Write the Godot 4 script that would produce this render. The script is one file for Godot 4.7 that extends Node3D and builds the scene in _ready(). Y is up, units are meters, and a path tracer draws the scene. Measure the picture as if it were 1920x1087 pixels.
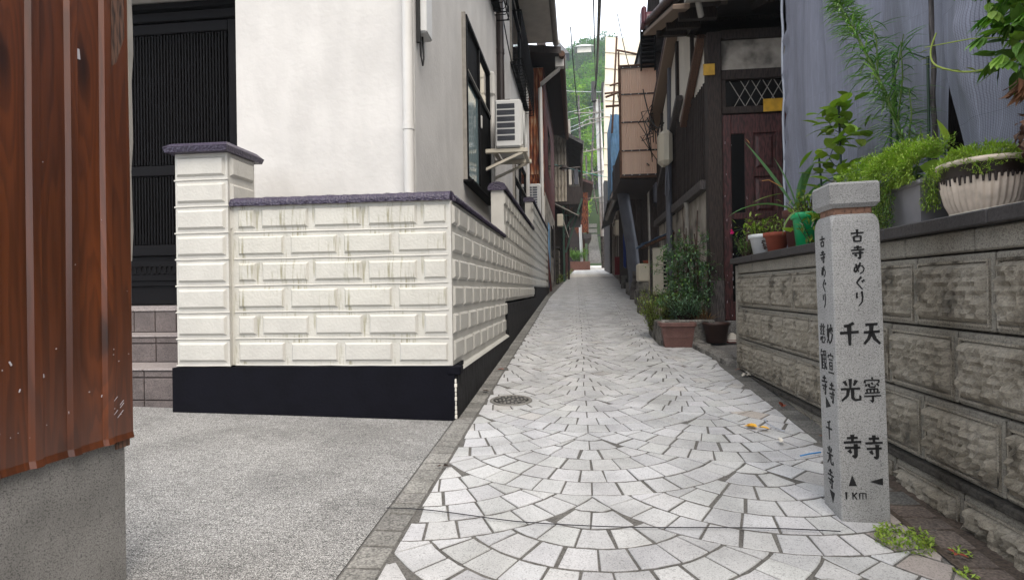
extends Node3D
# A steep stone-paved alley between old houses, seen from low down beside a granite guide post.
# The alley runs towards -z and climbs 5.9 cm per metre; x is to the right.

const SLOPE := 0.0587
var rng := RandomNumberGenerator.new()
var counts := {}
var M := {}

# ---------------------------------------------------------------- helpers: objects
func numbered(p: Node, called: String) -> String:
	var key := "%d/%s" % [p.get_instance_id(), called]
	var n: int = counts.get(key, 0)
	counts[key] = n + 1
	return called if n == 0 else "%s_%03d" % [called, n]

func tag(o: Node, label: String, category: String, group := "", kind := "") -> void:
	if label: o.set_meta("label", label)
	if category: o.set_meta("category", category)
	if group: o.set_meta("group", group)
	if kind: o.set_meta("kind", kind)

func thing(called: String, label: String, category: String, at := Vector3.ZERO, group := "") -> Node3D:
	var o := Node3D.new()
	o.name = numbered(self, called)
	add_child(o, true)
	o.position = at
	tag(o, label, category, group)
	return o

# commits a shape as one named mesh; shapes are given in world metres and moved under their thing
func obj(called: String, shape, mat: Material, parent: Node = null, local := false) -> MeshInstance3D:
	var p: Node = parent if parent else self
	var o := MeshInstance3D.new()
	if shape is SurfaceTool:
		shape.generate_normals()
		o.mesh = shape.commit()
	else:
		o.mesh = shape
	o.material_override = mat
	o.name = numbered(p, called)
	p.add_child(o, true)
	if not local:
		var q: Node = p
		var off := Vector3.ZERO
		while q != self:
			off += q.position
			q = q.get_parent()
		o.position = -off
	return o

func struct(called: String, shape, mat: Material) -> MeshInstance3D:
	var o := obj(called, shape, mat)
	o.set_meta("kind", "structure")
	return o

func copy(o: Node3D, at: Vector3, turn := 0.0, size := 1.0, label := "") -> Node3D:
	var base := String(o.name).rstrip("0123456789").trim_suffix("_")
	var c: Node3D = o.duplicate()
	c.name = numbered(self, base)
	add_child(c, true)
	c.position = at
	c.rotation.y = turn
	c.scale = Vector3.ONE * size
	if label: c.set_meta("label", label)
	return c

# ---------------------------------------------------------------- helpers: shapes
func st() -> SurfaceTool:
	var s := SurfaceTool.new()
	s.begin(Mesh.PRIMITIVE_TRIANGLES)
	s.set_smooth_group(-1)
	return s

func tri(s: SurfaceTool, a: Vector3, b: Vector3, c: Vector3, out: Vector3) -> void:
	if (b - a).cross(c - a).dot(out) > 0.0:
		s.add_vertex(a); s.add_vertex(c); s.add_vertex(b)
	else:
		s.add_vertex(a); s.add_vertex(b); s.add_vertex(c)

func quad(s: SurfaceTool, a: Vector3, b: Vector3, c: Vector3, d: Vector3, out: Vector3) -> void:
	tri(s, a, b, c, out)
	tri(s, a, c, d, out)

# a hexahedron from 8 corners: 0-3 the lower ring, 4-7 the upper ring above them
func hexa(s: SurfaceTool, p: Array) -> void:
	var m := Vector3.ZERO
	for q in p: m += q / 8.0
	for f in [[0, 1, 2, 3], [4, 5, 6, 7], [0, 1, 5, 4], [1, 2, 6, 5], [2, 3, 7, 6], [3, 0, 4, 7]]:
		var c: Vector3 = (p[f[0]] + p[f[1]] + p[f[2]] + p[f[3]]) / 4.0
		quad(s, p[f[0]], p[f[1]], p[f[2]], p[f[3]], c - m)

# box between two corners, with chamfered edges when ch > 0
func bx(s: SurfaceTool, a: Vector3, b: Vector3, ch := 0.0) -> void:
	var lo := Vector3(minf(a.x, b.x), minf(a.y, b.y), minf(a.z, b.z))
	var hi := Vector3(maxf(a.x, b.x), maxf(a.y, b.y), maxf(a.z, b.z))
	bxt(s, Transform3D(Basis(), (lo + hi) / 2.0), hi - lo, ch)

func bxt(s: SurfaceTool, t: Transform3D, size: Vector3, ch := 0.0) -> void:
	var h := size / 2.0
	if ch <= 0.0:
		var p := []
		for y in [-1, 1]:
			for q in [[-1, -1], [1, -1], [1, 1], [-1, 1]]:
				p.append(t * Vector3(q[0] * h.x, y * h.y, q[1] * h.z))
		hexa(s, p)
		return
	ch = minf(ch, minf(h.x, minf(h.y, h.z)) * 0.9)
	var g := h - Vector3.ONE * ch
	for ax in 3:
		for sg in [-1.0, 1.0]:
			var u := (ax + 1) % 3
			var v := (ax + 2) % 3
			var f := []
			for q in [[-1, -1], [1, -1], [1, 1], [-1, 1]]:
				var c := Vector3.ZERO
				c[ax] = h[ax] * sg; c[u] = g[u] * q[0]; c[v] = g[v] * q[1]
				f.append(t * c)
			var o := Vector3.ZERO
			o[ax] = sg
			quad(s, f[0], f[1], f[2], f[3], t.basis * o)
	for ax in 3:
		var u := (ax + 1) % 3
		var v := (ax + 2) % 3
		for su in [-1.0, 1.0]:
			for sv in [-1.0, 1.0]:
				var f := []
				for q in [[-1, 0], [1, 0], [1, 1], [-1, 1]]:
					var c := Vector3.ZERO
					c[ax] = g[ax] * q[0]
					c[u] = su * (h[u] if q[1] == 0 else g[u])
					c[v] = sv * (g[v] if q[1] == 0 else h[v])
					f.append(t * c)
				var o := Vector3.ZERO
				o[u] = su; o[v] = sv
				quad(s, f[0], f[1], f[2], f[3], t.basis * o)
	for a in [-1.0, 1.0]:
		for b in [-1.0, 1.0]:
			for c in [-1.0, 1.0]:
				tri(s, t * Vector3(a * h.x, b * g.y, c * g.z), t * Vector3(a * g.x, b * h.y, c * g.z), t * Vector3(a * g.x, b * g.y, c * h.z), t.basis * Vector3(a, b, c))

# a bar of rectangular section between two points
func bar(s: SurfaceTool, a: Vector3, b: Vector3, w: float, d: float, up := Vector3.UP, ch := 0.0) -> void:
	var y := (b - a).normalized()
	if absf(y.dot(up)) > 0.98: up = Vector3.RIGHT
	var x := y.cross(up).normalized()
	bxt(s, Transform3D(Basis(x, y, x.cross(y)), (a + b) / 2.0), Vector3(w, a.distance_to(b), d), ch)

# frustum panel raised from the plane (origin o, axes u and v, proud along n)
func raised(s: SurfaceTool, o: Vector3, u: Vector3, v: Vector3, n: Vector3, inset: float) -> void:
	var iu := u.normalized() * inset
	var iv := v.normalized() * inset
	var p := [o, o + u, o + u + v, o + v]
	var q := [o + iu + iv + n, o + u - iu + iv + n, o + u - iu + v - iv + n, o + iu + v - iv + n]
	quad(s, q[0], q[1], q[2], q[3], n)
	var m: Vector3 = o + (u + v) / 2.0
	for i in 4:
		var j := (i + 1) % 4
		quad(s, p[i], p[j], q[j], q[i], (p[i] + p[j]) / 2.0 - m + n * 0.2)

func tube(s: SurfaceTool, pts: Array, r0: float, r1 := -1.0, sides := 8) -> void:
	if r1 < 0.0: r1 = r0
	s.set_smooth_group(0)
	var rings := []
	var up := Vector3(0.31, 0.87, 0.2).normalized()
	for i in pts.size():
		var a: Vector3 = pts[maxi(i - 1, 0)]
		var b: Vector3 = pts[mini(i + 1, pts.size() - 1)]
		var d := (b - a).normalized()
		var x := d.cross(up)
		if x.length() < 0.05: x = d.cross(Vector3.RIGHT)
		x = x.normalized()
		var y := x.cross(d).normalized()
		var r := lerpf(r0, r1, float(i) / maxf(1.0, pts.size() - 1.0))
		var ring := []
		for k in sides:
			var w := TAU * k / sides
			ring.append(pts[i] + (x * cos(w) + y * sin(w)) * r)
		rings.append(ring)
	for i in pts.size() - 1:
		for k in sides:
			var l := (k + 1) % sides
			var c: Vector3 = (rings[i][k] + rings[i][l] + rings[i + 1][k] + rings[i + 1][l]) / 4.0
			quad(s, rings[i][k], rings[i][l], rings[i + 1][l], rings[i + 1][k], c - (pts[i] + pts[i + 1]) / 2.0)
	s.set_smooth_group(-1)
	for e in [0, pts.size() - 1]:
		var o: Vector3 = pts[e] - pts[1 if e == 0 else e - 1]
		for k in sides: tri(s, pts[e], rings[e][k], rings[e][(k + 1) % sides], o)

# profile of (radius, height) turned about the vertical axis at o
func lathe(s: SurfaceTool, o: Vector3, prof: Array, segs := 24, ribs := 0, rib := 0.0, squash := Vector2.ONE) -> void:
	s.set_smooth_group(0)
	var at := func(i: int, k: int) -> Vector3:
		var w := TAU * k / segs
		var r: float = prof[i].x
		if ribs > 0: r += rib * cos(w * ribs) * (1.0 if prof[i].x > 0.02 else 0.0)
		return o + Vector3(cos(w) * r * squash.x, prof[i].y, sin(w) * r * squash.y)
	for i in prof.size() - 1:
		for k in segs:
			var d: Vector2 = prof[i + 1] - prof[i]
			var w := TAU * (k + 0.5) / segs
			var out := Vector3(cos(w) * d.y, -d.x, sin(w) * d.y)
			quad(s, at.call(i, k), at.call(i, k + 1), at.call(i + 1, k + 1), at.call(i + 1, k), out)
	s.set_smooth_group(-1)

# one leaf: two or three bent segments folded along the midrib, colour per leaf
func leaf(s: SurfaceTool, base: Vector3, dir: Vector3, up: Vector3, length: float, width: float, c: Color, droop := 0.3, segs := 2, fold := 0.25) -> void:
	s.set_color(c)
	var d := dir.normalized()
	var side := d.cross(up)
	if side.length() < 0.05: side = d.cross(Vector3(0.3, 0.1, 0.9))
	side = side.normalized()
	var n := side.cross(d).normalized()
	var p := base
	var l0 := p; var r0 := p; var m0 := p
	for i in segs:
		var f := float(i + 1) / segs
		d = (d - n * droop / segs).normalized()
		n = side.cross(d).normalized()
		p += d * length / segs
		var w := width * 0.5 * sin(PI * minf(f * 0.86 + 0.12, 1.0)) if i < segs - 1 else 0.0
		var l1 := p - side * w + n * w * fold
		var r1 := p + side * w + n * w * fold
		if i == 0:
			s.add_vertex(m0); s.add_vertex(l1); s.add_vertex(p)
			s.add_vertex(m0); s.add_vertex(p); s.add_vertex(r1)
		elif i == segs - 1:
			s.add_vertex(l0); s.add_vertex(p); s.add_vertex(m0)
			s.add_vertex(m0); s.add_vertex(p); s.add_vertex(r0)
		else:
			s.add_vertex(l0); s.add_vertex(l1); s.add_vertex(p)
			s.add_vertex(l0); s.add_vertex(p); s.add_vertex(m0)
			s.add_vertex(m0); s.add_vertex(p); s.add_vertex(r1)
			s.add_vertex(m0); s.add_vertex(r1); s.add_vertex(r0)
		l0 = l1; r0 = r1; m0 = p

func rdir(lift := 0.0) -> Vector3:
	var v := Vector3(rng.randf_range(-1, 1), rng.randf_range(-1, 1), rng.randf_range(-1, 1))
	while v.length() > 1.0 or v.length() < 0.1:
		v = Vector3(rng.randf_range(-1, 1), rng.randf_range(-1, 1), rng.randf_range(-1, 1))
	return (v.normalized() + Vector3.UP * lift).normalized()

func tone(c: Color, spread := 0.25) -> Color:
	var k := 1.0 + rng.randf_range(-spread, spread)
	return Color(c.r * k * (1.0 + rng.randf_range(-0.1, 0.1)), c.g * k, c.b * k * (1.0 + rng.randf_range(-0.1, 0.1)))

# corrugated sheet: axes u (across the ribs) and v (along them), proud along n
func corrugated(s: SurfaceTool, o: Vector3, u: Vector3, v: Vector3, n: Vector3, pitch: float, depth: float, smooth := true) -> void:
	var w := u.length()
	var steps := int(ceil(w / pitch * (8 if smooth else 4)))
	if smooth: s.set_smooth_group(0)
	var prev := Vector3.ZERO
	for i in steps + 1:
		var t := w * i / steps
		var k := 0.5 - 0.5 * cos(TAU * t / pitch) if smooth else (1.0 if fposmod(t / pitch, 1.0) > 0.5 else 0.0)
		var p := o + u.normalized() * t + n * depth * k
		if i > 0: quad(s, prev, p, p + v, prev + v, n)
		prev = p
	s.set_smooth_group(-1)

# ---------------------------------------------------------------- helpers: materials
func lin(c: Color) -> Color: return c.linear_to_srgb()

func ntex(seed: int, freq: float, cols: Array, offs: Array, size := 512, kind := FastNoiseLite.TYPE_SIMPLEX_SMOOTH, oct := 4, stretch := 1.0) -> Texture2D:
	var n := FastNoiseLite.new()
	n.seed = seed
	n.noise_type = kind
	n.frequency = freq
	n.fractal_octaves = oct
	n.fractal_type = FastNoiseLite.FRACTAL_FBM if oct > 1 else FastNoiseLite.FRACTAL_NONE
	if kind == FastNoiseLite.TYPE_CELLULAR:
		n.cellular_return_type = FastNoiseLite.RETURN_DISTANCE
	var g := Gradient.new()
	g.offsets = PackedFloat32Array(offs)
	g.colors = PackedColorArray(cols)
	var t := NoiseTexture2D.new()
	t.width = size
	t.height = int(size * stretch)
	t.seamless = true
	t.noise = n
	t.color_ramp = g
	return t

func grey(v: float) -> Color: return Color(v, v, v)

func mat(called: String, c: Color, tex: Texture2D = null, scale = 1.0, rough := 0.85, bump: Texture2D = null, cm := 0.0, coarse: Texture2D = null, coarse_scale = 0.35) -> StandardMaterial3D:
	var m := StandardMaterial3D.new()
	m.resource_name = called
	m.albedo_color = c
	m.roughness = rough
	if tex or bump or coarse:
		m.uv1_triplanar = true
		m.uv1_world_triplanar = true
		m.uv1_scale = scale if scale is Vector3 else Vector3.ONE * float(scale)
	if tex: m.albedo_texture = tex
	if bump:
		m.heightmap_enabled = true
		m.heightmap_texture = bump
		m.heightmap_scale = cm
	if coarse:
		m.detail_enabled = true
		m.detail_blend_mode = BaseMaterial3D.BLEND_MODE_MUL
		m.detail_albedo = coarse
		m.detail_uv_layer = BaseMaterial3D.DETAIL_UV_2
		m.uv2_triplanar = true
		m.uv2_world_triplanar = true
		m.uv2_scale = coarse_scale if coarse_scale is Vector3 else Vector3.ONE * float(coarse_scale)
	M[called] = m
	return m

func leafmat(called: String, back := Color(0.35, 0.45, 0.1), rough := 0.55) -> StandardMaterial3D:
	var m := StandardMaterial3D.new()
	m.resource_name = called
	m.vertex_color_use_as_albedo = true
	m.roughness = rough
	m.cull_mode = BaseMaterial3D.CULL_DISABLED
	m.backlight_enabled = true
	m.backlight = back
	M[called] = m
	return m

func gy(z: float) -> float: return -SLOPE * z

func _ready() -> void:
	rng.seed = 20240
	# camera: low beside the post, looking slightly left of the lane, tilted 0.8 degrees
	var cam := Camera3D.new()
	cam.name = "camera"
	cam.fov = 53.0
	cam.near = 0.05
	cam.far = 900.0
	add_child(cam, true)
	cam.transform = Transform3D(Basis(Vector3.UP, atan(121.0 / 1090.0)) * Basis(Vector3.BACK, -deg_to_rad(0.8)), Vector3(0, 0.947, 0))
	cam.current = true
	# bright overcast sky
	var we := WorldEnvironment.new()
	we.name = "world_environment"
	var env := Environment.new()
	var sky := Sky.new()
	var sm := ProceduralSkyMaterial.new()
	sm.sky_top_color = Color(0.87, 0.90, 0.955)
	sm.sky_horizon_color = Color(0.95, 0.97, 1.0)
	sm.sky_curve = 0.25
	sm.ground_bottom_color = Color(0.45, 0.44, 0.42)
	sm.ground_horizon_color = Color(0.80, 0.80, 0.80)
	sm.sun_angle_max = 30.0
	sky.sky_material = sm
	env.background_mode = Environment.BG_SKY
	env.sky = sky
	env.background_energy_multiplier = 1.0
	env.tonemap_mode = Environment.TONE_MAPPER_LINEAR
	env.tonemap_exposure = 2.85
	env.sdfgi_enabled = true
	env.ssao_enabled = true
	env.ssil_enabled = true
	env.fog_enabled = true
	env.fog_density = 0.0010
	env.fog_light_color = Color(0.86, 0.91, 0.96)
	we.environment = env
	add_child(we, true)
	var sun := DirectionalLight3D.new()
	sun.name = "sun"
	sun.light_energy = 0.5
	sun.light_color = Color(1.0, 0.97, 0.935)
	sun.light_angular_distance = 45.0
	sun.shadow_enabled = true
	add_child(sun, true)
	sun.look_at_from_position(Vector3(2.6, 8.5, 5.0), Vector3(0, 0, 0), Vector3.UP)
	make_materials()
	make_ground()
	make_paving()
	make_panel()
	make_fence()
	make_white_house()
	make_block_wall()
	make_timber_house()
	make_far_left()
	make_far_right()
	make_hill()
	make_net()
	make_poles()
	make_manhole()
	make_air_conditioner()
	make_post()
	make_wall_plants()
	make_street_planters()
	make_litter()

# ---------------------------------------------------------------- materials
func wood_print() -> ImageTexture:
	var w := 512; var h := 1024
	var img := Image.create(w, h, false, Image.FORMAT_RGB8)
	var n := FastNoiseLite.new(); n.seed = 5; n.frequency = 0.006; n.fractal_octaves = 3
	var f := FastNoiseLite.new(); f.seed = 9; f.frequency = 0.09; f.fractal_octaves = 2
	var knots := [Vector2(95, 300), Vector2(240, 330), Vector2(60, 640), Vector2(330, 800), Vector2(440, 180), Vector2(190, 930), Vector2(400, 560), Vector2(20, 120)]
	for y in h:
		for x in w:
			var warp := 0.0; var dark := 0.0
			for k in knots:
				var dx: float = (x - k.x) / 26.0; var dy: float = (y - k.y) / 70.0
				var q := exp(-(dx * dx + dy * dy) * 0.55)
				warp += q * 2.1
				dark += exp(-(dx * dx + dy * dy) * 5.0)
			var a := n.get_noise_2d(x * 2.2, y * 0.22)
			var g := fposmod(x * 0.024 + a * 2.4 + warp * 1.4, 1.0)
			g = smoothstep(0.0, 0.75, g) * (1.0 - smoothstep(0.82, 1.0, g))
			var fine := f.get_noise_2d(x * 3.0, y * 0.12) * 0.5 + 0.5
			var band := n.get_noise_2d(x * 1.1 + 300, y * 0.1) * 0.5 + 0.5
			var t := clampf(0.10 + g * 0.14 + fine * 0.12 + band * 0.62 - dark * 0.4 - 0.12, 0.0, 1.0)
			img.set_pixel(x, y, Color(0.17, 0.082, 0.045).lerp(Color(0.60, 0.32, 0.155), t))
	img.generate_mipmaps()
	return ImageTexture.create_from_image(img)

# drip streaks: one-dimensional noise across, fading down each course
func streak_tex(seed: int) -> ImageTexture:
	var w := 512; var h := 256
	var img := Image.create(w, h, false, Image.FORMAT_RGB8)
	var n := FastNoiseLite.new(); n.seed = seed; n.frequency = 0.05; n.fractal_octaves = 3
	var b := FastNoiseLite.new(); b.seed = seed + 1; b.frequency = 0.006; b.fractal_octaves = 2
	for y in h:
		for x in w:
			var s := n.get_noise_2d(x * 1.0, y * 0.06)
			var m := smoothstep(-0.1, 0.5, b.get_noise_2d(x, y * 0.7))
			var k := smoothstep(0.02, 0.42, s) * m * 0.6
			img.set_pixel(x, y, Color(1, 1, 1).lerp(Color(0.62, 0.60, 0.47), k))
	img.generate_mipmaps()
	return ImageTexture.create_from_image(img)

func weave_tex() -> ImageTexture:
	var w := 512; var h := 512
	var img := Image.create(w, h, false, Image.FORMAT_RGB8)
	var n := FastNoiseLite.new(); n.seed = 77; n.frequency = 0.02; n.fractal_octaves = 3
	for y in h:
		for x in w:
			var cx := x % 8; var cy := y % 6
			var v := 0.80 + 0.035 * n.get_noise_2d(x * 1.6, y * 0.2)
			v += 0.10 * n.get_noise_2d(x * 14.0, y * 14.0)
			if cx < 2: v -= 0.15
			if cy < 2: v -= 0.12
			if (x / 8) % 9 == 0: v += 0.04
			img.set_pixel(x, y, Color(v * 0.985, v * 0.99, v * 1.04))
	img.generate_mipmaps()
	return ImageTexture.create_from_image(img)

# broom-swept concrete: fine slanting lines over speckle
func broom_tex() -> ImageTexture:
	var w := 1024; var h := 1024
	var img := Image.create(w, h, false, Image.FORMAT_L8)
	var n := FastNoiseLite.new(); n.seed = 31; n.frequency = 0.02; n.fractal_octaves = 2
	var f := FastNoiseLite.new(); f.seed = 32; f.noise_type = FastNoiseLite.TYPE_VALUE; f.frequency = 0.35; f.fractal_octaves = 2
	for y in h:
		for x in w:
			var l := n.get_noise_2d(x * 0.25, y * 9.0)
			var v := 0.64 + l * 0.16 + f.get_noise_2d(x, y) * 0.60
			img.set_pixel(x, y, grey(clampf(v, 0.0, 1.0)))
	img.generate_mipmaps()
	return ImageTexture.create_from_image(img)

func make_materials() -> void:
	var W := Color.WHITE
	var mottle := ntex(1, 0.006, [grey(0.88), grey(0.965), W], [0.2, 0.5, 0.8], 512, FastNoiseLite.TYPE_SIMPLEX_SMOOTH, 5)
	var grime := ntex(2, 0.008, [grey(0.55), grey(0.84), W], [0.22, 0.42, 0.62], 512, FastNoiseLite.TYPE_SIMPLEX_SMOOTH, 5)
	var soft := ntex(14, 0.006, [grey(0.97), W], [0.25, 0.7], 512, FastNoiseLite.TYPE_SIMPLEX_SMOOTH, 4)
	var fine := ntex(3, 0.05, [grey(0.0), grey(1.0)], [0.1, 0.9], 512, FastNoiseLite.TYPE_SIMPLEX_SMOOTH, 4)
	var grain := ntex(4, 0.22, [grey(0.66), grey(0.92), W], [0.15, 0.5, 0.85], 512, FastNoiseLite.TYPE_VALUE, 2)
	var speck := ntex(5, 0.16, [grey(0.58), grey(0.76), grey(0.92), W], [0.20, 0.32, 0.44, 0.8], 512, FastNoiseLite.TYPE_VALUE, 3)
	var speck_light := ntex(6, 0.2, [grey(0.68), grey(0.93), W], [0.16, 0.36, 0.8], 512, FastNoiseLite.TYPE_VALUE, 3)
	var agg := ntex(7, 0.14, [grey(0.52), grey(0.74), grey(0.86), W], [0.12, 0.4, 0.66, 0.9], 512, FastNoiseLite.TYPE_VALUE, 3)
	var lumps := ntex(8, 0.025, [grey(0.0), grey(1.0)], [0.05, 0.6], 512, FastNoiseLite.TYPE_CELLULAR, 1)
	var moss := ntex(9, 0.012, [Color(0.25, 0.245, 0.23), Color(0.62, 0.60, 0.57), Color(0.95, 0.94, 0.92), W], [0.12, 0.24, 0.36, 0.75], 512, FastNoiseLite.TYPE_SIMPLEX_SMOOTH, 5)
	var strips := ntex(10, 0.02, [grey(0.55), grey(0.85), W], [0.25, 0.5, 0.8], 512, FastNoiseLite.TYPE_SIMPLEX_SMOOTH, 4)
	var rust := ntex(11, 0.012, [Color(0.20, 0.10, 0.07), Color(0.42, 0.20, 0.12), Color(0.62, 0.36, 0.22), Color(0.74, 0.62, 0.50)], [0.2, 0.45, 0.62, 0.85], 512, FastNoiseLite.TYPE_SIMPLEX_SMOOTH, 5)
	var timber := ntex(12, 0.03, [grey(0.5), grey(0.9), W], [0.25, 0.55, 0.8], 512, FastNoiseLite.TYPE_SIMPLEX_SMOOTH, 4)
	var streak := streak_tex(21)
	M.speck = speck
	# left side
	mat("stucco", Color(0.80, 0.79, 0.775), soft, 0.7, 0.92, fine, 0.12, soft, Vector3(0.9, 0.25, 0.9))
	mat("fence_paint", Color(0.755, 0.745, 0.715), soft, 1.6, 0.55, fine, 0.10, grime, 0.0)
	M.fence_paint.detail_enabled = false
	mat("fence_streaked", Color(0.755, 0.745, 0.71), soft, 1.6, 0.6, fine, 0.12, streak, Vector3(1.5, 3.1, 1.5))
	mat("cap_paint", Color(0.235, 0.205, 0.285), mottle, 2.0, 0.38, fine, 0.7)
	mat("navy_paint", Color(0.058, 0.058, 0.088), mottle, 1.5, 0.45, fine, 0.06)
	mat("base_grey", Color(0.25, 0.245, 0.25), grain, 2.0, 0.8, fine, 0.08, strips, Vector3(2.5, 0.4, 2.5))
	mat("bronze", Color(0.062, 0.058, 0.066), null, 1.0, 0.42)
	mat("bronze_dark", Color(0.032, 0.030, 0.034), null, 1.0, 0.5)
	for k in ["bronze", "bronze_dark", "navy_paint", "base_grey"]:
		M[k].roughness = 0.75 if k != "bronze" else 0.6
		M[k].metallic_specular = 0.22
	mat("step_tile", Color(0.44, 0.40, 0.39), grain, 2.5, 0.7, fine, 0.12, mottle, 1.3)
	mat("step_nosing", Color(0.62, 0.585, 0.575), grain, 2.5, 0.6, fine, 0.2)
	mat("grout", Color(0.30, 0.26, 0.25), null, 1.0, 0.9)
	mat("agg_concrete", Color(0.58, 0.57, 0.555), speck, 6.5, 0.92, grain, 0.1, mottle, 0.9)
	mat("driveway", Color(0.80, 0.795, 0.785), broom_tex(), 1.3, 0.93, null, 0.0, mottle, 0.45)
	M.driveway.heightmap_enabled = true
	M.driveway.heightmap_texture = M.driveway.albedo_texture
	M.driveway.heightmap_scale = 0.12
	var wp := StandardMaterial3D.new()
	wp.albedo_texture = wood_print(); wp.roughness = 0.30; wp.clearcoat_enabled = true; wp.clearcoat = 0.25; wp.clearcoat_roughness = 0.35
	M.wood_print = wp
	mat("scuff", Color(0.72, 0.70, 0.72), null, 1.0, 0.6)
	# paving
	mat("cobble", Color(0.835, 0.838, 0.85), speck_light, 3.2, 0.8, grain, 0.05, mottle, 0.7)
	M.cobble.vertex_color_use_as_albedo = true
	mat("mortar", Color(0.43, 0.42, 0.405), grain, 2.0, 0.95, grain, 0.2, mottle, 1.5)
	mat("border", Color(0.86, 0.855, 0.84), agg, 2.4, 0.9, fine, 0.15, mottle, 1.1)
	M.border.vertex_color_use_as_albedo = true
	mat("far_paving", Color(0.88, 0.87, 0.85), speck_light, 1.0, 0.9, null, 0.0, mottle, 0.7)
	mat("soil", Color(0.38, 0.33, 0.29), agg, 2.2, 0.97, agg, 0.25, mottle, 1.5)
	mat("iron", Color(0.56, 0.55, 0.53), grain, 3.0, 0.6, null, 0.0, mottle, 3.0)
	mat("iron_dark", Color(0.24, 0.235, 0.23), null, 1.0, 0.7)
	mat("rubber", Color(0.10, 0.10, 0.13), null, 1.0, 0.6)
	# right side
	mat("granite", Color(0.66, 0.66, 0.655), speck, 6.5, 0.75, grain, 0.03, mottle, 0.8)
	mat("ink", Color(0.07, 0.07, 0.075), null, 1.0, 0.9)
	mat("rust_stain", Color(0.52, 0.39, 0.32), speck, 1.7, 0.85)
	mat("block", Color(0.60, 0.575, 0.525), grain, 2.6, 0.95, fine, 0.08, moss, 0.7)
	mat("block_edge", Color(0.565, 0.545, 0.50), grain, 2.6, 0.95, fine, 0.08, mottle, 0.8)
	mat("plinth", Color(0.32, 0.305, 0.28), agg, 2.2, 0.95, fine, 0.15, moss, 1.6)
	mat("coping", Color(0.23, 0.215, 0.215), grain, 2.0, 0.6, fine, 0.08, mottle, 1.0)
	mat("net", Color(0.65, 0.66, 0.69), weave_tex(), 1.0, 0.95)
	M.net.uv1_triplanar = false
	M.net.cull_mode = BaseMaterial3D.CULL_DISABLED
	M.net.heightmap_enabled = true; M.net.heightmap_texture = M.net.albedo_texture; M.net.heightmap_scale = 0.04
	mat("timber_dark", Color(0.22, 0.175, 0.158), timber, Vector3(6, 0.5, 6), 0.8, timber, 0.15)
	mat("timber_brown", Color(0.42, 0.30, 0.235), timber, Vector3(6, 0.6, 6), 0.8, timber, 0.15)
	mat("timber_grey", Color(0.36, 0.335, 0.33), timber, Vector3(6, 0.5, 6), 0.85, timber, 0.15)
	mat("door_red", Color(0.33, 0.18, 0.18), timber, Vector3(3, 0.5, 3), 0.5, null, 0.0, mottle, 1.0)
	mat("plaster", Color(0.88, 0.86, 0.82), soft, 1.0, 0.9, fine, 0.05, soft, Vector3(0.8, 0.3, 0.8))
	mat("plaster_grey", Color(0.66, 0.63, 0.59), mottle, 1.2, 0.9, fine, 0.06, grime, 0.5)
	mat("glass_dark", Color(0.12, 0.125, 0.13), fine, 8.0, 0.25)
	mat("glass_pane", Color(0.07, 0.08, 0.09), null, 1.0, 0.06)
	mat("glass_curtain", Color(0.60, 0.70, 0.72), strips, Vector3(3, 0.1, 9), 0.12)
	mat("brass", Color(0.78, 0.60, 0.16), soft, 2.0, 0.45, null, 0.0, mottle, 3.0)
	mat("tin_white", Color(0.83, 0.83, 0.82), soft, 1.0, 0.45)
	mat("tin_cream", Color(0.80, 0.77, 0.70), soft, 1.0, 0.5)
	mat("pipe_grey", Color(0.60, 0.58, 0.55), mottle, 2.0, 0.5)
	mat("pipe_white", Color(0.80, 0.79, 0.77), soft, 1.0, 0.4)
	mat("pipe_brown", Color(0.17, 0.135, 0.13), null, 1.0, 0.35)
	mat("roof_tile", Color(0.34, 0.22, 0.205), grime, 1.5, 0.6)
	mat("roof_grey", Color(0.30, 0.30, 0.31), grime, 1.0, 0.6)
	mat("rust_sheet", Color(1, 1, 1), rust, Vector3(1.6, 0.22, 1.6), 0.75)
	mat("rust_band", Color(0.82, 0.72, 0.60), rust, Vector3(2.5, 0.5, 2.5), 0.85)
	mat("sheet_red", Color(0.36, 0.145, 0.14), strips, Vector3(4, 0.3, 4), 0.7)
	mat("sheet_pale", Color(0.70, 0.66, 0.60), strips, Vector3(4, 0.3, 4), 0.75, null, 0.0, rust, Vector3(0.8, 0.2, 0.8))
	M.sheet_pale.detail_enabled = false
	mat("sheet_dark", Color(0.24, 0.205, 0.20), strips, Vector3(5, 0.3, 5), 0.7)
	mat("beige_cladding", Color(0.90, 0.86, 0.78), soft, 0.6, 0.7)
	mat("tarp_blue", Color(0.50, 0.68, 0.84), mottle, 1.0, 0.5, fine, 0.2)
	var poly := mat("poly_bronze", Color(0.87, 0.81, 0.755), soft, Vector3(6, 0.1, 6), 0.35)
	poly.backlight_enabled = true; poly.backlight = Color(1.0, 0.8, 0.68)
	mat("pole_concrete", Color(0.90, 0.90, 0.89), mottle, 0.8, 0.85)
	mat("pole_dark", Color(0.42, 0.40, 0.39), grime, 1.2, 0.85)
	mat("pole_slate", Color(0.36, 0.37, 0.41), mottle, 1.2, 0.5)
	mat("wire", Color(0.07, 0.07, 0.075), null, 1.0, 0.7)
	mat("wire_pale", Color(0.78, 0.80, 0.82), null, 1.0, 0.6)
	mat("wire_teal", Color(0.20, 0.52, 0.50), null, 1.0, 0.6)
	mat("green_steel", Color(0.22, 0.33, 0.28), null, 1.0, 0.6)
	mat("terracotta", Color(0.56, 0.27, 0.19), mottle, 3.0, 0.8)
	mat("pot_brown", Color(0.34, 0.19, 0.165), mottle, 3.0, 0.6)
	mat("pot_mauve", Color(0.47, 0.33, 0.30), grain, 3.0, 0.55, null, 0.0, mottle, 2.0)
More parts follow.
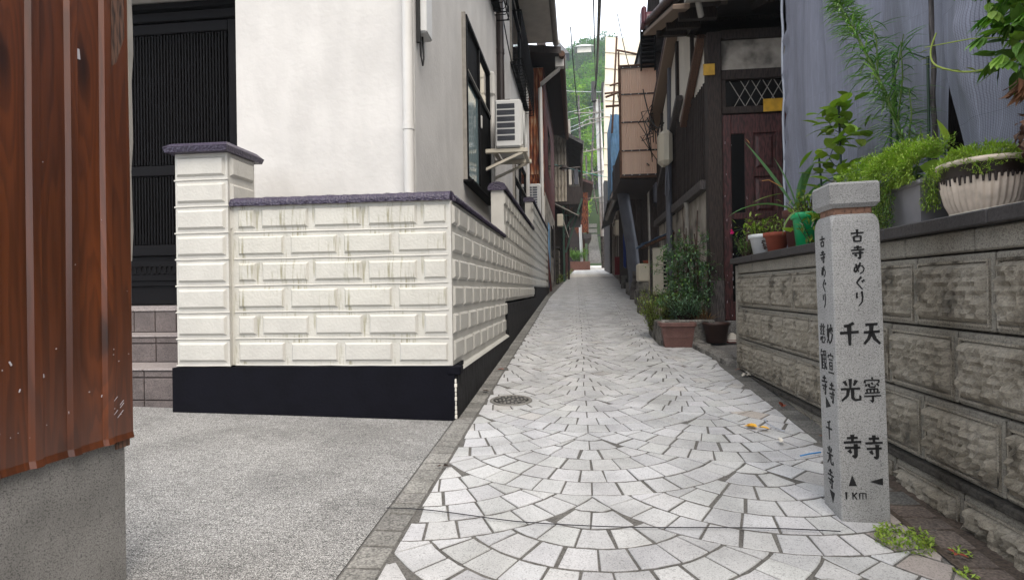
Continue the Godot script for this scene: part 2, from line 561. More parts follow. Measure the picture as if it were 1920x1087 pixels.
	mat("pot_umber", Color(0.25, 0.175, 0.155), mottle, 3.0, 0.55)
	mat("pot_white", Color(0.83, 0.84, 0.84), soft, 3.0, 0.45)
	mat("pot_green", Color(0.05, 0.60, 0.36), soft, 3.0, 0.4)
	mat("pot_grey", Color(0.50, 0.49, 0.50), soft, 3.0, 0.6)
	mat("bowl_clay", Color(0.83, 0.77, 0.70), mottle, 4.0, 0.8, null, 0.0, mottle, 3.0)
	mat("bowl_glaze", Color(0.17, 0.135, 0.115), mottle, 5.0, 0.4)
	mat("crimson", Color(0.42, 0.07, 0.09), soft, 1.0, 0.5)
	mat("bark", Color(0.30, 0.225, 0.185), timber, Vector3(9, 1.5, 9), 0.9)
	mat("stone", Color(0.62, 0.605, 0.58), agg, 2.0, 0.95, fine, 0.3, grime, 1.0)
	mat("slab", Color(0.62, 0.61, 0.60), agg, 2.0, 0.93, fine, 0.08, mottle, 1.0)
	mat("hill_ground", Color(0.16, 0.23, 0.10), mottle, 0.2, 0.95)
	mat("ground", Color(0.48, 0.46, 0.43), agg, 1.0, 0.95, null, 0.0, mottle, 0.3)
	mat("brick_red", Color(0.50, 0.35, 0.30), mottle, 2.0, 0.9)
	mat("stake_green", Color(0.05, 0.17, 0.09), null, 1.0, 0.5)
	mat("flower_pink", Color(0.86, 0.12, 0.48), null, 1.0, 0.6)
	mat("paper", Color(0.80, 0.78, 0.74), null, 1.0, 0.8)
	mat("yellow_leaf", Color(0.86, 0.66, 0.22), null, 1.0, 0.7)
	mat("blue_cord", Color(0.28, 0.55, 0.80), null, 1.0, 0.5)
	mat("tie_strap", Color(0.62, 0.64, 0.68), null, 1.0, 0.5)
	leafmat("foliage", Color(0.6, 0.75, 0.18))
	leafmat("foliage_far", Color(0.8, 1.0, 0.3), 0.7)
	leafmat("dry_leaf", Color(0.25, 0.12, 0.04), 0.8)
	var cut := mat("petal", Color(0.86, 0.12, 0.48), null, 1.0, 0.6)
	cut.cull_mode = BaseMaterial3D.CULL_DISABLED

# ---------------------------------------------------------------- ground, paving
func left_edge(z: float) -> float:
	if z > -13.0: return -0.72
	if z > -20.0: return lerpf(-0.72, -0.55, (-13.0 - z) / 7.0)
	if z > -26.0: return lerpf(-0.55, -0.36, (-20.0 - z) / 6.0)
	return lerpf(-0.36, 0.36, (-26.0 - z) / 27.0)

func right_edge(z: float) -> float:
	if z > -5.0: return 1.30
	if z > -6.0: return 1.20
	if z > -7.3: return 0.93
	if z > -15.0: return lerpf(0.98, 1.34, (-7.3 - z) / 7.7)
	return lerpf(1.34, 2.40, (-15.0 - z) / 30.0)

func terrain(x: float, z: float) -> float:
	if z > 4.0: return gy(4.0) - 0.06
	if z > -48.0: return gy(z) - 0.06
	var d := -z - 48.0
	var y := gy(-48.0) - 0.06
	var lift := 0.0
	if d < 26.0: lift = 0.185 * d
	elif d < 62.0: lift = 4.8 + (d - 26.0) * 0.70
	elif d < 130.0: lift = 30.0 + (d - 62.0) * 0.50
	else: lift = 64.0 - (d - 130.0) * 0.12
	lift -= smoothstep(55.0, 125.0, d) * minf(0.030 * (x - 4.0) * (x - 4.0), 26.0)
	var side := clampf((absf(x - 1.6) - 1.2) / 6.0, 0.0, 1.0)
	lift += 1.2 * side * clampf(d / 20.0, 0.0, 1.0)
	return y + lift * (1.0 - 0.45 * smoothstep(20.0, 130.0, absf(x + 4.0)))

func sheet(s: SurfaceTool, x0: float, x1: float, z0: float, z1: float, nx: int, nz: int, f: Callable) -> void:
	s.set_smooth_group(0)
	for i in nx:
		for j in nz:
			var xa := lerpf(x0, x1, float(i) / nx); var xb := lerpf(x0, x1, float(i + 1) / nx)
			var za := lerpf(z0, z1, float(j) / nz); var zb := lerpf(z0, z1, float(j + 1) / nz)
			quad(s, Vector3(xa, f.call(xa, za), za), Vector3(xb, f.call(xb, za), za), Vector3(xb, f.call(xb, zb), zb), Vector3(xa, f.call(xa, zb), zb), Vector3.UP)
	s.set_smooth_group(-1)

func stone_mesh(s: SurfaceTool, poly: PackedVector2Array, base: float, top: float, ch: float, c: Color, tilt := Vector2.ZERO) -> void:
	s.set_color(c)
	var m := Vector2.ZERO
	for p in poly: m += p / poly.size()
	var rings := []
	for k in 3:
		var r := []
		for p in poly:
			var q: Vector2 = p if k < 2 else p + (m - p).normalized() * minf(ch, (m - p).length() * 0.4)
			var y: float = gy(q.y) + [base, top - ch * 0.8, top][k]
			if k > 0: y += (q - m).dot(tilt)
			r.append(Vector3(q.x, y, q.y))
		rings.append(r)
	var n := poly.size()
	var mc := Vector3(m.x, gy(m.y) + top, m.y)
	for i in n:
		var j := (i + 1) % n
		var out := Vector3((poly[i].x + poly[j].x) / 2.0 - m.x, 0, (poly[i].y + poly[j].y) / 2.0 - m.y)
		quad(s, rings[0][i], rings[0][j], rings[1][j], rings[1][i], out)
		quad(s, rings[1][i], rings[1][j], rings[2][j], rings[2][i], out + Vector3.UP * 0.02)
		tri(s, mc, rings[2][i], rings[2][j], Vector3.UP)

func disc(c: Vector2, r: float, n := 40) -> PackedVector2Array:
	var p := PackedVector2Array()
	for k in n: p.append(c + Vector2(cos(TAU * k / n), sin(TAU * k / n)) * r)
	return p

func area(p: PackedVector2Array) -> float:
	var a := 0.0
	for i in p.size():
		var q := p[(i + 1) % p.size()]
		a += p[i].x * q.y - q.x * p[i].y
	return absf(a) / 2.0

func make_paving() -> void:
	var a := 0.69; var b := 0.82; var R := sqrt(a * a + b * b / 4.0) + 0.004
	var xc := 0.05
	var zmin := -25.0
	var bed := st()
	var zs := []
	for i in 112: zs.append(3.0 - i * 0.5)
	for i in zs.size() - 1:
		var za: float = zs[i]; var zb: float = zs[i + 1]
		for k in 4:
			var l0 := left_edge(za); var l1 := left_edge(zb)
			var r0 := right_edge(za) + 0.5; var r1 := right_edge(zb) + 0.5
			quad(bed, Vector3(lerpf(l0, r0, k / 4.0), gy(za), za), Vector3(lerpf(l0, r0, (k + 1) / 4.0), gy(za), za), Vector3(lerpf(l1, r1, (k + 1) / 4.0), gy(zb), zb), Vector3(lerpf(l1, r1, k / 4.0), gy(zb), zb), Vector3.UP)
	var road := struct("alley_pavement", bed, M.mortar)
	# the paved field between the border strips
	var field := PackedVector2Array()
	for i in 110: field.append(Vector2(left_edge(-0.6 - i * 0.23) + 0.125, -0.6 - i * 0.23))
	for i in range(109, -1, -1):
		var z := -0.6 - i * 0.23
		var r := right_edge(z) - (0.13 if z > -5.0 else 0.0)
		if z > -2.6: r = 1.10
		field.append(Vector2(r, z))
	var hole := disc(Vector2(-0.436, -3.775), 0.142)
	var fans := []
	var zi := -0.64
	var row := 0
	while zi > zmin - 1.0:
		for k in range(-3, 4):
			if (k + row) % 2 == 0: fans.append(Vector2(xc + k * a, zi))
		zi -= b / 2.0
		row += 1
	var rr := RandomNumberGenerator.new(); rr.seed = 42
	var list := []
	var dr := R / 6.0
	for p in fans:
		if p.x < -1.7 or p.x > 2.4: continue
		var upper := []
		for q in fans:
			if q.y < p.y - 0.01 and q.distance_to(p) < 2.0 * R - 0.02: upper.append(disc(q, R, 64))
		for k in 6:
			var r0 := dr * k; var r1 := dr * (k + 1)
			var rm := (r0 + r1) / 2.0
			var n := maxi(2, int(round(TAU * rm / 0.114)))
			if k == 0: n = 3
			var off := (0.5 if k % 2 == 0 else 0.0) + rr.randf_range(-0.06, 0.06)
			var cuts := []
			for i in n: cuts.append(TAU * (i + off) / n + rr.randf_range(-0.07, 0.07) * 0.11 / maxf(rm, 0.1))
			cuts.append(cuts[0] + TAU)
			for i in n:
				var w0: float = cuts[i]
				var w1: float = cuts[i + 1]
				# angle 0 looks down the slope, to the camera side
				var mid := fposmod((w0 + w1) / 2.0 + PI, TAU) - PI
				if absf(mid) > 2.2: continue
				var poly := PackedVector2Array()
				var c: Vector2 = p + Vector2(sin(mid), cos(mid)) * rm
				if c.y > -0.75 or c.y < zmin or c.x < -0.9 or c.x > 1.6: continue
				# wide joints along the arcs, narrow ones across them
				var ga := 0.011; var gr := 0.0040 + (0.005 if rr.randf() < 0.15 else 0.0)
				var o1 := gr / r1; var o0 := gr / maxf(r0, 0.05)
				for t in 4: poly.append(p + Vector2(sin(lerpf(w0 + o1, w1 - o1, t / 3.0)), cos(lerpf(w0 + o1, w1 - o1, t / 3.0))) * (r1 - ga))
				if k == 0: poly.append(p)
				else:
					for t in 4: poly.append(p + Vector2(sin(lerpf(w1 - o0, w0 + o0, t / 3.0)), cos(lerpf(w1 - o0, w0 + o0, t / 3.0))) * (r0 + 0.001))
				var parts := [poly]
				for u in upper:
					var next := []
					for q in parts:
						for e in Geometry2D.clip_polygons(q, u): next.append(e)
					parts = next
				for q in parts:
					for e in Geometry2D.intersect_polygons(q, field):
						for g in Geometry2D.clip_polygons(e, hole):
							if area(g) > 0.0016: list.append(g)
	var items := []
	for g in list:
		for e in [g]:
			if area(e) < 0.0016: continue
			var m := Vector2.ZERO
			for q in e: m += q / e.size()
			for i in e.size(): e[i] += Vector2(rr.randf_range(-1, 1), rr.randf_range(-1, 1)) * 0.0022
			items.append([m, e])
	items.sort_custom(func(u, v): return u[0].y > v[0].y)
	var rest := st()
	var made := 0
	for it in items:
		var m: Vector2 = it[0]
		var v := 0.85 * (1.0 + rr.randf_range(-0.14, 0.08))
		var c := Color(v * 1.0, v * (1.0 + rr.randf_range(-0.012, 0.004)), v * (0.985 + rr.randf_range(-0.03, 0.012)))
		if rr.randf() < 0.03: c = Color(v * 0.93, v * 0.90, v * 0.85)
		if m.distance_to(Vector2(1.0, -3.5)) < 0.11: c = Color(v * 0.93, v * 0.84, v * 0.74)
		if m.x > 0.98 and m.y > -2.3: c = Color(v * 0.72, v * 0.64, v * 0.58)
		var h := 0.0036 + rr.randf_range(-0.0010, 0.0010)
		var tilt := Vector2(rr.randf_range(-1, 1), rr.randf_range(-1, 1)) * 0.006
		var seen := m.y < -1.42
		if seen and made < 285:
			var s := st()
			stone_mesh(s, it[1], -0.02, h, 0.0028, c, tilt)
			obj("cobble", s, M.cobble, road)
			made += 1
		else: stone_mesh(rest, it[1], -0.02, h, 0.0028, c, tilt)
	var o := obj("more_cobbles", rest, M.cobble, road)
	o.set_meta("kind", "stuff")
	# border strips of darker stones
	var strip := st()
	var z := -0.9
	var nb := 0
	while z > -13.5:
		var l := rr.randf_range(0.085, 0.135)
		for sd in 2:
			if sd == 1 and z - l < -4.85: continue
			var x0 := left_edge(z) + 0.004 if sd == 0 else (1.175 if z < -2.6 else 1.115)
			var x1 := x0 + (0.112 if sd == 0 else (0.115 if z < -2.6 else 0.15))
			var j := 0.006
			var poly := PackedVector2Array([Vector2(x0 + rr.randf() * j, z - 0.010), Vector2(x1 - rr.randf() * j, z - 0.010 + rr.randf_range(-j, 0)), Vector2(x1 - rr.randf() * j, z - l + rr.randf_range(0, j)), Vector2(x0 + rr.randf() * j, z - l)])
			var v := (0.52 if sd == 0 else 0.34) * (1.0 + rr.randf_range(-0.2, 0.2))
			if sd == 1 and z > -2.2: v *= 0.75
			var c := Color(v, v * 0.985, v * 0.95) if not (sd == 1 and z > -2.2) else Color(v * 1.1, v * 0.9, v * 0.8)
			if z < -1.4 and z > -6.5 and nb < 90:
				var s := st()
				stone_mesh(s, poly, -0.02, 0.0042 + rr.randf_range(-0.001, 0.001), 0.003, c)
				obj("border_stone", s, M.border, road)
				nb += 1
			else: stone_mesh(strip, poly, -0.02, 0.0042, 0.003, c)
		z -= l
	o = obj("more_border_stones", strip, M.border, road)
	o.set_meta("kind", "stuff")

func make_ground() -> void:
	var s := st()
	sheet(s, -500, 500, 120, 4, 12, 2, terrain)
	sheet(s, -500, 500, 4, -48, 20, 10, terrain)
	struct("ground", s, M.ground)
	s = st()
	sheet(s, -14, 18, -48, -74, 32, 13, terrain)
	sheet(s, -500, -14, -48, -74, 14, 13, terrain)
	sheet(s, 18, 500, -48, -74, 14, 13, terrain)
	sheet(s, -500, 500, -74, -178, 60, 40, terrain)
	sheet(s, -500, 500, -178, -600, 30, 10, terrain)
	struct("hill", s, M.hill_ground)
	# swept concrete drive to the left of the paving
	s = st()
	var f := func(x, z): return gy(z) + 0.001 + 0.021 * (-0.72 - x)
	sheet(s, -9.0, -0.722, 4.0, -3.3, 12, 8, f)
	sheet(s, -9.0, -2.46, -3.3, -4.0, 6, 1, f)
	struct("concrete_drive", s, M.driveway)
	# earth along the foot of the block wall
	s = st()
	sheet(s, 1.10, 1.34, 2.0, -2.6, 3, 8, func(x, z): return gy(z) + 0.003 + 0.004 * sin(z * 9.0 + x * 30.0))
	struct("earth_strip", s, M.soil)
	# the lane beyond the cobbles
	s = st()
	for i in 26:
		var za := -24.6 - i * 1.0; var zb := za - 1.0
		for k in 4: quad(s, Vector3(lerpf(left_edge(za), right_edge(za), k / 4.0), gy(za) + 0.005, za), Vector3(lerpf(left_edge(za), right_edge(za), (k + 1) / 4.0), gy(za) + 0.005, za), Vector3(lerpf(left_edge(zb), right_edge(zb), (k + 1) / 4.0), gy(zb) + 0.005, zb), Vector3(lerpf(left_edge(zb), right_edge(zb), k / 4.0), gy(zb) + 0.005, zb), Vector3.UP)
	struct("far_pavement", s, M.far_paving)
	# the far climb of the lane
	s = st()
	for i in 24:
		var z0 := -50.0 - i * 1.1; var z1 := z0 - 1.1
		var y := terrain(1.6, z1) + 0.07
		var c0 := 1.65 + i * 0.025
		bx(s, Vector3(c0 - 0.55, y - 0.5, z0), Vector3(c0 + 0.5, y, z1 - 0.02))
	struct("hill_steps", s, M.slab)

func make_manhole() -> void:
	var c := Vector3(-0.436, gy(-3.775) + 0.004, -3.775)
	var t := thing("manhole_cover", "small round cast iron manhole cover let into the pale paving", "manhole cover", c)
	t.rotation.x = atan(SLOPE)
	var s := st()
	lathe(s, Vector3.ZERO, [Vector2(0.137, -0.02), Vector2(0.137, 0.004), Vector2(0.132, 0.006), Vector2(0.118, 0.006), Vector2(0.116, 0.001)], 40)
	obj("frame", s, M.iron, t, true)
	s = st()
	lathe(s, Vector3.ZERO, [Vector2(0.113, -0.01), Vector2(0.113, 0.0035), Vector2(0.0, 0.0035)], 40)
	obj("lid", s, M.iron_dark, t, true)
	s = st()
	for ring in 4:
		var r := 0.022 + ring * 0.025
		var n := 6 + ring * 6
		for k in n:
			if (k + ring) % 3 == 2: continue
			var w := TAU * (k + ring * 0.4) / n
			bxt(s, Transform3D(Basis(Vector3.UP, -w + (0.5 if (k % 2) == 0 else -0.3)), Vector3(cos(w) * r, 0.0055, sin(w) * r)), Vector3(0.013, 0.004, 0.017), 0.0015)
	obj("lid_pattern", s, M.iron, t, true)

# ---------------------------------------------------------------- left foreground panel
func make_panel() -> void:
	var t := thing("corrugated_panel", "wood-print corrugated metal panel standing on rough concrete at the alley mouth", "metal panel", Vector3(-1.33, 0.1, -1.6))
	var s := st()
	var prof := []
	# flats with narrow raised ribs, along z
	var ribs := [-1.292, -1.402, -1.515, -1.18, -1.07, -0.96, -0.85, -0.74, -0.63, -0.52, -0.41, -0.30, -0.19, -0.08, 0.03, 0.14, 0.25, 0.36, 0.47, 0.58]
	ribs.sort()
	prof.append(Vector2(-1.612, -0.003)); prof.append(Vector2(-1.608, 0.0))
	for r in ribs:
		prof.append(Vector2(r - 0.020, 0.0)); prof.append(Vector2(r - 0.011, 0.010)); prof.append(Vector2(r + 0.011, 0.010)); prof.append(Vector2(r + 0.020, 0.0))
	prof.append(Vector2(0.7, 0.0))
	var ys := [0.522, 0.54, 0.70, 0.95, 1.3, 1.8, 2.7]
	s.set_smooth_group(-1)
	var pt := func(i: int, k: int) -> Vector3:
		var lean: float = (ys[k] - 0.5) * 0.008
		var wave := 0.0012 * sin(prof[i].x * 31.0 + ys[k] * 5.0) + (0.004 if k == 0 else 0.0)
		return Vector3(-1.33 + prof[i].y - lean * 0.4 + wave, ys[k] + (0.02 * (prof[i].x + 1.6) * 0.9 if k < 2 else 0.0), prof[i].x - lean)
	for i in prof.size() - 1:
		for k in ys.size() - 1:
			var q := [pt.call(i, k), pt.call(i + 1, k), pt.call(i + 1, k + 1), pt.call(i, k + 1)]
			var order := [0, 1, 2, 0, 2, 3]
			if (q[1] - q[0]).cross(q[2] - q[0]).dot(Vector3.RIGHT) > 0.0: order = [0, 2, 1, 0, 3, 2]
			for e in order:
				s.set_uv(Vector2(q[e].z * 1.25, -q[e].y * 0.45))
				s.add_vertex(q[e])
	obj("wood_print_sheet", s, M.wood_print, t)
	s = st()
	bx(s, Vector3(-1.395, 0.50, -1.600), Vector3(-1.334, 2.68, -1.55))
	bx(s, Vector3(-1.395, 0.50, -0.3), Vector3(-1.336, 2.68, -0.25))
	bx(s, Vector3(-1.395, 0.55, -1.548), Vector3(-1.336, 0.60, 0.7))
	bx(s, Vector3(-1.395, 1.55, -1.548), Vector3(-1.336, 1.60, 0.7))
	obj("frame", s, M.timber_brown, t)
	# the frayed film at the far edge, seen behind the sheet
	s = st()
	var y := 1.05
	while y < 2.62:
		var w := 0.006 + 0.012 * smoothstep(1.1, 1.9, y) + 0.004 * sin(y * 23.0)
		var w2 := 0.006 + 0.012 * smoothstep(1.1, 1.9, y + 0.09) + 0.004 * sin((y + 0.09) * 23.0)
		hexa(s, [Vector3(-1.334, y, -1.612), Vector3(-1.331, y, -1.612), Vector3(-1.331, y, -1.612 - w), Vector3(-1.334, y, -1.612 - w), Vector3(-1.334, y + 0.09, -1.612), Vector3(-1.331, y + 0.09, -1.612), Vector3(-1.331, y + 0.09, -1.612 - w2), Vector3(-1.334, y + 0.09, -1.612 - w2)])
		y += 0.09
	obj("torn_film", s, M.pipe_grey, t)
	# scuffs and paint flecks
	var r := RandomNumberGenerator.new(); r.seed = 3
	s = st()
	for k in 22:
		var zz := r.randf_range(-1.60, -1.2); var yy := 0.60 + pow(r.randf(), 2.2) * 0.9
		var q := r.randf_range(0.0012, 0.0028) * (2.0 if r.randf() < 0.12 else 1.0)
		bxt(s, Transform3D(Basis(Vector3.RIGHT, r.randf() * 3.0), Vector3(-1.3275 + (0.010 if _on_rib(zz, ribs) else 0.0), yy, zz)), Vector3(0.0012, q * r.randf_range(1, 2.5), q), 0.0004)
	for k in 7:
		var zz := -1.50 - 0.07 * r.randf(); var yy := 0.60 + 0.05 * r.randf()
		bxt(s, Transform3D(Basis(Vector3.RIGHT, 0.7), Vector3(-1.3285, yy, zz)), Vector3(0.001, 0.0012, r.randf_range(0.012, 0.034)))
	bxt(s, Transform3D(Basis(Vector3.RIGHT, 0.2), Vector3(-1.3285, 0.635, -1.39)), Vector3(0.0012, 0.022, 0.007), 0.0005)
	bxt(s, Transform3D(Basis(Vector3.RIGHT, 0.1), Vector3(-1.3285, 1.60, -1.43)), Vector3(0.0012, 0.028, 0.012), 0.0005)
	obj("paint_flecks", s, M.scuff, t)
	s = st()
	bx(s, Vector3(-1.52, -0.2, -1.592), Vector3(-1.340, 0.53, 0.9), 0.006)
	var o := obj("concrete_footing", s, M.agg_concrete)
	tag(o, "rough grey concrete footing under the wood-print metal panel", "footing")

func _on_rib(z: float, ribs: Array) -> bool:
	for q in ribs:
		if absf(z - q) < 0.013: return true
	return false

# ---------------------------------------------------------------- white block boundary wall
func make_fence() -> void:
	var t := thing("boundary_wall", "cream painted block boundary wall with purple capping around the white house", "wall", Vector3(-1.4, 0.2, -3.4))
	var H := 0.1612; var y0 := 0.513
	var FX := -0.724; var FZ := -3.335
	# cores
	var s := st()
	bx(s, Vector3(-2.2, y0, FZ), Vector3(FX - 0.02, y0 + 6 * H, FZ - 0.12))
	obj("front_wall", s, M.fence_streaked, t)
	s = st()
	bx(s, Vector3(FX - 0.13, y0 - 0.02, FZ + 0.002), Vector3(FX, y0 + 6 * H, -5.87))
	bx(s, Vector3(FX - 0.13, y0 + 2 * H, -5.868), Vector3(FX, y0 + 9 * H, -9.9))
	bx(s, Vector3(FX - 0.13, y0 + 3 * H, -9.898), Vector3(FX, y0 + 12 * H, -14.9))
	obj("side_wall", s, M.fence_paint, t)
	s = st()
	bx(s, Vector3(-2.43, y0, -3.305), Vector3(-2.09, y0 + 8 * H, -3.60))
	obj("gate_pillar", s, M.fence_paint, t)
	# raised blocks: front rows, alternately four wholes, and half + three + half
	var P := 1.336 / 4.0
	var x0 := -2.065
	var whole := func(o: Vector3, u: Vector3, w: float) -> SurfaceTool:
		var b := st()
		var j := Vector3(rng.randf_range(-0.003, 0.003), rng.randf_range(-0.002, 0.002), rng.randf_range(-0.003, 0.003)) * 0.6
		raised(b, o + u * 0.020 + Vector3(0, 0.024, 0) + j, u.normalized() * (w - 0.040), Vector3(0, H - 0.048 + rng.randf_range(-0.003, 0.003), 0), u.cross(Vector3.UP).normalized() * 0.0125, 0.012)
		return b
	for row in 6:
		var y := y0 + (5 - row) * H
		var m: Material = M.fence_streaked if row < 4 else M.fence_paint
		var cuts := [0.0, 1.0, 2.0, 3.0, 4.0] if row % 2 == 1 else [0.0, 0.46, 1.46, 2.46, 3.46, 4.0]
		for i in cuts.size() - 1:
			var w: float = (cuts[i + 1] - cuts[i]) * P
			var o := obj("block", whole.call(Vector3(x0 + cuts[i] * P, y, FZ), Vector3.RIGHT, w), m, t)
		# trowelled joint ridge over each course
	s = st()
	for row in 7:
		var y := y0 + row * H
		var pts := []
		for i in 12: pts.append(Vector3(lerpf(-2.07, FX - 0.02, i / 11.0), y + rng.randf_range(-0.002, 0.002), FZ + 0.001))
		if row < 6: tube(s, pts, 0.0055, -1.0, 6)
	for row in 8:
		var pts := []
		for i in 5: pts.append(Vector3(lerpf(-2.436, -2.085, i / 4.0), y0 + row * H + rng.randf_range(-0.0015, 0.0015), -3.304))
		tube(s, pts, 0.0055, -1.0, 6)
	obj("joint_ridges", s, M.fence_paint, t)
	# pillar blocks, front and right faces
	for row in 8:
		var y := y0 + row * H
		var b := st()
		raised(b, Vector3(-2.42, y + 0.022, -3.305), Vector3(0.315, 0, 0), Vector3(0, H - 0.042, 0), Vector3(0, 0, 0.014), 0.014)
		obj("block", b, M.fence_paint, t)
		if row > 4:
			b = st()
			raised(b, Vector3(-2.09, y + 0.022, -3.325), Vector3(0, 0, -0.25), Vector3(0, H - 0.042, 0), Vector3(0.017, 0, 0), 0.014)
			obj("block", b, M.fence_paint, t)
	# side rows
	var L := 0.314
	var far := st()
	for row in 12:
		var y := y0 + row * H
		var i := 0
		var zc := FZ - 0.012 - (0.0 if row % 2 == 0 else L * 0.5)
		if row % 2 == 1:
			if row < 6:
				var b := st()
				raised(b, Vector3(FX, y + 0.022, FZ - 0.02), Vector3(0, 0, -L * 0.5 + 0.03), Vector3(0, H - 0.044, 0), Vector3(0.016, 0, 0), 0.013)
				obj("block", b, M.fence_paint, t)
		while zc - L > -14.92:
			var mid := zc - L / 2.0
			var lo := 0 if mid > -5.87 else (2 if mid > -9.9 else 3)
			var hi := 6 if mid > -5.87 else (9 if mid > -9.9 else 12)
			if row >= lo and row < hi:
				var b := st() if mid > -9.9 else far
				raised(b, Vector3(FX, y + 0.022, zc - 0.018), Vector3(0, 0, -L + 0.036), Vector3(0, H - 0.044 + rng.randf_range(-0.002, 0.002), 0), Vector3(0.013 + rng.randf_range(-0.002, 0.002), 0, 0), 0.013)
				if mid > -9.9: obj("block", b, M.fence_paint, t)
			zc -= L
	var o := obj("far_blocks", far, M.fence_paint, t)
	o.set_meta("kind", "stuff")
	# capping: lumpy painted mortar
	var cap := func(a: Vector3, b: Vector3, w: float, h: float, lump: float) -> SurfaceTool:
		var q := st()
		q.set_smooth_group(0)
		var d := (b - a).normalized()
		var sd := d.cross(Vector3.UP).normalized()
		var n := int(maxf(3.0, a.distance_to(b) / 0.018))
		var rows := []
		var prof := [Vector2(-0.5, 0.0), Vector2(-0.53, 0.35), Vector2(-0.42, 0.8), Vector2(-0.15, 1.0), Vector2(0.15, 1.0), Vector2(0.42, 0.8), Vector2(0.53, 0.35), Vector2(0.5, 0.0)]
		for i in n + 1:
			var c := a.lerp(b, float(i) / n)
			var r := []
			for p in prof: r.append(c + sd * (p.x * w + rng.randf_range(-lump, lump)) + Vector3.UP * (p.y * h + rng.randf_range(-lump, lump) * 0.8))
			rows.append(r)
		for i in n:
			for k in prof.size() - 1:
				var c: Vector3 = (rows[i][k] + rows[i + 1][k + 1]) / 2.0 - a.lerp(b, (i + 0.5) / n) - Vector3.UP * h * 0.3
				quad(q, rows[i][k], rows[i + 1][k], rows[i + 1][k + 1], rows[i][k + 1], c)
		q.set_smooth_group(-1)
		for i in [0, n]:
			for k in range(1, prof.size() - 1): tri(q, rows[i][0], rows[i][k], rows[i][k + 1], (a - b) if i == 0 else (b - a))
		return q
	obj("capping", cap.call(Vector3(-2.085, y0 + 6 * H - 0.004, FZ - 0.05), Vector3(FX + 0.0, y0 + 6 * H - 0.004, FZ - 0.05), 0.155, 0.058, 0.0032), M.cap_paint, t)
	obj("capping", cap.call(Vector3(FX - 0.06, y0 + 6 * H - 0.003, FZ - 0.03), Vector3(FX - 0.06, y0 + 6 * H - 0.003, -5.85), 0.16, 0.056, 0.003), M.cap_paint, t)
	obj("capping", cap.call(Vector3(FX - 0.065, y0 + 9 * H, -5.845), Vector3(FX - 0.065, y0 + 9 * H, -9.9), 0.18, 0.085, 0.003), M.cap_paint, t)
	obj("capping", cap.call(Vector3(FX - 0.065, y0 + 12 * H, -9.88), Vector3(FX - 0.065, y0 + 12 * H, -14.95), 0.18, 0.085, 0.003), M.cap_paint, t)
	s = st()
	var pc := Vector3(-2.26, y0 + 8 * H, -3.45)
	hexa(s, [pc + Vector3(-0.198, 0.0, 0.20), pc + Vector3(0.198, 0.0, 0.20), pc + Vector3(0.198, 0.0, -0.2), pc + Vector3(-0.198, 0.0, -0.2), pc + Vector3(-0.207, 0.032, 0.21), pc + Vector3(0.207, 0.032, 0.21), pc + Vector3(0.207, 0.032, -0.21), pc + Vector3(-0.207, 0.032, -0.21)])
	hexa(s, [pc + Vector3(-0.205, 0.033, 0.208), pc + Vector3(0.205, 0.033, 0.208), pc + Vector3(0.205, 0.033, -0.208), pc + Vector3(-0.205, 0.033, -0.208), pc + Vector3(-0.18, 0.060, 0.165), pc + Vector3(0.18, 0.060, 0.165), pc + Vector3(0.18, 0.060, -0.165), pc + Vector3(-0.18, 0.060, -0.165)])
	obj("pillar_cap", s, M.cap_paint, t)
	# painted base
	s = st()
	hexa(s, [Vector3(-2.458, 0.0, -3.292), Vector3(FX + 0.012, 0.0, -3.318), Vector3(FX + 0.012, 0.0, -3.6), Vector3(-2.458, 0.0, -3.6), Vector3(-2.458, y0 - 0.012, -3.292), Vector3(FX + 0.012, y0 - 0.002, -3.318), Vector3(FX + 0.012, y0 - 0.002, -3.6), Vector3(-2.458, y0 - 0.012, -3.6)])
	obj("dark_base", s, M.navy_paint, t)
	s = st()
	bx(s, Vector3(FX - 0.03, y0 - 0.055, -3.312), Vector3(FX + 0.05, y0 - 0.004, -3.40), 0.006)
	obj("dark_lip", s, M.navy_paint, t)
	s = st()
	bx(s, Vector3(FX - 0.12, 0.0, -3.345), Vector3(FX + 0.028, y0 - 0.046, -5.96))
	bx(s, Vector3(FX - 0.12, 0.1, -5.962), Vector3(FX + 0.022, y0 + 2 * H - 0.03, -10.25))
	bx(s, Vector3(FX - 0.12, 0.2, -10.252), Vector3(FX + 0.022, y0 + 3 * H, -14.95))
	obj("side_base", s, M.base_grey, t)
	s = st()
	hexa(s, [Vector3(FX - 0.02, y0 - 0.044, -3.41), Vector3(FX + 0.030, y0 - 0.044, -3.41), Vector3(FX + 0.030, y0 - 0.044, -5.955), Vector3(FX - 0.02, y0 - 0.044, -5.955), Vector3(FX - 0.02, y0 - 0.012, -3.41), Vector3(FX + 0.018, y0 - 0.03, -3.41), Vector3(FX + 0.018, y0 - 0.03, -5.955), Vector3(FX - 0.02, y0 - 0.012, -5.955)])
	obj("base_ledge", s, M.fence_paint, t)
	# broken white edge of the corner where the paint has come away
	s = st()
	for k in 9:
		var y := 0.215 + k * 0.026
		bxt(s, Transform3D(Basis(Vector3.UP, rng.randf_range(-0.2, 0.2)), Vector3(FX + 0.018, y, -3.322)), Vector3(rng.randf_range(0.008, 0.016), 0.024, 0.012), 0.003)
	obj("chipped_corner", s, M.plaster, t)

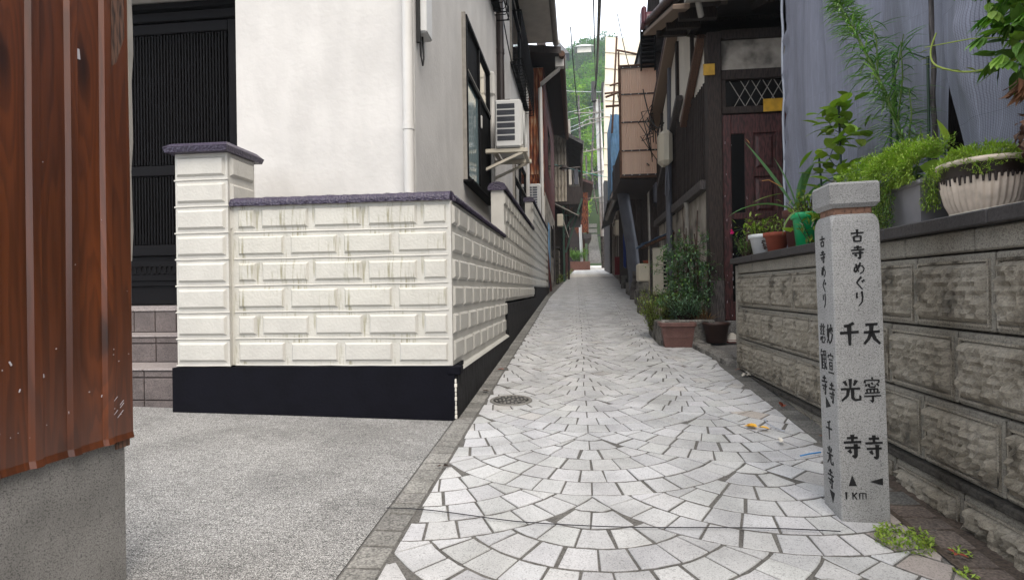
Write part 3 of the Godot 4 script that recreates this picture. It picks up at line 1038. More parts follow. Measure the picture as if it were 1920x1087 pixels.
# ---------------------------------------------------------------- white house
func make_white_house() -> void:
	var X := -1.1; var Z := -3.95
	var t := thing("white_house", "white rendered two-storey house behind the cream block wall", "house", Vector3(-4.0, 0.5, -8.0))
	var s := st()
	bx(s, Vector3(-2.42, 0.2, Z), Vector3(X, 6.7, -13.15))
	bx(s, Vector3(-9.0, 0.2, -4.28), Vector3(-2.422, 6.7, -13.14))
	bx(s, Vector3(-9.0, 3.22, Z - 0.002), Vector3(-2.424, 6.69, -4.278))
	obj("wall", s, M.stucco, t)
	# roof with deep eaves
	s = st()
	hexa(s, [Vector3(-9.6, 6.72, -3.4), Vector3(-0.46, 6.58, -3.4), Vector3(-0.46, 6.58, -13.3), Vector3(-9.6, 6.72, -13.3), Vector3(-9.6, 6.84, -3.4), Vector3(-0.46, 6.74, -3.4), Vector3(-0.46, 6.74, -13.3), Vector3(-9.6, 6.84, -13.3)])
	obj("eaves_soffit", s, M.plaster, t)
	s = st()
	hexa(s, [Vector3(-9.6, 6.86, -3.3), Vector3(-0.40, 6.76, -3.3), Vector3(-0.40, 6.76, -13.4), Vector3(-9.6, 6.86, -13.4), Vector3(-5.2, 8.6, -6.0), Vector3(-4.8, 8.6, -6.0), Vector3(-4.8, 8.6, -10.7), Vector3(-5.2, 8.6, -10.7)])
	obj("roof", s, M.roof_grey, t)
	s = st()
	tube(s, [Vector3(-0.40, 6.66, -3.3), Vector3(-0.40, 6.62, -13.45)], 0.07, -1, 10)
	obj("gutter", s, M.pipe_grey, t)
	# front corner downpipe
	s = st()
	tube(s, [Vector3(-1.135, 0.5, -3.905), Vector3(-1.135, 6.6, -3.905)], 0.037, -1, 14)
	tube(s, [Vector3(-1.135, 2.06, -3.905), Vector3(-1.135, 2.115, -3.905)], 0.041, -1, 14)
	bx(s, Vector3(-1.16, 2.12, -3.93), Vector3(-1.11, 2.145, -3.948))
	obj("downpipe", s, M.pipe_white, t)
	# brown pipe on the alley side
	s = st()
	tube(s, [Vector3(-1.045, 3.3, -8.32), Vector3(-1.045, 6.5, -8.32)], 0.055, -1, 12)
	tube(s, [Vector3(-1.045, 4.35, -8.32), Vector3(-1.045, 4.42, -8.32)], 0.062, -1, 12)
	obj("brown_pipe", s, M.pipe_brown, t)
	s = st()
	tube(s, [Vector3(-1.06, 2.2, -13.05), Vector3(-1.06, 6.5, -13.05)], 0.05, -1, 10)
	obj("rear_downpipe", s, M.pipe_white, t)
	# windows on the alley side: frame bars proud of the wall, panes set back inside them
	_side_window(t, X, -5.70, -7.28, 2.05, 3.70, 3.13, true)
	_side_window(t, X, -10.30, -12.55, 1.9, 3.45, 2.95, false)
	_side_window(t, X, -10.15, -12.9, 4.95, 6.55, 6.1, false)
	_side_window(t, X, -6.0, -8.1, 4.9, 6.45, 6.0, false)
	# wire window guards
	for g in [[-10.15, -13.1, 4.88, 5.85], [-6.0, -8.2, 4.78, 5.7]]:
		s = st()
		var rim := [Vector3(X + 0.02, g[3], g[0]), Vector3(X + 0.2, g[3], g[0]), Vector3(X + 0.2, g[3], g[1]), Vector3(X + 0.02, g[3], g[1])]
		tube(s, rim, 0.014, -1, 6)
		for y in [0.0, 0.12]:
			tube(s, [Vector3(X + 0.02, g[2] + y, g[0]), Vector3(X + 0.2, g[2] + y, g[0]), Vector3(X + 0.2, g[2] + y, g[1]), Vector3(X + 0.02, g[2] + y, g[1])], 0.010, -1, 6)
		var n := int(absf(g[1] - g[0]) / 0.16)
		for k in n + 1:
			var z := lerpf(g[0], g[1], float(k) / n)
			tube(s, [Vector3(X + 0.2, g[3], z), Vector3(X + 0.2, g[2] + 0.04, z), Vector3(X + 0.17, g[2], z), Vector3(X + 0.02, g[2], z)], 0.007, -1, 5)
		obj("window_guard", s, M.bronze, t)
	# meter box with its cable loop
	s = st()
	bx(s, Vector3(X, 2.78, -4.02), Vector3(X + 0.07, 3.12, -4.20), 0.012)
	obj("meter_box", s, M.tin_white, t)
	s = st()
	bx(s, Vector3(X + 0.005, 2.70, -3.99), Vector3(X + 0.03, 3.3, -4.012))
	tube(s, [Vector3(X + 0.02, 2.78, -4.1), Vector3(X + 0.03, 2.62, -4.09), Vector3(X + 0.03, 2.56, -4.06), Vector3(X + 0.025, 2.62, -4.03), Vector3(X + 0.02, 2.85, -4.02)], 0.007, -1, 6)
	obj("meter_cable", s, M.wire, t)
	# white pipe cover running down beside the air conditioner
	s = st()
	bx(s, Vector3(X, 3.45, -7.36), Vector3(X + 0.09, 3.75, -7.50), 0.02)
	tube(s, [Vector3(X + 0.05, 3.46, -7.43), Vector3(X + 0.05, 3.1, -7.43), Vector3(X + 0.06, 2.85, -7.35), Vector3(X + 0.05, 2.4, -7.4), Vector3(X + 0.05, 1.5, -7.4)], 0.034, -1, 10)
	obj("pipe_cover", s, M.pipe_white, t)
	_front_door()

func _side_window(t: Node3D, X: float, z0: float, z1: float, y0: float, y1: float, ym: float, near: bool) -> void:
	var w := Node3D.new()
	w.name = numbered(t, "window")
	t.add_child(w, true)
	var s := st()
	var e := X + 0.055
	for q in [[y0, y0 + 0.045], [y1 - 0.04, y1], [ym - 0.03, ym + 0.03]]:
		bx(s, Vector3(X - 0.01, q[0], z0), Vector3(e, q[1], z1), 0.005)
	for q in [z0, z1 + 0.045, (z0 + z1) / 2.0 + 0.025]:
		bx(s, Vector3(X - 0.012, y0 + 0.002, q), Vector3(e - 0.006, y1 - 0.002, q - 0.045), 0.005)
	bx(s, Vector3(X - 0.01, y0 - 0.03, z0 + 0.03), Vector3(e + 0.05, y0, z1 - 0.03), 0.006)
	obj("frame", s, M.bronze, w)
	s = st()
	bx(s, Vector3(X - 0.01, y1 + 0.001, z0 + 0.015), Vector3(e - 0.015, y1 + 0.016, z1 - 0.015))
	bx(s, Vector3(X - 0.01, y0, z0 + 0.001), Vector3(e - 0.015, y1, z0 + 0.014))
	bx(s, Vector3(e - 0.003, ym + 0.012, z0 - 0.01), Vector3(e + 0.004, ym + 0.024, z1 + 0.01))
	obj("bright_trim", s, M.pipe_grey, w)
	var zm := (z0 + z1) / 2.0
	s = st()
	bx(s, Vector3(X, y0 + 0.05, z0 - 0.05), Vector3(X + 0.024, ym - 0.035, zm + 0.03))
	obj("pane", s, M.glass_curtain if near else M.glass_pane, w)
	s = st()
	bx(s, Vector3(X, y0 + 0.05, zm - 0.03), Vector3(X + 0.034, ym - 0.035, z1 + 0.05))
	obj("screen_pane", s, M.bronze_dark, w)
	s = st()
	bx(s, Vector3(X, ym + 0.035, z0 - 0.05), Vector3(X + 0.024, y1 - 0.045, zm + 0.03))
	obj("pane", s, M.bronze_dark if near else M.glass_pane, w)
	s = st()
	bx(s, Vector3(X, ym + 0.035, zm - 0.03), Vector3(X + 0.024, y1 - 0.045, z1 + 0.05))
	obj("pane", s, M.glass_pane, w)
	if near:
		s = st()
		bx(s, Vector3(e - 0.004, 2.78, zm + 0.01), Vector3(e + 0.012, 2.92, zm - 0.03), 0.004)
		obj("catch", s, M.pipe_white, w)

func _front_door() -> void:
	var t := thing("front_door", "black slatted metal front door at the top of tiled steps", "door", Vector3(-3.0, 0.865, -4.2))
	var z := -4.2
	var s := st()
	bx(s, Vector3(-2.555, 0.866, z - 0.07), Vector3(-2.425, 3.21, z + 0.03), 0.006)
	bx(s, Vector3(-3.93, 0.866, z - 0.07), Vector3(-3.84, 3.21, z + 0.03), 0.006)
	bx(s, Vector3(-3.84, 3.06, z - 0.07), Vector3(-2.557, 3.13, z + 0.03), 0.006)
	bx(s, Vector3(-3.84, 3.16, z - 0.07), Vector3(-2.557, 3.209, z + 0.02), 0.006)
	obj("frame", s, M.bronze, t)
	s = st()
	bx(s, Vector3(-3.83, 0.868, z - 0.066), Vector3(-2.56, 3.055, z - 0.03))
	obj("leaf", s, M.bronze_dark, t)
	s = st()
	bx(s, Vector3(-2.63, 0.87, z - 0.03), Vector3(-2.56, 3.055, z + 0.015), 0.006)
	bx(s, Vector3(-3.83, 0.87, z - 0.03), Vector3(-3.76, 3.055, z + 0.015), 0.006)
	bx(s, Vector3(-3.76, 2.97, z - 0.03), Vector3(-2.632, 3.053, z + 0.013), 0.006)
	bx(s, Vector3(-3.76, 1.87, z - 0.03), Vector3(-2.632, 1.95, z + 0.013), 0.006)
	bx(s, Vector3(-3.76, 1.25, z - 0.03), Vector3(-2.632, 1.335, z + 0.013), 0.006)
	bx(s, Vector3(-3.76, 0.872, z - 0.03), Vector3(-2.632, 1.02, z + 0.013), 0.006)
	obj("rails", s, M.bronze, t)
	for k in 44:
		var x := -2.652 - k * 0.0252
		for q in [[1.955, 2.966], [1.338, 1.868]]:
			var b := st()
			bx(b, Vector3(x, q[0], z - 0.03), Vector3(x - 0.0125, q[1], z + 0.006), 0.003)
			obj("slat", b, M.bronze, t)
	s = st()
	bx(s, Vector3(-3.74, 1.03, z - 0.03), Vector3(-2.65, 1.245, z - 0.012))
	obj("kick_panel", s, M.bronze, t)
	s = st()
	bx(s, Vector3(-3.70, 1.055, z - 0.014), Vector3(-2.69, 1.215, z - 0.004), 0.006)
	bx(s, Vector3(-3.76, 1.018, z + 0.012), Vector3(-2.64, 1.03, z + 0.03))
	for k in 22:
		var cx := -2.74 - k * 0.042
		var pts := []
		for i in 9:
			var w := TAU * i / 8.0 * 0.85
			pts.append(Vector3(cx + cos(w) * 0.024 * (1.0 if k % 2 == 0 else -1.0), 1.135 + sin(w) * 0.045 * (1.0 - i * 0.06), z + 0.0))
		tube(s, pts, 0.006, 0.004, 5)
	obj("relief_panel", s, M.bronze, t)
	s = st()
	bx(s, Vector3(-2.53, 2.16, z + 0.028), Vector3(-2.47, 2.21, z + 0.05), 0.004)
	obj("handle", s, M.bronze_dark, t)
	# tiled steps
	var u := thing("entrance_steps", "three brown tiled steps rising to the black front door", "steps", Vector3(-3.0, 0.2, -3.7))
	var tops := [0.483, 0.668, 0.838]; var zf := [-3.385, -3.72, -4.02]
	for k in 3:
		var zb: float = zf[k + 1] if k < 2 else -4.27
		s = st()
		bx(s, Vector3(-3.96, 0.0 if k == 0 else tops[k - 1] - 0.05, zf[k] - 0.012), Vector3(-2.436, tops[k] - 0.012, zb - 0.05))
		obj("step", s, M.grout, u)
		var b0: float = 0.10 if k == 0 else tops[k - 1]
		var cell := 0.206 if k < 2 else 0.17
		var x: float = -2.455 - [0.06, 0.03, 0.17][k]
		var first := true
		var xe := -2.438
		while xe > -3.9:
			for lay in (2 if k < 2 else 1):
				var ya: float = b0 if lay == 0 else tops[k] - 0.055
				var yb: float = (tops[k] - 0.058 if k < 2 else tops[k] - 0.012) if lay == 0 else tops[k] - 0.014
				if k == 0 and lay == 0: ya = 0.285
				var b := st()
				bx(b, Vector3(xe - 0.003, ya + 0.003, zf[k] - 0.02), Vector3(x + 0.003, yb - 0.003, zf[k]), 0.003)
				obj("tile", b, M.step_tile, u)
				if k == 0 and lay == 0:
					b = st()
					bx(b, Vector3(xe - 0.003, 0.1, zf[k] - 0.02), Vector3(x + 0.003, 0.279, zf[k]), 0.003)
					obj("tile", b, M.step_tile, u)
			var b2 := st()
			bx(b2, Vector3(xe - 0.0015, tops[k] - 0.012, zf[k] + 0.008), Vector3(x + 0.0015, tops[k], zb + 0.004), 0.003)
			obj("tread_tile", b2, M.step_nosing, u)
			xe = x
			x -= cell
	s = st()
	bx(s, Vector3(-3.84, 0.80, -4.06), Vector3(-2.44, 0.864, -4.28))
	obj("door_sill", s, M.step_nosing, u)

func make_air_conditioner() -> void:
	var b0 := Vector3(-0.945, 2.655, -6.9); var b1 := Vector3(-0.63, 3.225, -7.66)
	var t := thing("air_conditioner", "white outdoor air conditioner unit on a bracket high on the white house", "air conditioner", Vector3(-0.78, 2.64, -7.3))
	var s := st()
	bx(s, b0, b1, 0.018)
	obj("casing", s, M.tin_white, t)
	for k in 6:
		s = st()
		var y := 2.735 + k * 0.0765
		bx(s, Vector3(-0.918, y, -6.897), Vector3(-0.705, y + 0.058, -6.903))
		var g := obj("coil_slot", s, M.glass_dark, t)
		s = st()
		for i in 4: bx(s, Vector3(-0.914, y + 0.006 + i * 0.014, -6.892), Vector3(-0.709, y + 0.010 + i * 0.014, -6.8969))
		obj("coil_fins", s, M.pole_slate, g)
	s = st()
	for k in 7:
		var r := 0.03 + k * 0.032
		var pts := []
		for i in 25: pts.append(Vector3(-0.612, 2.94 + cos(TAU * i / 24.0) * r, -7.22 + sin(TAU * i / 24.0) * r))
		tube(s, pts, 0.004, -1, 5)
	for k in 8: bar(s, Vector3(-0.612, 2.94, -7.22), Vector3(-0.612, 2.94 + cos(TAU * k / 8.0) * 0.23, -7.22 + sin(TAU * k / 8.0) * 0.23), 0.006, 0.006)
	bx(s, Vector3(-0.629, 2.70, -6.96), Vector3(-0.618, 3.19, -6.98))
	obj("fan_grille", s, M.tin_white, t)
	s = st()
	bx(s, Vector3(-0.85, 3.226, -6.92), Vector3(-0.76, 3.236, -7.0), 0.003)
	obj("top_cap", s, M.iron_dark, t)
	var u := thing("wall_bracket", "grey steel bracket carrying the high air conditioner", "bracket", Vector3(-1.09, 2.5, -7.3))
	for z in [-6.93, -7.55]:
		s = st()
		bx(s, Vector3(-1.098, 2.60, z), Vector3(-0.56, 2.648, z - 0.06), 0.004)
		bar(s, Vector3(-1.085, 2.40, z - 0.03), Vector3(-0.62, 2.60, z - 0.03), 0.045, 0.03)
		bx(s, Vector3(-1.098, 2.36, z - 0.005), Vector3(-1.085, 3.3, z - 0.055))
		obj("arm", s, M.tin_cream, u)
	s = st()
	bx(s, Vector3(-0.62, 2.603, -6.995), Vector3(-0.58, 2.64, -7.54))
	bx(s, Vector3(-0.98, 2.603, -6.995), Vector3(-0.94, 2.64, -7.54))
	obj("rail", s, M.tin_cream, u)

# ---------------------------------------------------------------- guide post
const GLYPHS := {
	"ko": [[.05,.3,.95,.27],[.5,.0,.5,.55],[.25,.55,.27,.97],[.25,.56,.75,.54,.73,.97],[.27,.92,.73,.92]],
	"ji": [[.22,.15,.78,.13],[.5,.0,.5,.33],[.04,.34,.96,.31],[.1,.57,.9,.55],[.66,.4,.66,.9,.62,.98,.48,.9],[.3,.66,.42,.8]],
	"me": [[.25,.12,.32,.5,.48,.82],[.62,.02,.5,.4,.2,.82,.08,.7,.16,.42,.5,.26,.8,.32,.93,.56,.82,.84,.55,.98]],
	"gu": [[.68,.0,.25,.42,.3,.52,.75,.98],[.72,.3,.82,.44],[.86,.22,.96,.36]],
	"ri": [[.25,.08,.22,.45,.34,.4],[.7,.0,.76,.4,.68,.75,.4,1.0]],
	"sen": [[.74,.03,.5,.13,.24,.17],[.03,.46,.97,.42],[.5,.13,.51,1.0]],
	"kou": [[.5,.0,.5,.44],[.2,.1,.32,.3],[.8,.07,.66,.3],[.03,.46,.97,.43],[.4,.46,.34,.75,.06,.98],[.6,.45,.6,.85,.7,.94,.97,.92,.96,.74]],
	"ten": [[.15,.12,.85,.1],[.05,.46,.95,.43],[.5,.12,.47,.45,.3,.75,.05,.97],[.5,.46,.68,.76,.96,.97]],
	"nei": [[.5,.0,.52,.09],[.1,.24,.1,.13,.9,.12,.85,.23],[.18,.28,.14,.38],[.3,.26,.35,.39,.64,.4,.68,.32],[.46,.22,.54,.3],[.76,.25,.86,.36],[.2,.48,.8,.47,.79,.62],[.2,.48,.21,.62],[.4,.48,.4,.62],[.6,.48,.6,.62],[.08,.64,.92,.62],[.04,.77,.97,.74],[.52,.76,.52,.95,.49,1.0,.38,.92]],
	"myou": [[.24,.05,.1,.58,.42,.95],[.4,.25,.3,.65,.02,.97],[.0,.32,.46,.29],[.7,.02,.7,.5],[.56,.2,.48,.42],[.84,.18,.96,.38],[.94,.48,.76,.8,.42,1.0]],
	"sen2": [[.5,.0,.52,.1],[.08,.26,.1,.13,.9,.12,.86,.24],[.2,.33,.8,.32],[.3,.46,.3,.8],[.3,.46,.7,.45,.7,.8],[.3,.62,.7,.62],[.3,.79,.7,.79],[.06,.96,.95,.94]],
	"ji2": [[.3,.0,.38,.11],[.7,.0,.6,.11],[.05,.15,.95,.13],[.32,.18,.16,.33,.33,.36,.12,.54,.4,.52],[.72,.18,.57,.33,.75,.36,.54,.54,.84,.52],[.18,.68,.1,.86],[.32,.64,.38,.95,.72,.95,.76,.82],[.5,.62,.58,.74],[.82,.64,.94,.82]],
	"kan": [[.2,.0,.04,.2],[.1,.12,.5,.1],[.02,.28,.5,.26],[.15,.28,.15,1.0],[.3,.28,.3,.95],[.15,.48,.48,.47],[.15,.63,.48,.62],[.15,.78,.48,.77],[.12,.95,.5,.93],[.6,.05,.6,.65],[.6,.05,.92,.05,.92,.65],[.6,.25,.92,.25],[.6,.45,.92,.45],[.6,.65,.92,.65],[.7,.65,.65,.85,.52,1.0],[.82,.65,.82,.92,1.0,.92,1.0,.78]],
	"one": [[.5,.05,.5,.95]],
	"k": [[.2,.02,.2,.98],[.85,.05,.22,.55],[.4,.42,.85,.98]],
	"m": [[.08,.15,.08,.98],[.08,.15,.5,.13,.5,.98],[.5,.15,.92,.13,.92,.98]],
}

# brush strokes: thin tapered slabs lying just proud of a face (origin o, axes u right and d down)
func glyph(s: SurfaceTool, key: String, o: Vector3, u: Vector3, d: Vector3, n: Vector3, w: float, h: float, pen: float) -> void:
	for g in GLYPHS[key]:
		var pts := []
		for i in g.size() / 2: pts.append(Vector2(g[i * 2] * w, g[i * 2 + 1] * h))
		var path := []
		for i in pts.size() - 1:
			for k in 3: path.append(pts[i].lerp(pts[i + 1], k / 3.0))
		path.append(pts[-1])
		var l := []; var r := []
		for i in path.size():
			var q: Vector2 = (path[mini(i + 1, path.size() - 1)] - path[maxi(i - 1, 0)]).normalized().orthogonal()
			var f := float(i) / (path.size() - 1)
			var horizontal := absf(q.y) > 0.8
			var t := pen * (0.62 if horizontal else 1.0) * lerpf(1.18, 0.62 if not horizontal else 1.15, f)
			l.append(path[i] + q * t * 0.5); r.append(path[i] - q * t * 0.5)
		var P := func(q: Vector2, up: float) -> Vector3: return o + u * q.x + d * q.y + n * up
		for i in path.size() - 1:
			quad(s, P.call(l[i], 0.0012), P.call(l[i + 1], 0.0012), P.call(r[i + 1], 0.0012), P.call(r[i], 0.0012), n)
			quad(s, P.call(l[i], 0.0), P.call(l[i + 1], 0.0), P.call(l[i + 1], 0.0012), P.call(l[i], 0.0012), u * 0.01 + d * 0.013)
			quad(s, P.call(r[i], 0.0), P.call(r[i + 1], 0.0), P.call(r[i + 1], 0.0012), P.call(r[i], 0.0012), -u * 0.01 - d * 0.013)
		for e in [0, path.size() - 1]:
			quad(s, P.call(l[e], 0.0), P.call(r[e], 0.0), P.call(r[e], 0.0012), P.call(l[e], 0.0012), Vector3.UP)

func wedge(s: SurfaceTool, a: Vector3, b: Vector3, c: Vector3, n: Vector3) -> void:
	var k := n * 0.0012
	tri(s, a + k, b + k, c + k, n)
	for q in [[a, b, c], [b, c, a], [c, a, b]]:
		quad(s, q[0], q[1], q[1] + k, q[0] + k, (q[0] + q[1]) / 2.0 - q[2])

func make_post() -> void:
	var t := thing("guide_post", "square grey granite guide post with black brushed lettering beside the block wall", "stone post", Vector3(0.905, 0.118, -2.128))
	t.rotation = Vector3(0.0, deg_to_rad(-2.0), deg_to_rad(1.25))
	var W := 0.157
	var s := st()
	# shaft with rounded shoulders
	var c := Vector3(W / 2, 0, -W / 2)
	var prof := [[-0.1, 0.5, 0.003], [0.0, 0.5, 0.003], [1.030, 0.5, 0.003], [1.050, 0.492, 0.006], [1.066, 0.47, 0.012], [1.074, 0.44, 0.014], [1.078, 0.36, 0.01]]
	var rows := []
	for p in prof:
		var r := []
		var h: float = p[1] * W; var e: float = p[2]
		for q in [[-h, -h + e], [-h, h - e], [-h + e, h], [h - e, h], [h, h - e], [h, -h + e], [h - e, -h], [-h + e, -h]]:
			r.append(c + Vector3(q[0], p[0], q[1]))
		rows.append(r)
	for i in rows.size() - 1:
		for k in 8:
			var l := (k + 1) % 8
			var m: Vector3 = (rows[i][k] + rows[i + 1][l]) / 2.0 - c
			quad(s, rows[i][k], rows[i][l], rows[i + 1][l], rows[i + 1][k], Vector3(m.x, 0.02 if i > 1 else 0.0, m.z))
	for k in range(1, 7): tri(s, rows[-1][0], rows[-1][k], rows[-1][k + 1], Vector3.UP)
	obj("shaft", s, M.granite, t, true)
	s = st()
	bx(s, c + Vector3(-W * 0.40, 1.072, -W * 0.40), c + Vector3(W * 0.40, 1.105, W * 0.40), 0.004)
	obj("neck", s, M.rust_stain, t, true)
	s = st()
	var h := W * 0.515
	var ya := 1.098; var yb := 1.112; var yc := 1.178; var yd := 1.186; var ye := 1.196
	var ring := func(hh: float, y: float) -> Array: return [c + Vector3(-hh, y, -hh), c + Vector3(hh, y, -hh), c + Vector3(hh, y, hh), c + Vector3(-hh, y, hh)]
	var rr := [ring.call(h * 0.86, ya), ring.call(h, yb), ring.call(h, yc), ring.call(h * 0.94, yd), ring.call(h * 0.15, ye)]
	for i in 4: hexa(s, rr[i] + rr[i + 1])
	obj("cap", s, M.granite, t, true)
	# front face
	s = st()
	var f := func(key: String, x: float, y: float, w: float, hh: float, pen: float) -> void:
		glyph(s, key, Vector3(x, y, 0.0004), Vector3.RIGHT, Vector3.DOWN, Vector3.BACK, w, hh, pen)
	f.call("ko", 0.060, 1.020, 0.046, 0.044, 0.0075)
	f.call("ji", 0.060, 0.964, 0.046, 0.046, 0.0075)
	f.call("me", 0.066, 0.906, 0.038, 0.040, 0.0055)
	f.call("gu", 0.068, 0.856, 0.034, 0.044, 0.0055)
	f.call("ri", 0.066, 0.806, 0.036, 0.050, 0.0055)
	f.call("sen", 0.014, 0.700, 0.064, 0.080, 0.0135)
	f.call("ten", 0.090, 0.700, 0.056, 0.078, 0.0125)
	f.call("kou", 0.010, 0.505, 0.066, 0.078, 0.0100)
	f.call("nei", 0.084, 0.510, 0.058, 0.086, 0.0065)
	f.call("ji", 0.012, 0.312, 0.062, 0.080, 0.0115)
	f.call("ji", 0.082, 0.310, 0.060, 0.082, 0.0105)
	f.call("one", 0.011, 0.115, 0.012, 0.028, 0.0065)
	f.call("k", 0.034, 0.113, 0.020, 0.026, 0.0042)
	f.call("m", 0.058, 0.113, 0.024, 0.024, 0.0040)
	wedge(s, Vector3(0.026, 0.135, 0.0004), Vector3(0.052, 0.135, 0.0004), Vector3(0.038, 0.172, 0.0004), Vector3.BACK)
	wedge(s, Vector3(0.136, 0.138, 0.0004), Vector3(0.136, 0.163, 0.0004), Vector3(0.094, 0.150, 0.0004), Vector3.BACK)
	obj("front_inscription", s, M.ink, t, true)
	# left face: u runs towards the camera side
	s = st()
	var g := func(key: String, x: float, y: float, w: float, hh: float, pen: float) -> void:
		glyph(s, key, Vector3(-0.0004, y, -W + x), Vector3.BACK, Vector3.DOWN, Vector3.LEFT, w, hh, pen)
	g.call("ko", 0.050, 1.008, 0.050, 0.040, 0.007)
	g.call("ji", 0.050, 0.955, 0.050, 0.044, 0.007)
	g.call("me", 0.056, 0.900, 0.040, 0.040, 0.006)
	g.call("gu", 0.058, 0.850, 0.038, 0.044, 0.006)
	g.call("ri", 0.058, 0.800, 0.036, 0.050, 0.006)
	g.call("ji2", 0.020, 0.690, 0.054, 0.072, 0.0065)
	g.call("kan", 0.020, 0.596, 0.054, 0.074, 0.0055)
	g.call("ji", 0.020, 0.502, 0.054, 0.070, 0.0085)
	g.call("myou", 0.086, 0.694, 0.054, 0.072, 0.0075)
	g.call("sen2", 0.086, 0.590, 0.054, 0.074, 0.0065)
	g.call("ji", 0.086, 0.486, 0.054, 0.074, 0.0085)
	g.call("sen", 0.046, 0.345, 0.056, 0.070, 0.0085)
	g.call("kou", 0.046, 0.250, 0.056, 0.066, 0.0075)
	g.call("ji", 0.046, 0.168, 0.056, 0.070, 0.0085)
	wedge(s, Vector3(-0.0004, 0.385, -W + 0.055), Vector3(-0.0004, 0.425, -W + 0.055), Vector3(-0.0004, 0.398, -W + 0.098), Vector3.LEFT)
	wedge(s, Vector3(-0.0004, 0.09, -W + 0.060), Vector3(-0.0004, 0.09, -W + 0.105), Vector3(-0.0004, 0.050, -W + 0.086), Vector3.LEFT)
	obj("side_inscription", s, M.ink, t, true)

# ---------------------------------------------------------------- right block wall
func make_block_wall() -> void:
	var X := 1.30
	var t := thing("block_wall", "weathered grey hammered-face block wall with dark coping carrying potted plants", "wall", Vector3(X + 0.1, 0.15, -3.0))
	var s := st()
	bx(s, Vector3(X + 0.022, -0.2, -4.86), Vector3(X + 0.16, 1.052, 1.2))
	obj("mortar_core", s, M.plinth, t)
	s = st()
	bx(s, Vector3(X - 0.012, 0.0, -4.861), Vector3(X + 0.17, 1.118, -4.905), 0.006)
	obj("end_slab", s, M.block_edge, t)
	var L := 0.42; var H := 0.2545
	var rows := [[0.790, 1.048], [0.534, 0.787], [0.279, 0.531], [-0.02, 0.238]]
	for k in rows.size():
		var y0: float = rows[k][0]; var y1: float = rows[k][1]
		var z: float = -4.855 + [0.365, 0.18, 0.40, 0.2][k]
		var ze := -4.855
		while ze < 1.0:
			var zz := minf(z, 1.2)
			var b := st()
			# a dressed margin and a hammered field standing 6 mm proud of it
			bx(b, Vector3(X + 0.03, y0 + 0.003, ze + 0.005), Vector3(X, y1 - 0.003, zz - 0.005), 0.005)
			var o := obj("block", b, M.block_edge, t)
			if zz - ze > 0.1:
				b = st()
				var m := 0.028
				var nu := 24; var nv := 13
				b.set_smooth_group(-1)
				var dim := []
				for a in 11:
					for c in 6: dim.append([Vector2((a + 0.5 + 0.5 * (c % 2) + rng.randf_range(-0.25, 0.25)) / 11.0 * (zz - ze - 2.0 * m), (c + 0.5 + rng.randf_range(-0.25, 0.25)) / 6.0 * (y1 - y0 - 2.0 * m)), rng.randf_range(0.018, 0.036)])
				var fu := func(i: int, j: int) -> Vector3:
					var q := Vector3(X, lerpf(y0 + m, y1 - m - 0.006, float(j) / nv), lerpf(ze + m, zz - m, float(i) / nu))
					if i == 0 or j == 0 or i == nu or j == nv: return q
					var best := 9.0; var dep := 0.0
					var p := Vector2(q.z - ze - m, q.y - y0 - m)
					for e in dim:
						var dd: float = p.distance_squared_to(e[0])
						if dd < best: best = dd; dep = e[1]
					q.x -= 0.037 - dep * (1.0 - minf(1.0, sqrt(best) / 0.024))
					return q
				var grid := []
				for i in nu + 1:
					var col := []
					for j in nv + 1: col.append(fu.call(i, j))
					grid.append(col)
				for i in nu:
					for j in nv:
						quad(b, grid[i][j], grid[i + 1][j], grid[i + 1][j + 1], grid[i][j + 1], Vector3.LEFT)
				b.set_smooth_group(-1)
				# raised fillet framing the field
				for q in [[y0 + m - 0.011, y0 + m - 0.003, ze + m - 0.011, zz - m + 0.011], [y1 - m - 0.003, y1 - m + 0.005, ze + m - 0.011, zz - m + 0.011], [y0 + m - 0.003, y1 - m - 0.003, ze + m - 0.011, ze + m - 0.003], [y0 + m - 0.003, y1 - m - 0.003, zz - m + 0.003, zz - m + 0.011]]:
					bx(b, Vector3(X + 0.004, q[0], q[2]), Vector3(X - 0.008, q[1], q[3]))
				obj("hammered_face", b, M.block, o)
			ze = zz
			z += L
	# thin ledge over the lowest course
	s = st()
	bx(s, Vector3(X - 0.016, 0.243, -4.855), Vector3(X + 0.03, 0.274, 1.2), 0.006)
	obj("ledge", s, M.plinth, t)
	var z := -4.86
	while z < 1.1:
		var b := st()
		bx(b, Vector3(X - 0.004, 1.053, z + 0.003), Vector3(X + 0.15, 1.128, minf(z + 0.40, 1.2) - 0.003), 0.006)
		obj("cap_block", b, M.block_edge, t)
		z += 0.40
	z = -4.93
	while z < 1.1:
		var b := st()
		bx(b, Vector3(X - 0.048, 1.131, z + 0.0015), Vector3(X + 0.20, 1.176 + rng.randf_range(-0.001, 0.001), minf(z + 0.60, 1.2) - 0.0015), 0.004)
		obj("coping_slab", b, M.coping, t)
		z += 0.60
	# raised bed behind the wall
	s = st()
	bx(s, Vector3(X + 0.165, 0.0, -4.84), Vector3(X + 0.56, 1.10, 1.2))
	var o := obj("raised_bed", s, M.soil)
	tag(o, "narrow raised bed of dark earth between block wall and grey netting", "flower bed")

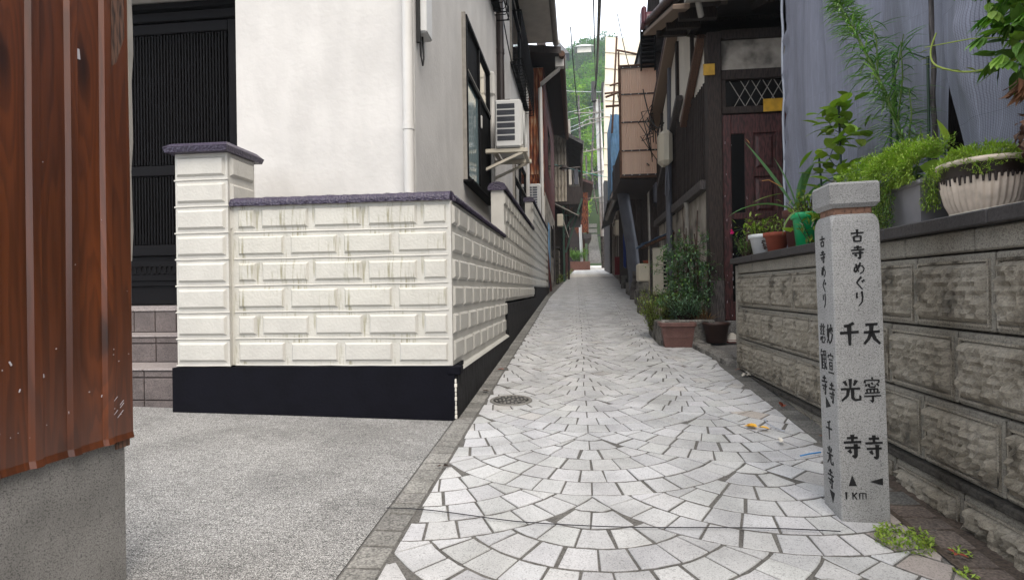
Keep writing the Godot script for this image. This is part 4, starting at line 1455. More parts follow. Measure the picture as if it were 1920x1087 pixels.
# ---------------------------------------------------------------- shade netting and the house behind it
func net_sheet(z0: float, z1: float, y0: Callable, y1: float, x: Callable, nz: int, ny: int) -> SurfaceTool:
	var s := st()
	s.set_smooth_group(0)
	var p := func(i: int, j: int) -> Vector3:
		var z := lerpf(z0, z1, float(i) / nz)
		var b: float = y0.call(z)
		var y := lerpf(b, y1, float(j) / ny)
		return Vector3(x.call(z, y), y, z)
	for i in nz:
		for j in ny:
			var q := [p.call(i, j), p.call(i + 1, j), p.call(i + 1, j + 1), p.call(i, j + 1)]
			var od := [0, 1, 2, 0, 2, 3]
			if (q[1] - q[0]).cross(q[2] - q[0]).dot(Vector3.LEFT) > 0.0: od = [0, 2, 1, 0, 3, 2]
			for e in od:
				s.set_uv(Vector2(q[e].z * 2.6, -q[e].y * 2.6))
				s.add_vertex(q[e])
	return s

func make_net() -> void:
	var n := FastNoiseLite.new(); n.seed = 8; n.frequency = 0.9; n.fractal_octaves = 3
	var fold := func(z: float, y: float) -> float:
		return 0.080 * n.get_noise_2d(z * 2.2, y * 0.35) + 0.016 * n.get_noise_2d(z * 7.0, y * 0.5 + 9.0) + 0.012 * sin(z * 9.0 + y * 0.7)
	var fx := func(z: float, y: float) -> float:
		return 1.74 + fold.call(z, y) + (0.03 * n.get_noise_2d(1.0, y * 6.0) if z < -4.9 else 0.0)
	var s := net_sheet(-5.02, -2.965, func(_z): return 0.98, 3.75, fx, 90, 60)
	var o := obj("shade_net", s, M.net)
	tag(o, "long blue-grey shade net hanging behind the tall narrow-leaved plant", "netting", "shade nets above the block wall")
	# the nearer sheet: its lower corner is pulled away so that a dark slit opens
	var fx2 := func(z: float, y: float) -> float:
		var k := smoothstep(2.3, 1.2, y)
		var still := smoothstep(0.0, 0.30, z + 2.975 - 0.17 * smoothstep(2.05, 1.45, y))
		return 1.75 + still * (-0.035 + fold.call(z + 4.0, y) * 1.5 + 0.05 * k * sin(z * 6.0 + y * 3.0) + 0.02 * n.get_noise_2d(z * 6.0, y * 5.0))
	var s2 := st()
	s2.set_smooth_group(0)
	var ny := 70; var nz := 90
	var p := func(i: int, j: int) -> Vector3:
		var y := lerpf(1.12, 3.75, float(j) / ny)
		var slit := 0.17 * smoothstep(2.05, 1.45, y) + 0.01 * sin(y * 7.0)
		var z := lerpf(-2.975 + slit, 0.4, float(i) / nz)
		return Vector3(fx2.call(z, y), y, z)
	for i in nz:
		for j in ny:
			var q := [p.call(i, j), p.call(i + 1, j), p.call(i + 1, j + 1), p.call(i, j + 1)]
			var od := [0, 1, 2, 0, 2, 3]
			if (q[1] - q[0]).cross(q[2] - q[0]).dot(Vector3.LEFT) > 0.0: od = [0, 2, 1, 0, 3, 2]
			for e in od:
				s2.set_uv(Vector2(q[e].z * 1.8, -q[e].y * 1.8))
				s2.add_vertex(q[e])
	o = obj("shade_net", s2, M.net)
	tag(o, "crumpled grey shade net above the ribbed bowl, its lower corner pulled aside", "netting", "shade nets above the block wall")
	# hems: rolled selvedges that hang beside each edge
	for h in [[-5.022, 1.735, 0.98, 0.011, "frayed pale hem down the far edge of the long shade net"], [-2.985, 1.722, 1.15, 0.012, "pale rope seam where the two shade nets meet"]]:
		s = st()
		var pts := []
		for k in 60:
			var y := lerpf(h[2], 3.75, k / 59.0)
			pts.append(Vector3(h[1] - 0.012 + 0.004 * sin(y * 13.0), y, h[0] + 0.006 * sin(y * 8.0) + 0.004 * sin(y * 23.0)))
		tube(s, pts, h[3], -1, 6)
		o = obj("net_hem", s, M.tie_strap if h[0] < -4 else M.timber_grey)
		tag(o, h[4], "hem")
	# pole frame that carries the nets
	var t := thing("net_support", "steel pipe frame hidden behind the shade nets", "frame", Vector3(1.85, 1.1, -3.0))
	for z in [-4.85, -2.9, -0.6]:
		s = st()
		tube(s, [Vector3(1.83, 0.9, z), Vector3(1.83, 3.8, z)], 0.022, -1, 8)
		obj("upright", s, M.pipe_grey, t)
	s = st()
	tube(s, [Vector3(1.80, 3.77, -5.03), Vector3(1.80, 3.77, 0.42)], 0.022, -1, 8)
	obj("top_rail", s, M.pipe_grey, t)
	var u := thing("screened_house", "dark timber house wall glimpsed through the slit between the nets", "house", Vector3(3.0, 0.2, -2.5))
	s = st()
	bx(s, Vector3(2.35, 0.0, -6.3), Vector3(6.5, 5.2, 0.6))
	obj("wall", s, M.timber_dark, u)
	s = st()
	hexa(s, [Vector3(2.05, 5.22, -6.3), Vector3(6.9, 5.22, -6.3), Vector3(6.9, 5.22, 0.9), Vector3(2.05, 5.22, 0.9), Vector3(4.2, 6.4, -6.3), Vector3(4.7, 6.4, -6.3), Vector3(4.7, 6.4, 0.9), Vector3(4.2, 6.4, 0.9)])
	obj("roof", s, M.roof_grey, u)
	for z in [-5.2, -3.6, -2.7, -1.4, 0.0]:
		s = st()
		bx(s, Vector3(2.27, 0.0, z - 0.06), Vector3(2.349, 5.1, z + 0.06), 0.006)
		obj("post", s, M.timber_brown, u)

# ---------------------------------------------------------------- timber house on the right
func make_timber_house() -> void:
	var t := thing("timber_house", "old dark timber and plaster house with red panelled door facing the alley mouth", "house", Vector3(2.2, 0.4, -8.0))
	var ZF := -6.5; var X := 1.47
	var s := st()
	bx(s, Vector3(X, 0.2, ZF), Vector3(5.2, 3.62, -10.5))
	obj("wall_core", s, M.plaster_grey, t)
	# gable top
	s = st()
	for q in [[Vector3(X + 0.002, 3.622, ZF), Vector3(X + 0.002, 3.622, -10.5), Vector3(X + 0.002, 4.5, -8.4)]]:
		var w := Vector3(3.7, 0, 0)
		tri(s, q[0], q[1], q[2], Vector3.LEFT)
		tri(s, q[0] + w, q[1] + w, q[2] + w, Vector3.RIGHT)
		quad(s, q[0], q[2], q[2] + w, q[0] + w, Vector3(0, 1, 1))
		quad(s, q[1], q[2], q[2] + w, q[1] + w, Vector3(0, 1, -1))
		quad(s, q[0], q[1], q[1] + w, q[0] + w, Vector3.DOWN)
	obj("gable", s, M.plaster, t)
	s = st()
	bx(s, Vector3(X - 0.006, 3.20, ZF - 0.01), Vector3(X - 0.001, 3.619, -10.49))
	obj("plaster_panel", s, M.plaster, t)
	# dark board cladding between sill beam and panels: upright boards one by one
	var z := ZF - 0.10
	while z > -10.45:
		var b := st()
		bx(b, Vector3(X - 0.022 - rng.randf_range(0, 0.005), 2.14, z), Vector3(X - 0.001, 3.22, z - 0.088), 0.003)
		obj("board", b, M.timber_dark, t)
		b = st()
		bx(b, Vector3(X - 0.036, 2.141, z - 0.082), Vector3(X - 0.0225, 3.219, z - 0.102), 0.003)
		obj("batten", b, M.timber_dark, t)
		z -= 0.094
	for q in [[Vector3(X - 0.05, 2.08, ZF - 0.12), Vector3(X - 0.05, 2.08, -8.6)], [Vector3(X - 0.05, 2.08, -8.75), Vector3(X - 0.05, 2.08, -10.5)]]:
		s = st()
		bar(s, q[0], q[1], 0.09, 0.11, Vector3.UP, 0.008)
		obj("sill_beam", s, M.timber_grey, t)
	# corner post on its stone foot
	s = st()
	bx(s, Vector3(X - 0.045, 0.72, ZF + 0.08), Vector3(X + 0.105, 3.68, ZF - 0.07), 0.008)
	obj("corner_post", s, M.timber_dark, t)
	s = st()
	bx(s, Vector3(X - 0.048, 0.55, ZF + 0.083), Vector3(X + 0.108, 1.02, ZF - 0.073), 0.008)
	obj("weathered_post_foot", s, M.timber_grey, t)
	s = st()
	bx(s, Vector3(X - 0.055, 0.40, ZF + 0.09), Vector3(X + 0.125, 0.58, ZF - 0.08), 0.01)
	obj("post_stone", s, M.pole_slate, t)
	# exposed timbers of the gable wall
	for q in [[[3.2, -7.35], [4.05, -7.35], 0.07], [[3.2, -8.4], [4.4, -8.4], 0.10], [[3.2, -9.2], [4.1, -9.2], 0.07], [[3.2, -9.9], [3.85, -9.9], 0.07]]:
		s = st()
		bar(s, Vector3(X - 0.012, q[0][0], q[0][1]), Vector3(X - 0.012, q[1][0], q[1][1]), 0.05, q[2], Vector3.BACK, 0.006)
		obj("upright_timber", s, M.timber_dark, t)
	for q in [[[3.72, -6.62], [3.05, -7.75], M.timber_brown], [[3.50, -8.0], [2.65, -9.9], M.timber_grey]]:
		s = st()
		bar(s, Vector3(X - 0.06, q[0][0], q[0][1]), Vector3(X - 0.06, q[1][0], q[1][1]), 0.08, 0.09, Vector3.LEFT, 0.008)
		obj("brace", s, q[2], t)
	# roof: two slopes, barge board, gutter, tiled edge
	s = st()
	var e0 := Vector3(1.08, 3.82, -5.95); var e1 := Vector3(5.4, 3.82, -5.95)
	var r0 := Vector3(1.08, 4.62, -8.4); var r1 := Vector3(5.4, 4.62, -8.4)
	var b0 := Vector3(1.41, 3.86, -10.65); var b1 := Vector3(5.4, 3.86, -10.65)
	var up := Vector3(0, 0.06, 0)
	hexa(s, [e0, e1, r1, r0, e0 + up, e1 + up, r1 + up, r0 + up])
	var rb := Vector3(1.41, r0.y, r0.z)
	hexa(s, [rb, r1, b1, b0, rb + up, r1 + up, b1 + up, b0 + up])
	obj("roof_boarding", s, M.timber_dark, t)
	for side in 2:
		var ea: Vector3 = (e0 if side == 0 else b0) + Vector3(-0.03, 0.065, 0)
		var eb: Vector3 = (r0 if side == 0 else rb) + Vector3(-0.03, 0.065, 0)
		for k in 9:
			var b := st()
			var pa := ea.lerp(eb, k / 9.0); var pb := ea.lerp(eb, (k + 1.06) / 9.0)
			corrugated(b, pa + Vector3(0, 0.03, 0), Vector3(4.4 if side == 0 else 4.0, 0, 0), pb - pa, Vector3.UP, 0.24, 0.035)
			tube(b, [pa + Vector3(0.0, 0.03, 0), pb + Vector3(0.0, 0.03, 0)], 0.05, -1, 8)
			obj("tile_course", b, M.roof_tile, t)
	s = st()
	tube(s, [r0 + Vector3(-0.10, 0.14, 0), r1 + Vector3(0, 0.14, 0)], 0.09, -1, 10)
	bx(s, r0 + Vector3(-0.12, 0.02, 0.13), r0 + Vector3(-0.05, 0.28, -0.13), 0.03)
	obj("ridge_tile", s, mat("ridge_plum", Color(0.40, 0.24, 0.28), null, 1.0, 0.4), t)
	for q in [[e0, r0], [b0, rb]]:
		s = st()
		var a: Vector3 = q[0] + Vector3(0.0, -0.07, 0); var b: Vector3 = q[1] + Vector3(0.0, -0.07, 0)
		bar(s, a, b, 0.05, 0.17, Vector3.LEFT, 0.006)
		obj("barge_board", s, mat("barge_wood", Color(0.50, 0.43, 0.37), null, 1.0, 0.8), t)
	for k in 3:
		s = st()
		var f := k / 3.0 + 0.1
		bx(s, Vector3(1.10, lerpf(e0.y, r0.y, f) - 0.17, lerpf(e0.z, r0.z, f)), Vector3(X + 0.02, lerpf(e0.y, r0.y, f) - 0.05, lerpf(e0.z, r0.z, f) - 0.07), 0.005)
		obj("purlin_end", s, M.timber_dark, t)
	s = st()
	tube(s, [Vector3(1.10, 3.80, -5.86), Vector3(5.4, 3.84, -5.86)], 0.062, -1, 12)
	tube(s, [Vector3(1.22, 3.78, -5.87), Vector3(1.28, 3.66, -6.0)], 0.03, -1, 8)
	obj("gutter", s, M.pipe_grey, t)
	# pierced white ridge ornament over the gutter
	s = st()
	bx(s, Vector3(1.30, 3.90, -5.90), Vector3(1.76, 3.955, -5.95), 0.01)
	for k in 9: tube(s, [Vector3(1.33 + k * 0.05, 3.955, -5.925), Vector3(1.345 + k * 0.05, 4.02, -5.925), Vector3(1.37 + k * 0.05, 4.03, -5.925), Vector3(1.38 + k * 0.05, 3.97, -5.925)], 0.012, -1, 6)
	bx(s, Vector3(1.30, 4.03, -5.905), Vector3(1.74, 4.06, -5.945), 0.008)
	for k in 4: tube(s, [Vector3(1.36 + k * 0.1, 4.06, -5.925), Vector3(1.40 + k * 0.1, 4.11, -5.925), Vector3(1.44 + k * 0.1, 4.06, -5.925)], 0.013, -1, 6)
	obj("ridge_ornament", s, M.tin_white, t)
	# rafters under the front eave
	for k in 9:
		s = st()
		bar(s, Vector3(1.5 + k * 0.45, 3.79, -5.97), Vector3(1.5 + k * 0.45, 3.96, -6.52), 0.06, 0.07)
		obj("rafter", s, M.timber_dark, t)
	# upper storey standing back from the gutter
	s = st()
	bx(s, Vector3(1.62, 4.3, -7.6), Vector3(5.0, 7.0, -10.4))
	obj("upper_storey", s, M.timber_dark, t)
	for k in 5:
		s = st()
		bx(s, Vector3(1.60, 4.5, -7.75 - k * 0.5), Vector3(1.619, 6.6, -8.1 - k * 0.5))
		obj("upper_panel", s, M.pipe_grey if k % 2 == 0 else M.plaster_grey, t)
	s = st()
	hexa(s, [Vector3(1.15, 6.95, -7.2), Vector3(5.4, 6.95, -7.2), Vector3(5.4, 6.95, -10.8), Vector3(1.15, 6.95, -10.8), Vector3(2.4, 7.8, -8.6), Vector3(4.2, 7.8, -8.6), Vector3(4.2, 7.8, -9.4), Vector3(2.4, 7.8, -9.4)])
	obj("upper_roof", s, M.roof_grey, t)
	# front: header timbers, plaster, transom light
	s = st()
	for q in [[X + 0.105, 2.80, 5.2, 2.875], [X + 0.105, 3.165, 5.2, 3.27], [X + 0.105, 3.60, 5.2, 3.7]]:
		bx(s, Vector3(q[0], q[1], ZF - 0.005), Vector3(q[2], q[3], ZF + 0.06), 0.006)
	bx(s, Vector3(2.40, 0.5, ZF - 0.005), Vector3(2.52, 3.69, ZF + 0.055), 0.006)
	bx(s, Vector3(X + 0.106, 2.875, ZF - 0.004), Vector3(X + 0.15, 3.165, ZF + 0.05))
	obj("header_timbers", s, M.timber_dark, t)
	s = st()
	bx(s, Vector3(X + 0.11, 3.272, ZF - 0.003), Vector3(2.4, 3.598, ZF + 0.02))
	obj("front_plaster", s, M.plaster_grey, t)
	s = st()
	bx(s, Vector3(X + 0.152, 2.878, ZF - 0.002), Vector3(2.398, 3.162, ZF + 0.012))
	var tr := obj("transom_light", s, M.glass_dark, t)
	s = st()
	for k in 10:
		for sg in [-1.0, 1.0]:
			var x := 1.60 + k * 0.115
			var a := Vector3(x, 2.88, ZF + 0.016); var b := Vector3(x + sg * 0.16, 3.16, ZF + 0.016)
			if b.x < 1.625 or b.x > 2.39 or a.x < 1.625: continue
			bar(s, a, b, 0.006, 0.005, Vector3.BACK)
	obj("lattice_lead", s, M.pipe_grey, tr)
	for q in [[1.38, 3.21, 1.50, 3.33, ZF + 0.09], [2.0, 2.80, 2.24, 2.935, ZF + 0.066]]:
		s = st()
		bx(s, Vector3(q[0], q[1], q[4]), Vector3(q[2], q[3], q[4] + 0.012), 0.002)
		obj("yellow_plate", s, M.brass, t)
	# step under the door
	s = st()
	bx(s, Vector3(X + 0.13, 0.3, ZF + 0.10), Vector3(3.0, 0.585, ZF - 0.01), 0.006)
	obj("door_step", s, M.slab, t)
	_red_door(ZF)
	# pipes on the gable wall
	var u := thing("service_pipe", "dark upright service pipe with cream meter box on the timber gable wall", "pipe", Vector3(1.38, 0.7, -8.68))
	s = st()
	tube(s, [Vector3(1.36, 0.55, -8.68), Vector3(1.36, 3.02, -8.68)], 0.045, -1, 12)
	tube(s, [Vector3(1.37, 3.0, -8.68), Vector3(1.37, 4.1, -8.55)], 0.028, -1, 8)
	tube(s, [Vector3(1.32, 2.65, -8.62), Vector3(1.30, 2.3, -8.60), Vector3(1.33, 2.2, -8.58), Vector3(1.35, 2.4, -8.58), Vector3(1.34, 2.7, -8.6)], 0.012, -1, 6)
	obj("conduit", s, M.pole_slate, u)
	s = st()
	bxt(s, Transform3D(Basis(), Vector3(1.31, 2.97, -8.66)), Vector3(0.19, 0.50, 0.30), 0.06)
	obj("meter_box", s, M.tin_cream, u)
	s = st()
	tube(s, [Vector3(1.405, 0.6, -7.55), Vector3(1.405, 1.95, -7.55), Vector3(1.39, 2.02, -7.53)], 0.030, -1, 10)
	var o := obj("drain_pipe", s, M.pipe_grey)
	tag(o, "thin pale drain pipe against the grey plaster behind the shrub", "pipe")

func _red_door(ZF: float) -> void:
	var d := thing("red_door", "maroon panelled front door with narrow dark glass lights and flaking paint", "door", Vector3(1.95, 0.585, ZF + 0.01))
	var s := st()
	var x0 := 1.578; var x1 := 2.395; var y0 := 0.59; var y1 := 2.795
	bx(s, Vector3(x0, y0, ZF - 0.004), Vector3(x1, y1, ZF + 0.022))
	obj("leaf", s, M.door_red, d)
	s = st()
	var zf := ZF + 0.045
	bx(s, Vector3(x0, y0, ZF + 0.02), Vector3(1.672, y1, zf), 0.006)
	for q in [[1.812, 1.905], [2.135, 2.20], [2.33, x1]]: bx(s, Vector3(q[0], y0, ZF + 0.02), Vector3(q[1], y1, zf - 0.001), 0.006)
	for q in [[y0, 0.79], [1.67, 1.74], [2.585, y1]]: bx(s, Vector3(1.673, q[0], ZF + 0.02), Vector3(x1 - 0.001, q[1], zf - 0.002), 0.006)
	bx(s, Vector3(1.906, 2.12, ZF + 0.02), Vector3(2.134, 2.20, zf - 0.003), 0.006)
	bx(s, Vector3(1.906, 1.20, ZF + 0.02), Vector3(2.134, 1.27, zf - 0.003), 0.006)
	obj("rails_and_stiles", s, M.door_red, d)
	for q in [[1.672, 1.812], [2.20, 2.33]]:
		for r in [[0.79, 1.67], [1.74, 2.585]]:
			s = st()
			bx(s, Vector3(q[0], r[0], ZF + 0.021), Vector3(q[1], r[1], ZF + 0.027))
			obj("glass_light", s, M.glass_dark, d)
	for r in [[2.22, 2.565], [1.76, 2.10], [1.29, 1.65], [0.82, 1.18]]:
		s = st()
		raised(s, Vector3(1.93, r[0], ZF + 0.0225), Vector3(0.18, 0, 0), Vector3(0, r[1] - r[0], 0), Vector3(0, 0, 0.016), 0.025)
		obj("raised_panel", s, M.door_red, d)
	s = st()
	for k in 24:
		var x: float = [1.585, 1.60, 1.66, 1.665, 1.82][rng.randi() % 5] + rng.randf_range(0.0, 0.02)
		var y: float = 0.6 + pow(rng.randf(), 1.5) * 1.9
		bxt(s, Transform3D(Basis(Vector3.BACK, rng.randf_range(-0.2, 0.2)), Vector3(x, y, zf)), Vector3(rng.randf_range(0.002, 0.006), rng.randf_range(0.005, 0.03), 0.001))
	obj("flaked_paint", s, M.scuff, d)

# ---------------------------------------------------------------- pots and plants
const GREEN := Color(0.10, 0.19, 0.035)
const LIME := Color(0.30, 0.42, 0.06)
const BLUEGREEN := Color(0.11, 0.20, 0.115)
const OLIVE := Color(0.20, 0.25, 0.05)

func pot(called: String, label: String, at: Vector3, r0: float, r1: float, h: float, m: Material, group := "", rim := 0.02) -> Node3D:
	var t := thing(called, label, "flower pot", at, group)
	var s := st()
	lathe(s, Vector3.ZERO, [Vector2(0.0, 0.0), Vector2(r0, 0.0), Vector2(lerpf(r0, r1, 0.8), h - rim * 1.6), Vector2(r1 - 0.002, h - rim * 1.6 + 0.001)], 32)
	obj("body", s, m, t, true)
	s = st()
	lathe(s, Vector3.ZERO, [Vector2(r1 - 0.002, h - rim * 1.6 + 0.0012), Vector2(r1 + 0.007, h - rim * 1.5), Vector2(r1 + 0.008, h - 0.002), Vector2(r1 + 0.004, h), Vector2(r1 - 0.004, h), Vector2(r1 - 0.008, h - 0.02)], 32)
	obj("rim", s, m, t, true)
	s = st()
	lathe(s, Vector3.ZERO, [Vector2(r1 - 0.008, h - 0.022), Vector2(r1 * 0.5, h - 0.014), Vector2(0.0, h - 0.012)], 20)
	obj("earth", s, M.soil, t, true)
	return t

# a bush of many leaves on branching twigs
func bush(s: SurfaceTool, tw: SurfaceTool, o: Vector3, h: float, spread: float, stems: int, per: int, size: float, c: Color, lift := 0.4, cl := 0.08) -> void:
	for k in stems:
		var d := rdir(0.0); d.y = absf(d.y)
		var tip := o + Vector3(d.x * spread, h * rng.randf_range(0.55, 1.0), d.z * spread)
		var mid := o.lerp(tip, 0.5) + Vector3(d.x, 0.2, d.z) * spread * 0.12
		var b0 := o + Vector3(d.x, 0, d.z) * spread * 0.25
		if tw: tube(tw, [b0, mid, tip], 0.004, 0.0015, 5)
		for i in per:
			var f := rng.randf_range(0.25, 1.05)
			var p := b0.lerp(mid, f * 2.0) if f < 0.5 else mid.lerp(tip, f * 2.0 - 1.0)
			p += rdir() * cl * rng.randf()
			leaf(s, p, rdir(lift), Vector3.UP, size * rng.randf_range(0.6, 1.2), size * rng.randf_range(0.3, 0.45), tone(c, 0.4), rng.randf_range(0.1, 0.6))

# soft mound of fine sedum sprigs draped over a rim
func sedum(s: SurfaceTool, at: Callable, n: int, size: float, c0: Color, c1: Color) -> void:
	for k in n:
		var q: Array = at.call()
		var p: Vector3 = q[0]
		var out: Vector3 = q[1]
		var c := c0.lerp(c1, rng.randf())
		for j in 4:
			leaf(s, p + rdir() * size * 0.4, (out * 0.9 + rdir() * 0.9).normalized(), Vector3.UP, size * rng.randf_range(0.6, 1.3), size * 0.34, tone(c, 0.3), 0.3, 2, 0.1)
		if rng.randf() < 0.25:
			leaf(s, p, (out + rdir() * 0.5).normalized(), Vector3.UP, size * 2.6, size * 0.22, tone(c1, 0.25), 0.5, 3, 0.0)

func make_wall_plants() -> void:
	var Y := 1.177
	# white pot with a leafy pelargonium, far end
	var t := pot("white_pot", "white plastic pot with brown-stained side at the far end of the wall top", Vector3(1.42, Y, -4.62), 0.066, 0.098, 0.165, M.pot_white, "pots along the coping")
	var s := st()
	for k in 60: bxt(s, Transform3D(Basis(Vector3.UP, rng.randf_range(0.6, 1.5)), Vector3(0.005 + rng.randf_range(-0.035, 0.03), 0.05 + rng.randf() * 0.09, 0.083)), Vector3(rng.randf_range(0.003, 0.010), rng.randf_range(0.003, 0.010), 0.012), 0.002)
	obj("dead_leaves", s, M.bark, t, true)
	s = st(); var tw := st()
	bush(s, tw, Vector3(1.40, Y + 0.14, -4.64), 0.16, 0.15, 16, 12, 0.055, LIME * 0.75, 0.2, 0.05)
	t = thing("leafy_pot_plant", "bright green leafy plant growing in the white pot", "plant", Vector3(1.40, Y + 0.14, -4.64))
	obj("leaves", s, M.foliage, t); obj("stems", tw, M.bark, t)
	s = st(); tw = st()
	bush(s, tw, Vector3(1.36, Y + 0.0, -4.84), 0.20, 0.10, 22, 26, 0.022, GREEN * 1.1, 0.1, 0.035)
	t = thing("bushy_herb", "dense dark green herb at the wall end beyond the white pot", "plant", Vector3(1.36, Y, -4.84))
	obj("leaves", s, M.foliage, t); obj("stems", tw, M.bark, t)
	# pink flower on its long stalk
	t = thing("pink_flower", "small pink blossom on a long stalk leaning out over the wall end", "flower", Vector3(1.37, Y + 0.2, -4.7))
	s = st()
	tube(s, [Vector3(1.40, Y + 0.20, -4.68), Vector3(1.34, Y + 0.235, -4.78), Vector3(1.275, Y + 0.225, -4.92)], 0.003, 0.002, 5)
	obj("stalk", s, M.stake_green, t)
	s = st()
	for k in 26: leaf(s, Vector3(1.272, Y + 0.222, -4.925), rdir(0.1), Vector3.UP, 0.026, 0.014, Color(1, 1, 1), 0.5)
	obj("petals", s, M.petal, t)
	# terracotta pot with a straggling plant
	t = pot("terracotta_pot", "small orange terracotta pot between the white pot and the brown pot", Vector3(1.40, Y, -4.25), 0.055, 0.082, 0.145, M.terracotta, "pots along the coping")
	s = st(); tw = st()
	bush(s, tw, Vector3(1.40, Y + 0.13, -4.25), 0.11, 0.11, 9, 5, 0.04, LIME * 0.8, 0.3, 0.02)
	for k in 7:
		var d := rdir(0.5)
		tube(tw, [Vector3(1.40, Y + 0.13, -4.25), Vector3(1.40, Y + 0.17, -4.25) + d * 0.08, Vector3(1.40, Y + 0.15, -4.25) + d * 0.17], 0.002, 0.001, 4)
	t = thing("straggly_plant", "sparse pale-stemmed plant in the small terracotta pot", "plant", Vector3(1.40, Y + 0.13, -4.25))
	obj("leaves", s, M.foliage, t); obj("stems", tw, M.bark, t)
	# tall brown pot with the strap-leaved plant
	t = pot("brown_pot", "tall dull brown pot standing behind the green pot", Vector3(1.47, Y, -4.02), 0.070, 0.098, 0.27, M.pot_brown, "pots along the coping", 0.03)
	t = thing("strap_leaf_plant", "plant with long blue-green strap leaves, one with a burnt orange tip", "plant", Vector3(1.47, Y + 0.25, -4.02))
	s = st()
	var o := Vector3(1.46, Y + 0.25, -4.02)
	var strap := Color(0.13, 0.25, 0.13)
	for q in [[Vector3(-0.40, 0.62, 0.0), 0.60, 0.055, 0.05], [Vector3(-0.62, 0.42, 0.1), 0.50, 0.042, 1.15], [Vector3(-0.02, 0.7, 0.25), 0.46, 0.048, 1.1], [Vector3(-0.15, 0.8, -0.1), 0.42, 0.045, 0.25], [Vector3(0.2, 0.7, 0.3), 0.36, 0.045, 0.9], [Vector3(-0.1, 0.75, 0.45), 0.34, 0.04, 0.5], [Vector3(0.2, 0.8, -0.2), 0.40, 0.045, 0.4]]:
		leaf(s, o, q[0], Vector3.UP, q[1], q[2], tone(strap, 0.15), q[3], 9, 0.35)
	leaf(s, o + Vector3(-0.10, 0.13, 0.02), Vector3(-0.7, -0.1, 0.25), Vector3.UP, 0.24, 0.034, Color(0.16, 0.21, 0.05), 0.25, 6, 0.3)
	obj("leaves", s, M.foliage, t)
	s = st()
	leaf(s, Vector3(1.165, Y + 0.715, -4.02), Vector3(-0.40, 0.62, 0.0), Vector3.UP, 0.055, 0.016, Color(0.42, 0.20, 0.06), 0.1)
	tube(s, [Vector3(1.36, Y + 0.42, -4.0), Vector3(1.27, Y + 0.47, -3.99), Vector3(1.225, Y + 0.465, -3.985)], 0.003, 0.002, 4)
	obj("dry_tip", s, M.dry_leaf, t)
	# green plastic pot
	t = pot("green_pot", "bright green plastic pot just left of the granite post top", Vector3(1.40, Y, -3.70), 0.064, 0.088, 0.21, M.pot_green, "pots along the coping", 0.022)
	s = st(); tw = st()
	bush(s, tw, Vector3(1.40, Y + 0.18, -3.70), 0.16, 0.12, 14, 9, 0.05, LIME * 0.62, 0.3, 0.04)
	for k in 10: leaf(s, Vector3(1.38, Y + 0.20, -3.66) + rdir() * 0.05, rdir(0.0), Vector3.UP, 0.055, 0.03, tone(Color(0.32, 0.36, 0.33), 0.2), 0.4)
	leaf(s, Vector3(1.36, Y + 0.22, -3.62), Vector3(-0.7, 0.1, 0.35), Vector3.UP, 0.26, 0.02, Color(0.11, 0.18, 0.04), 1.5, 8, 0.3)
	t = thing("mixed_seedlings", "mixed soft green seedlings growing in the bright green pot", "plant", Vector3(1.40, Y + 0.18, -3.70))
	obj("leaves", s, M.foliage, t); obj("stems", tw, M.bark, t)
	# silvery succulent clumps: thick rounded leaves
	var felt := Color(0.21, 0.205, 0.165)
	for q in [[Vector3(1.46, Y + 0.16, -3.36), "grey felted succulent behind the left corner of the granite post cap", 22], [Vector3(1.56, Y + 0.17, -2.98), "grey-brown felted succulent between tall plant and sedum mound", 60]]:
		s = st(); tw = st()
		for k in q[2]:
			var a: float = rng.randf() * TAU
			var hh: float = rng.randf() * 0.24
			var c: Vector3 = q[0] + Vector3(cos(a) * 0.06, hh - 0.05, sin(a) * 0.06) + rdir() * 0.03
			leaf(s, c, Vector3(cos(a), 0.5, sin(a)), Vector3.UP, 0.075, 0.042, tone(felt if rng.randf() < 0.7 else Color(0.36, 0.40, 0.36), 0.25), 0.35, 4, 0.4)
		tube(tw, [q[0] + Vector3(0, -0.2, 0), q[0] + Vector3(0.01, 0.05, 0), q[0] + Vector3(0.0, 0.16, 0.01)], 0.007, 0.004, 6)
		t = thing("felted_succulent", q[1], "succulent", q[0] + Vector3(0, -0.2, 0), "grey succulents on the wall")
		obj("leaves", s, M.foliage, t); obj("stem", tw, M.bark, t)
	# broad-leaved vine on green stakes
	for q in [[Vector3(1.53, 1.10, -3.52), 0.88, 0.02, "dark green plant stake carrying the top vine leaves"], [Vector3(1.55, 1.10, -3.78), 0.66, 0.05, "short dark green stake leaning beside the net"], [Vector3(1.60, 1.10, -3.18), 0.76, -0.02, "thin green stake between vine and tall plant"]]:
		s = st()
		tube(s, [q[0], q[0] + Vector3(-q[2], q[1], 0.0)], 0.006, -1, 8)
		t = thing("plant_stake", q[3], "stake", q[0], "green plant stakes")
		obj("rod", s, M.stake_green, t)
	s = st(); tw = st()
	var vine := []
	for k in 24: vine.append(Vector3(1.51 + 0.035 * sin(k * 1.1), 1.15 + k * 0.036, -3.55 + 0.06 * cos(k * 1.1)))
	tube(tw, vine, 0.003, 0.002, 5)
	for k in 190:
		var f: int = rng.randi() % vine.size()
		var p: Vector3 = vine[f] + Vector3(rng.randf_range(-0.14, 0.14), rng.randf_range(-0.05, 0.05), rng.randf_range(-0.28, 0.30)) * (1.2 - f / 30.0)
		leaf(s, p, Vector3(rng.randf_range(-1, 0.5), rng.randf_range(-0.2, 0.7), rng.randf_range(-0.6, 1)), Vector3.UP, rng.randf_range(0.07, 0.125), rng.randf_range(0.045, 0.07), tone(LIME * (0.6 if rng.randf() < 0.5 else 1.0), 0.3), 0.4, 4, 0.12)
	t = thing("broad_leaf_vine", "broad-leaved green vine climbing the stakes before the blue-grey net", "vine", Vector3(1.52, 1.12, -3.55))
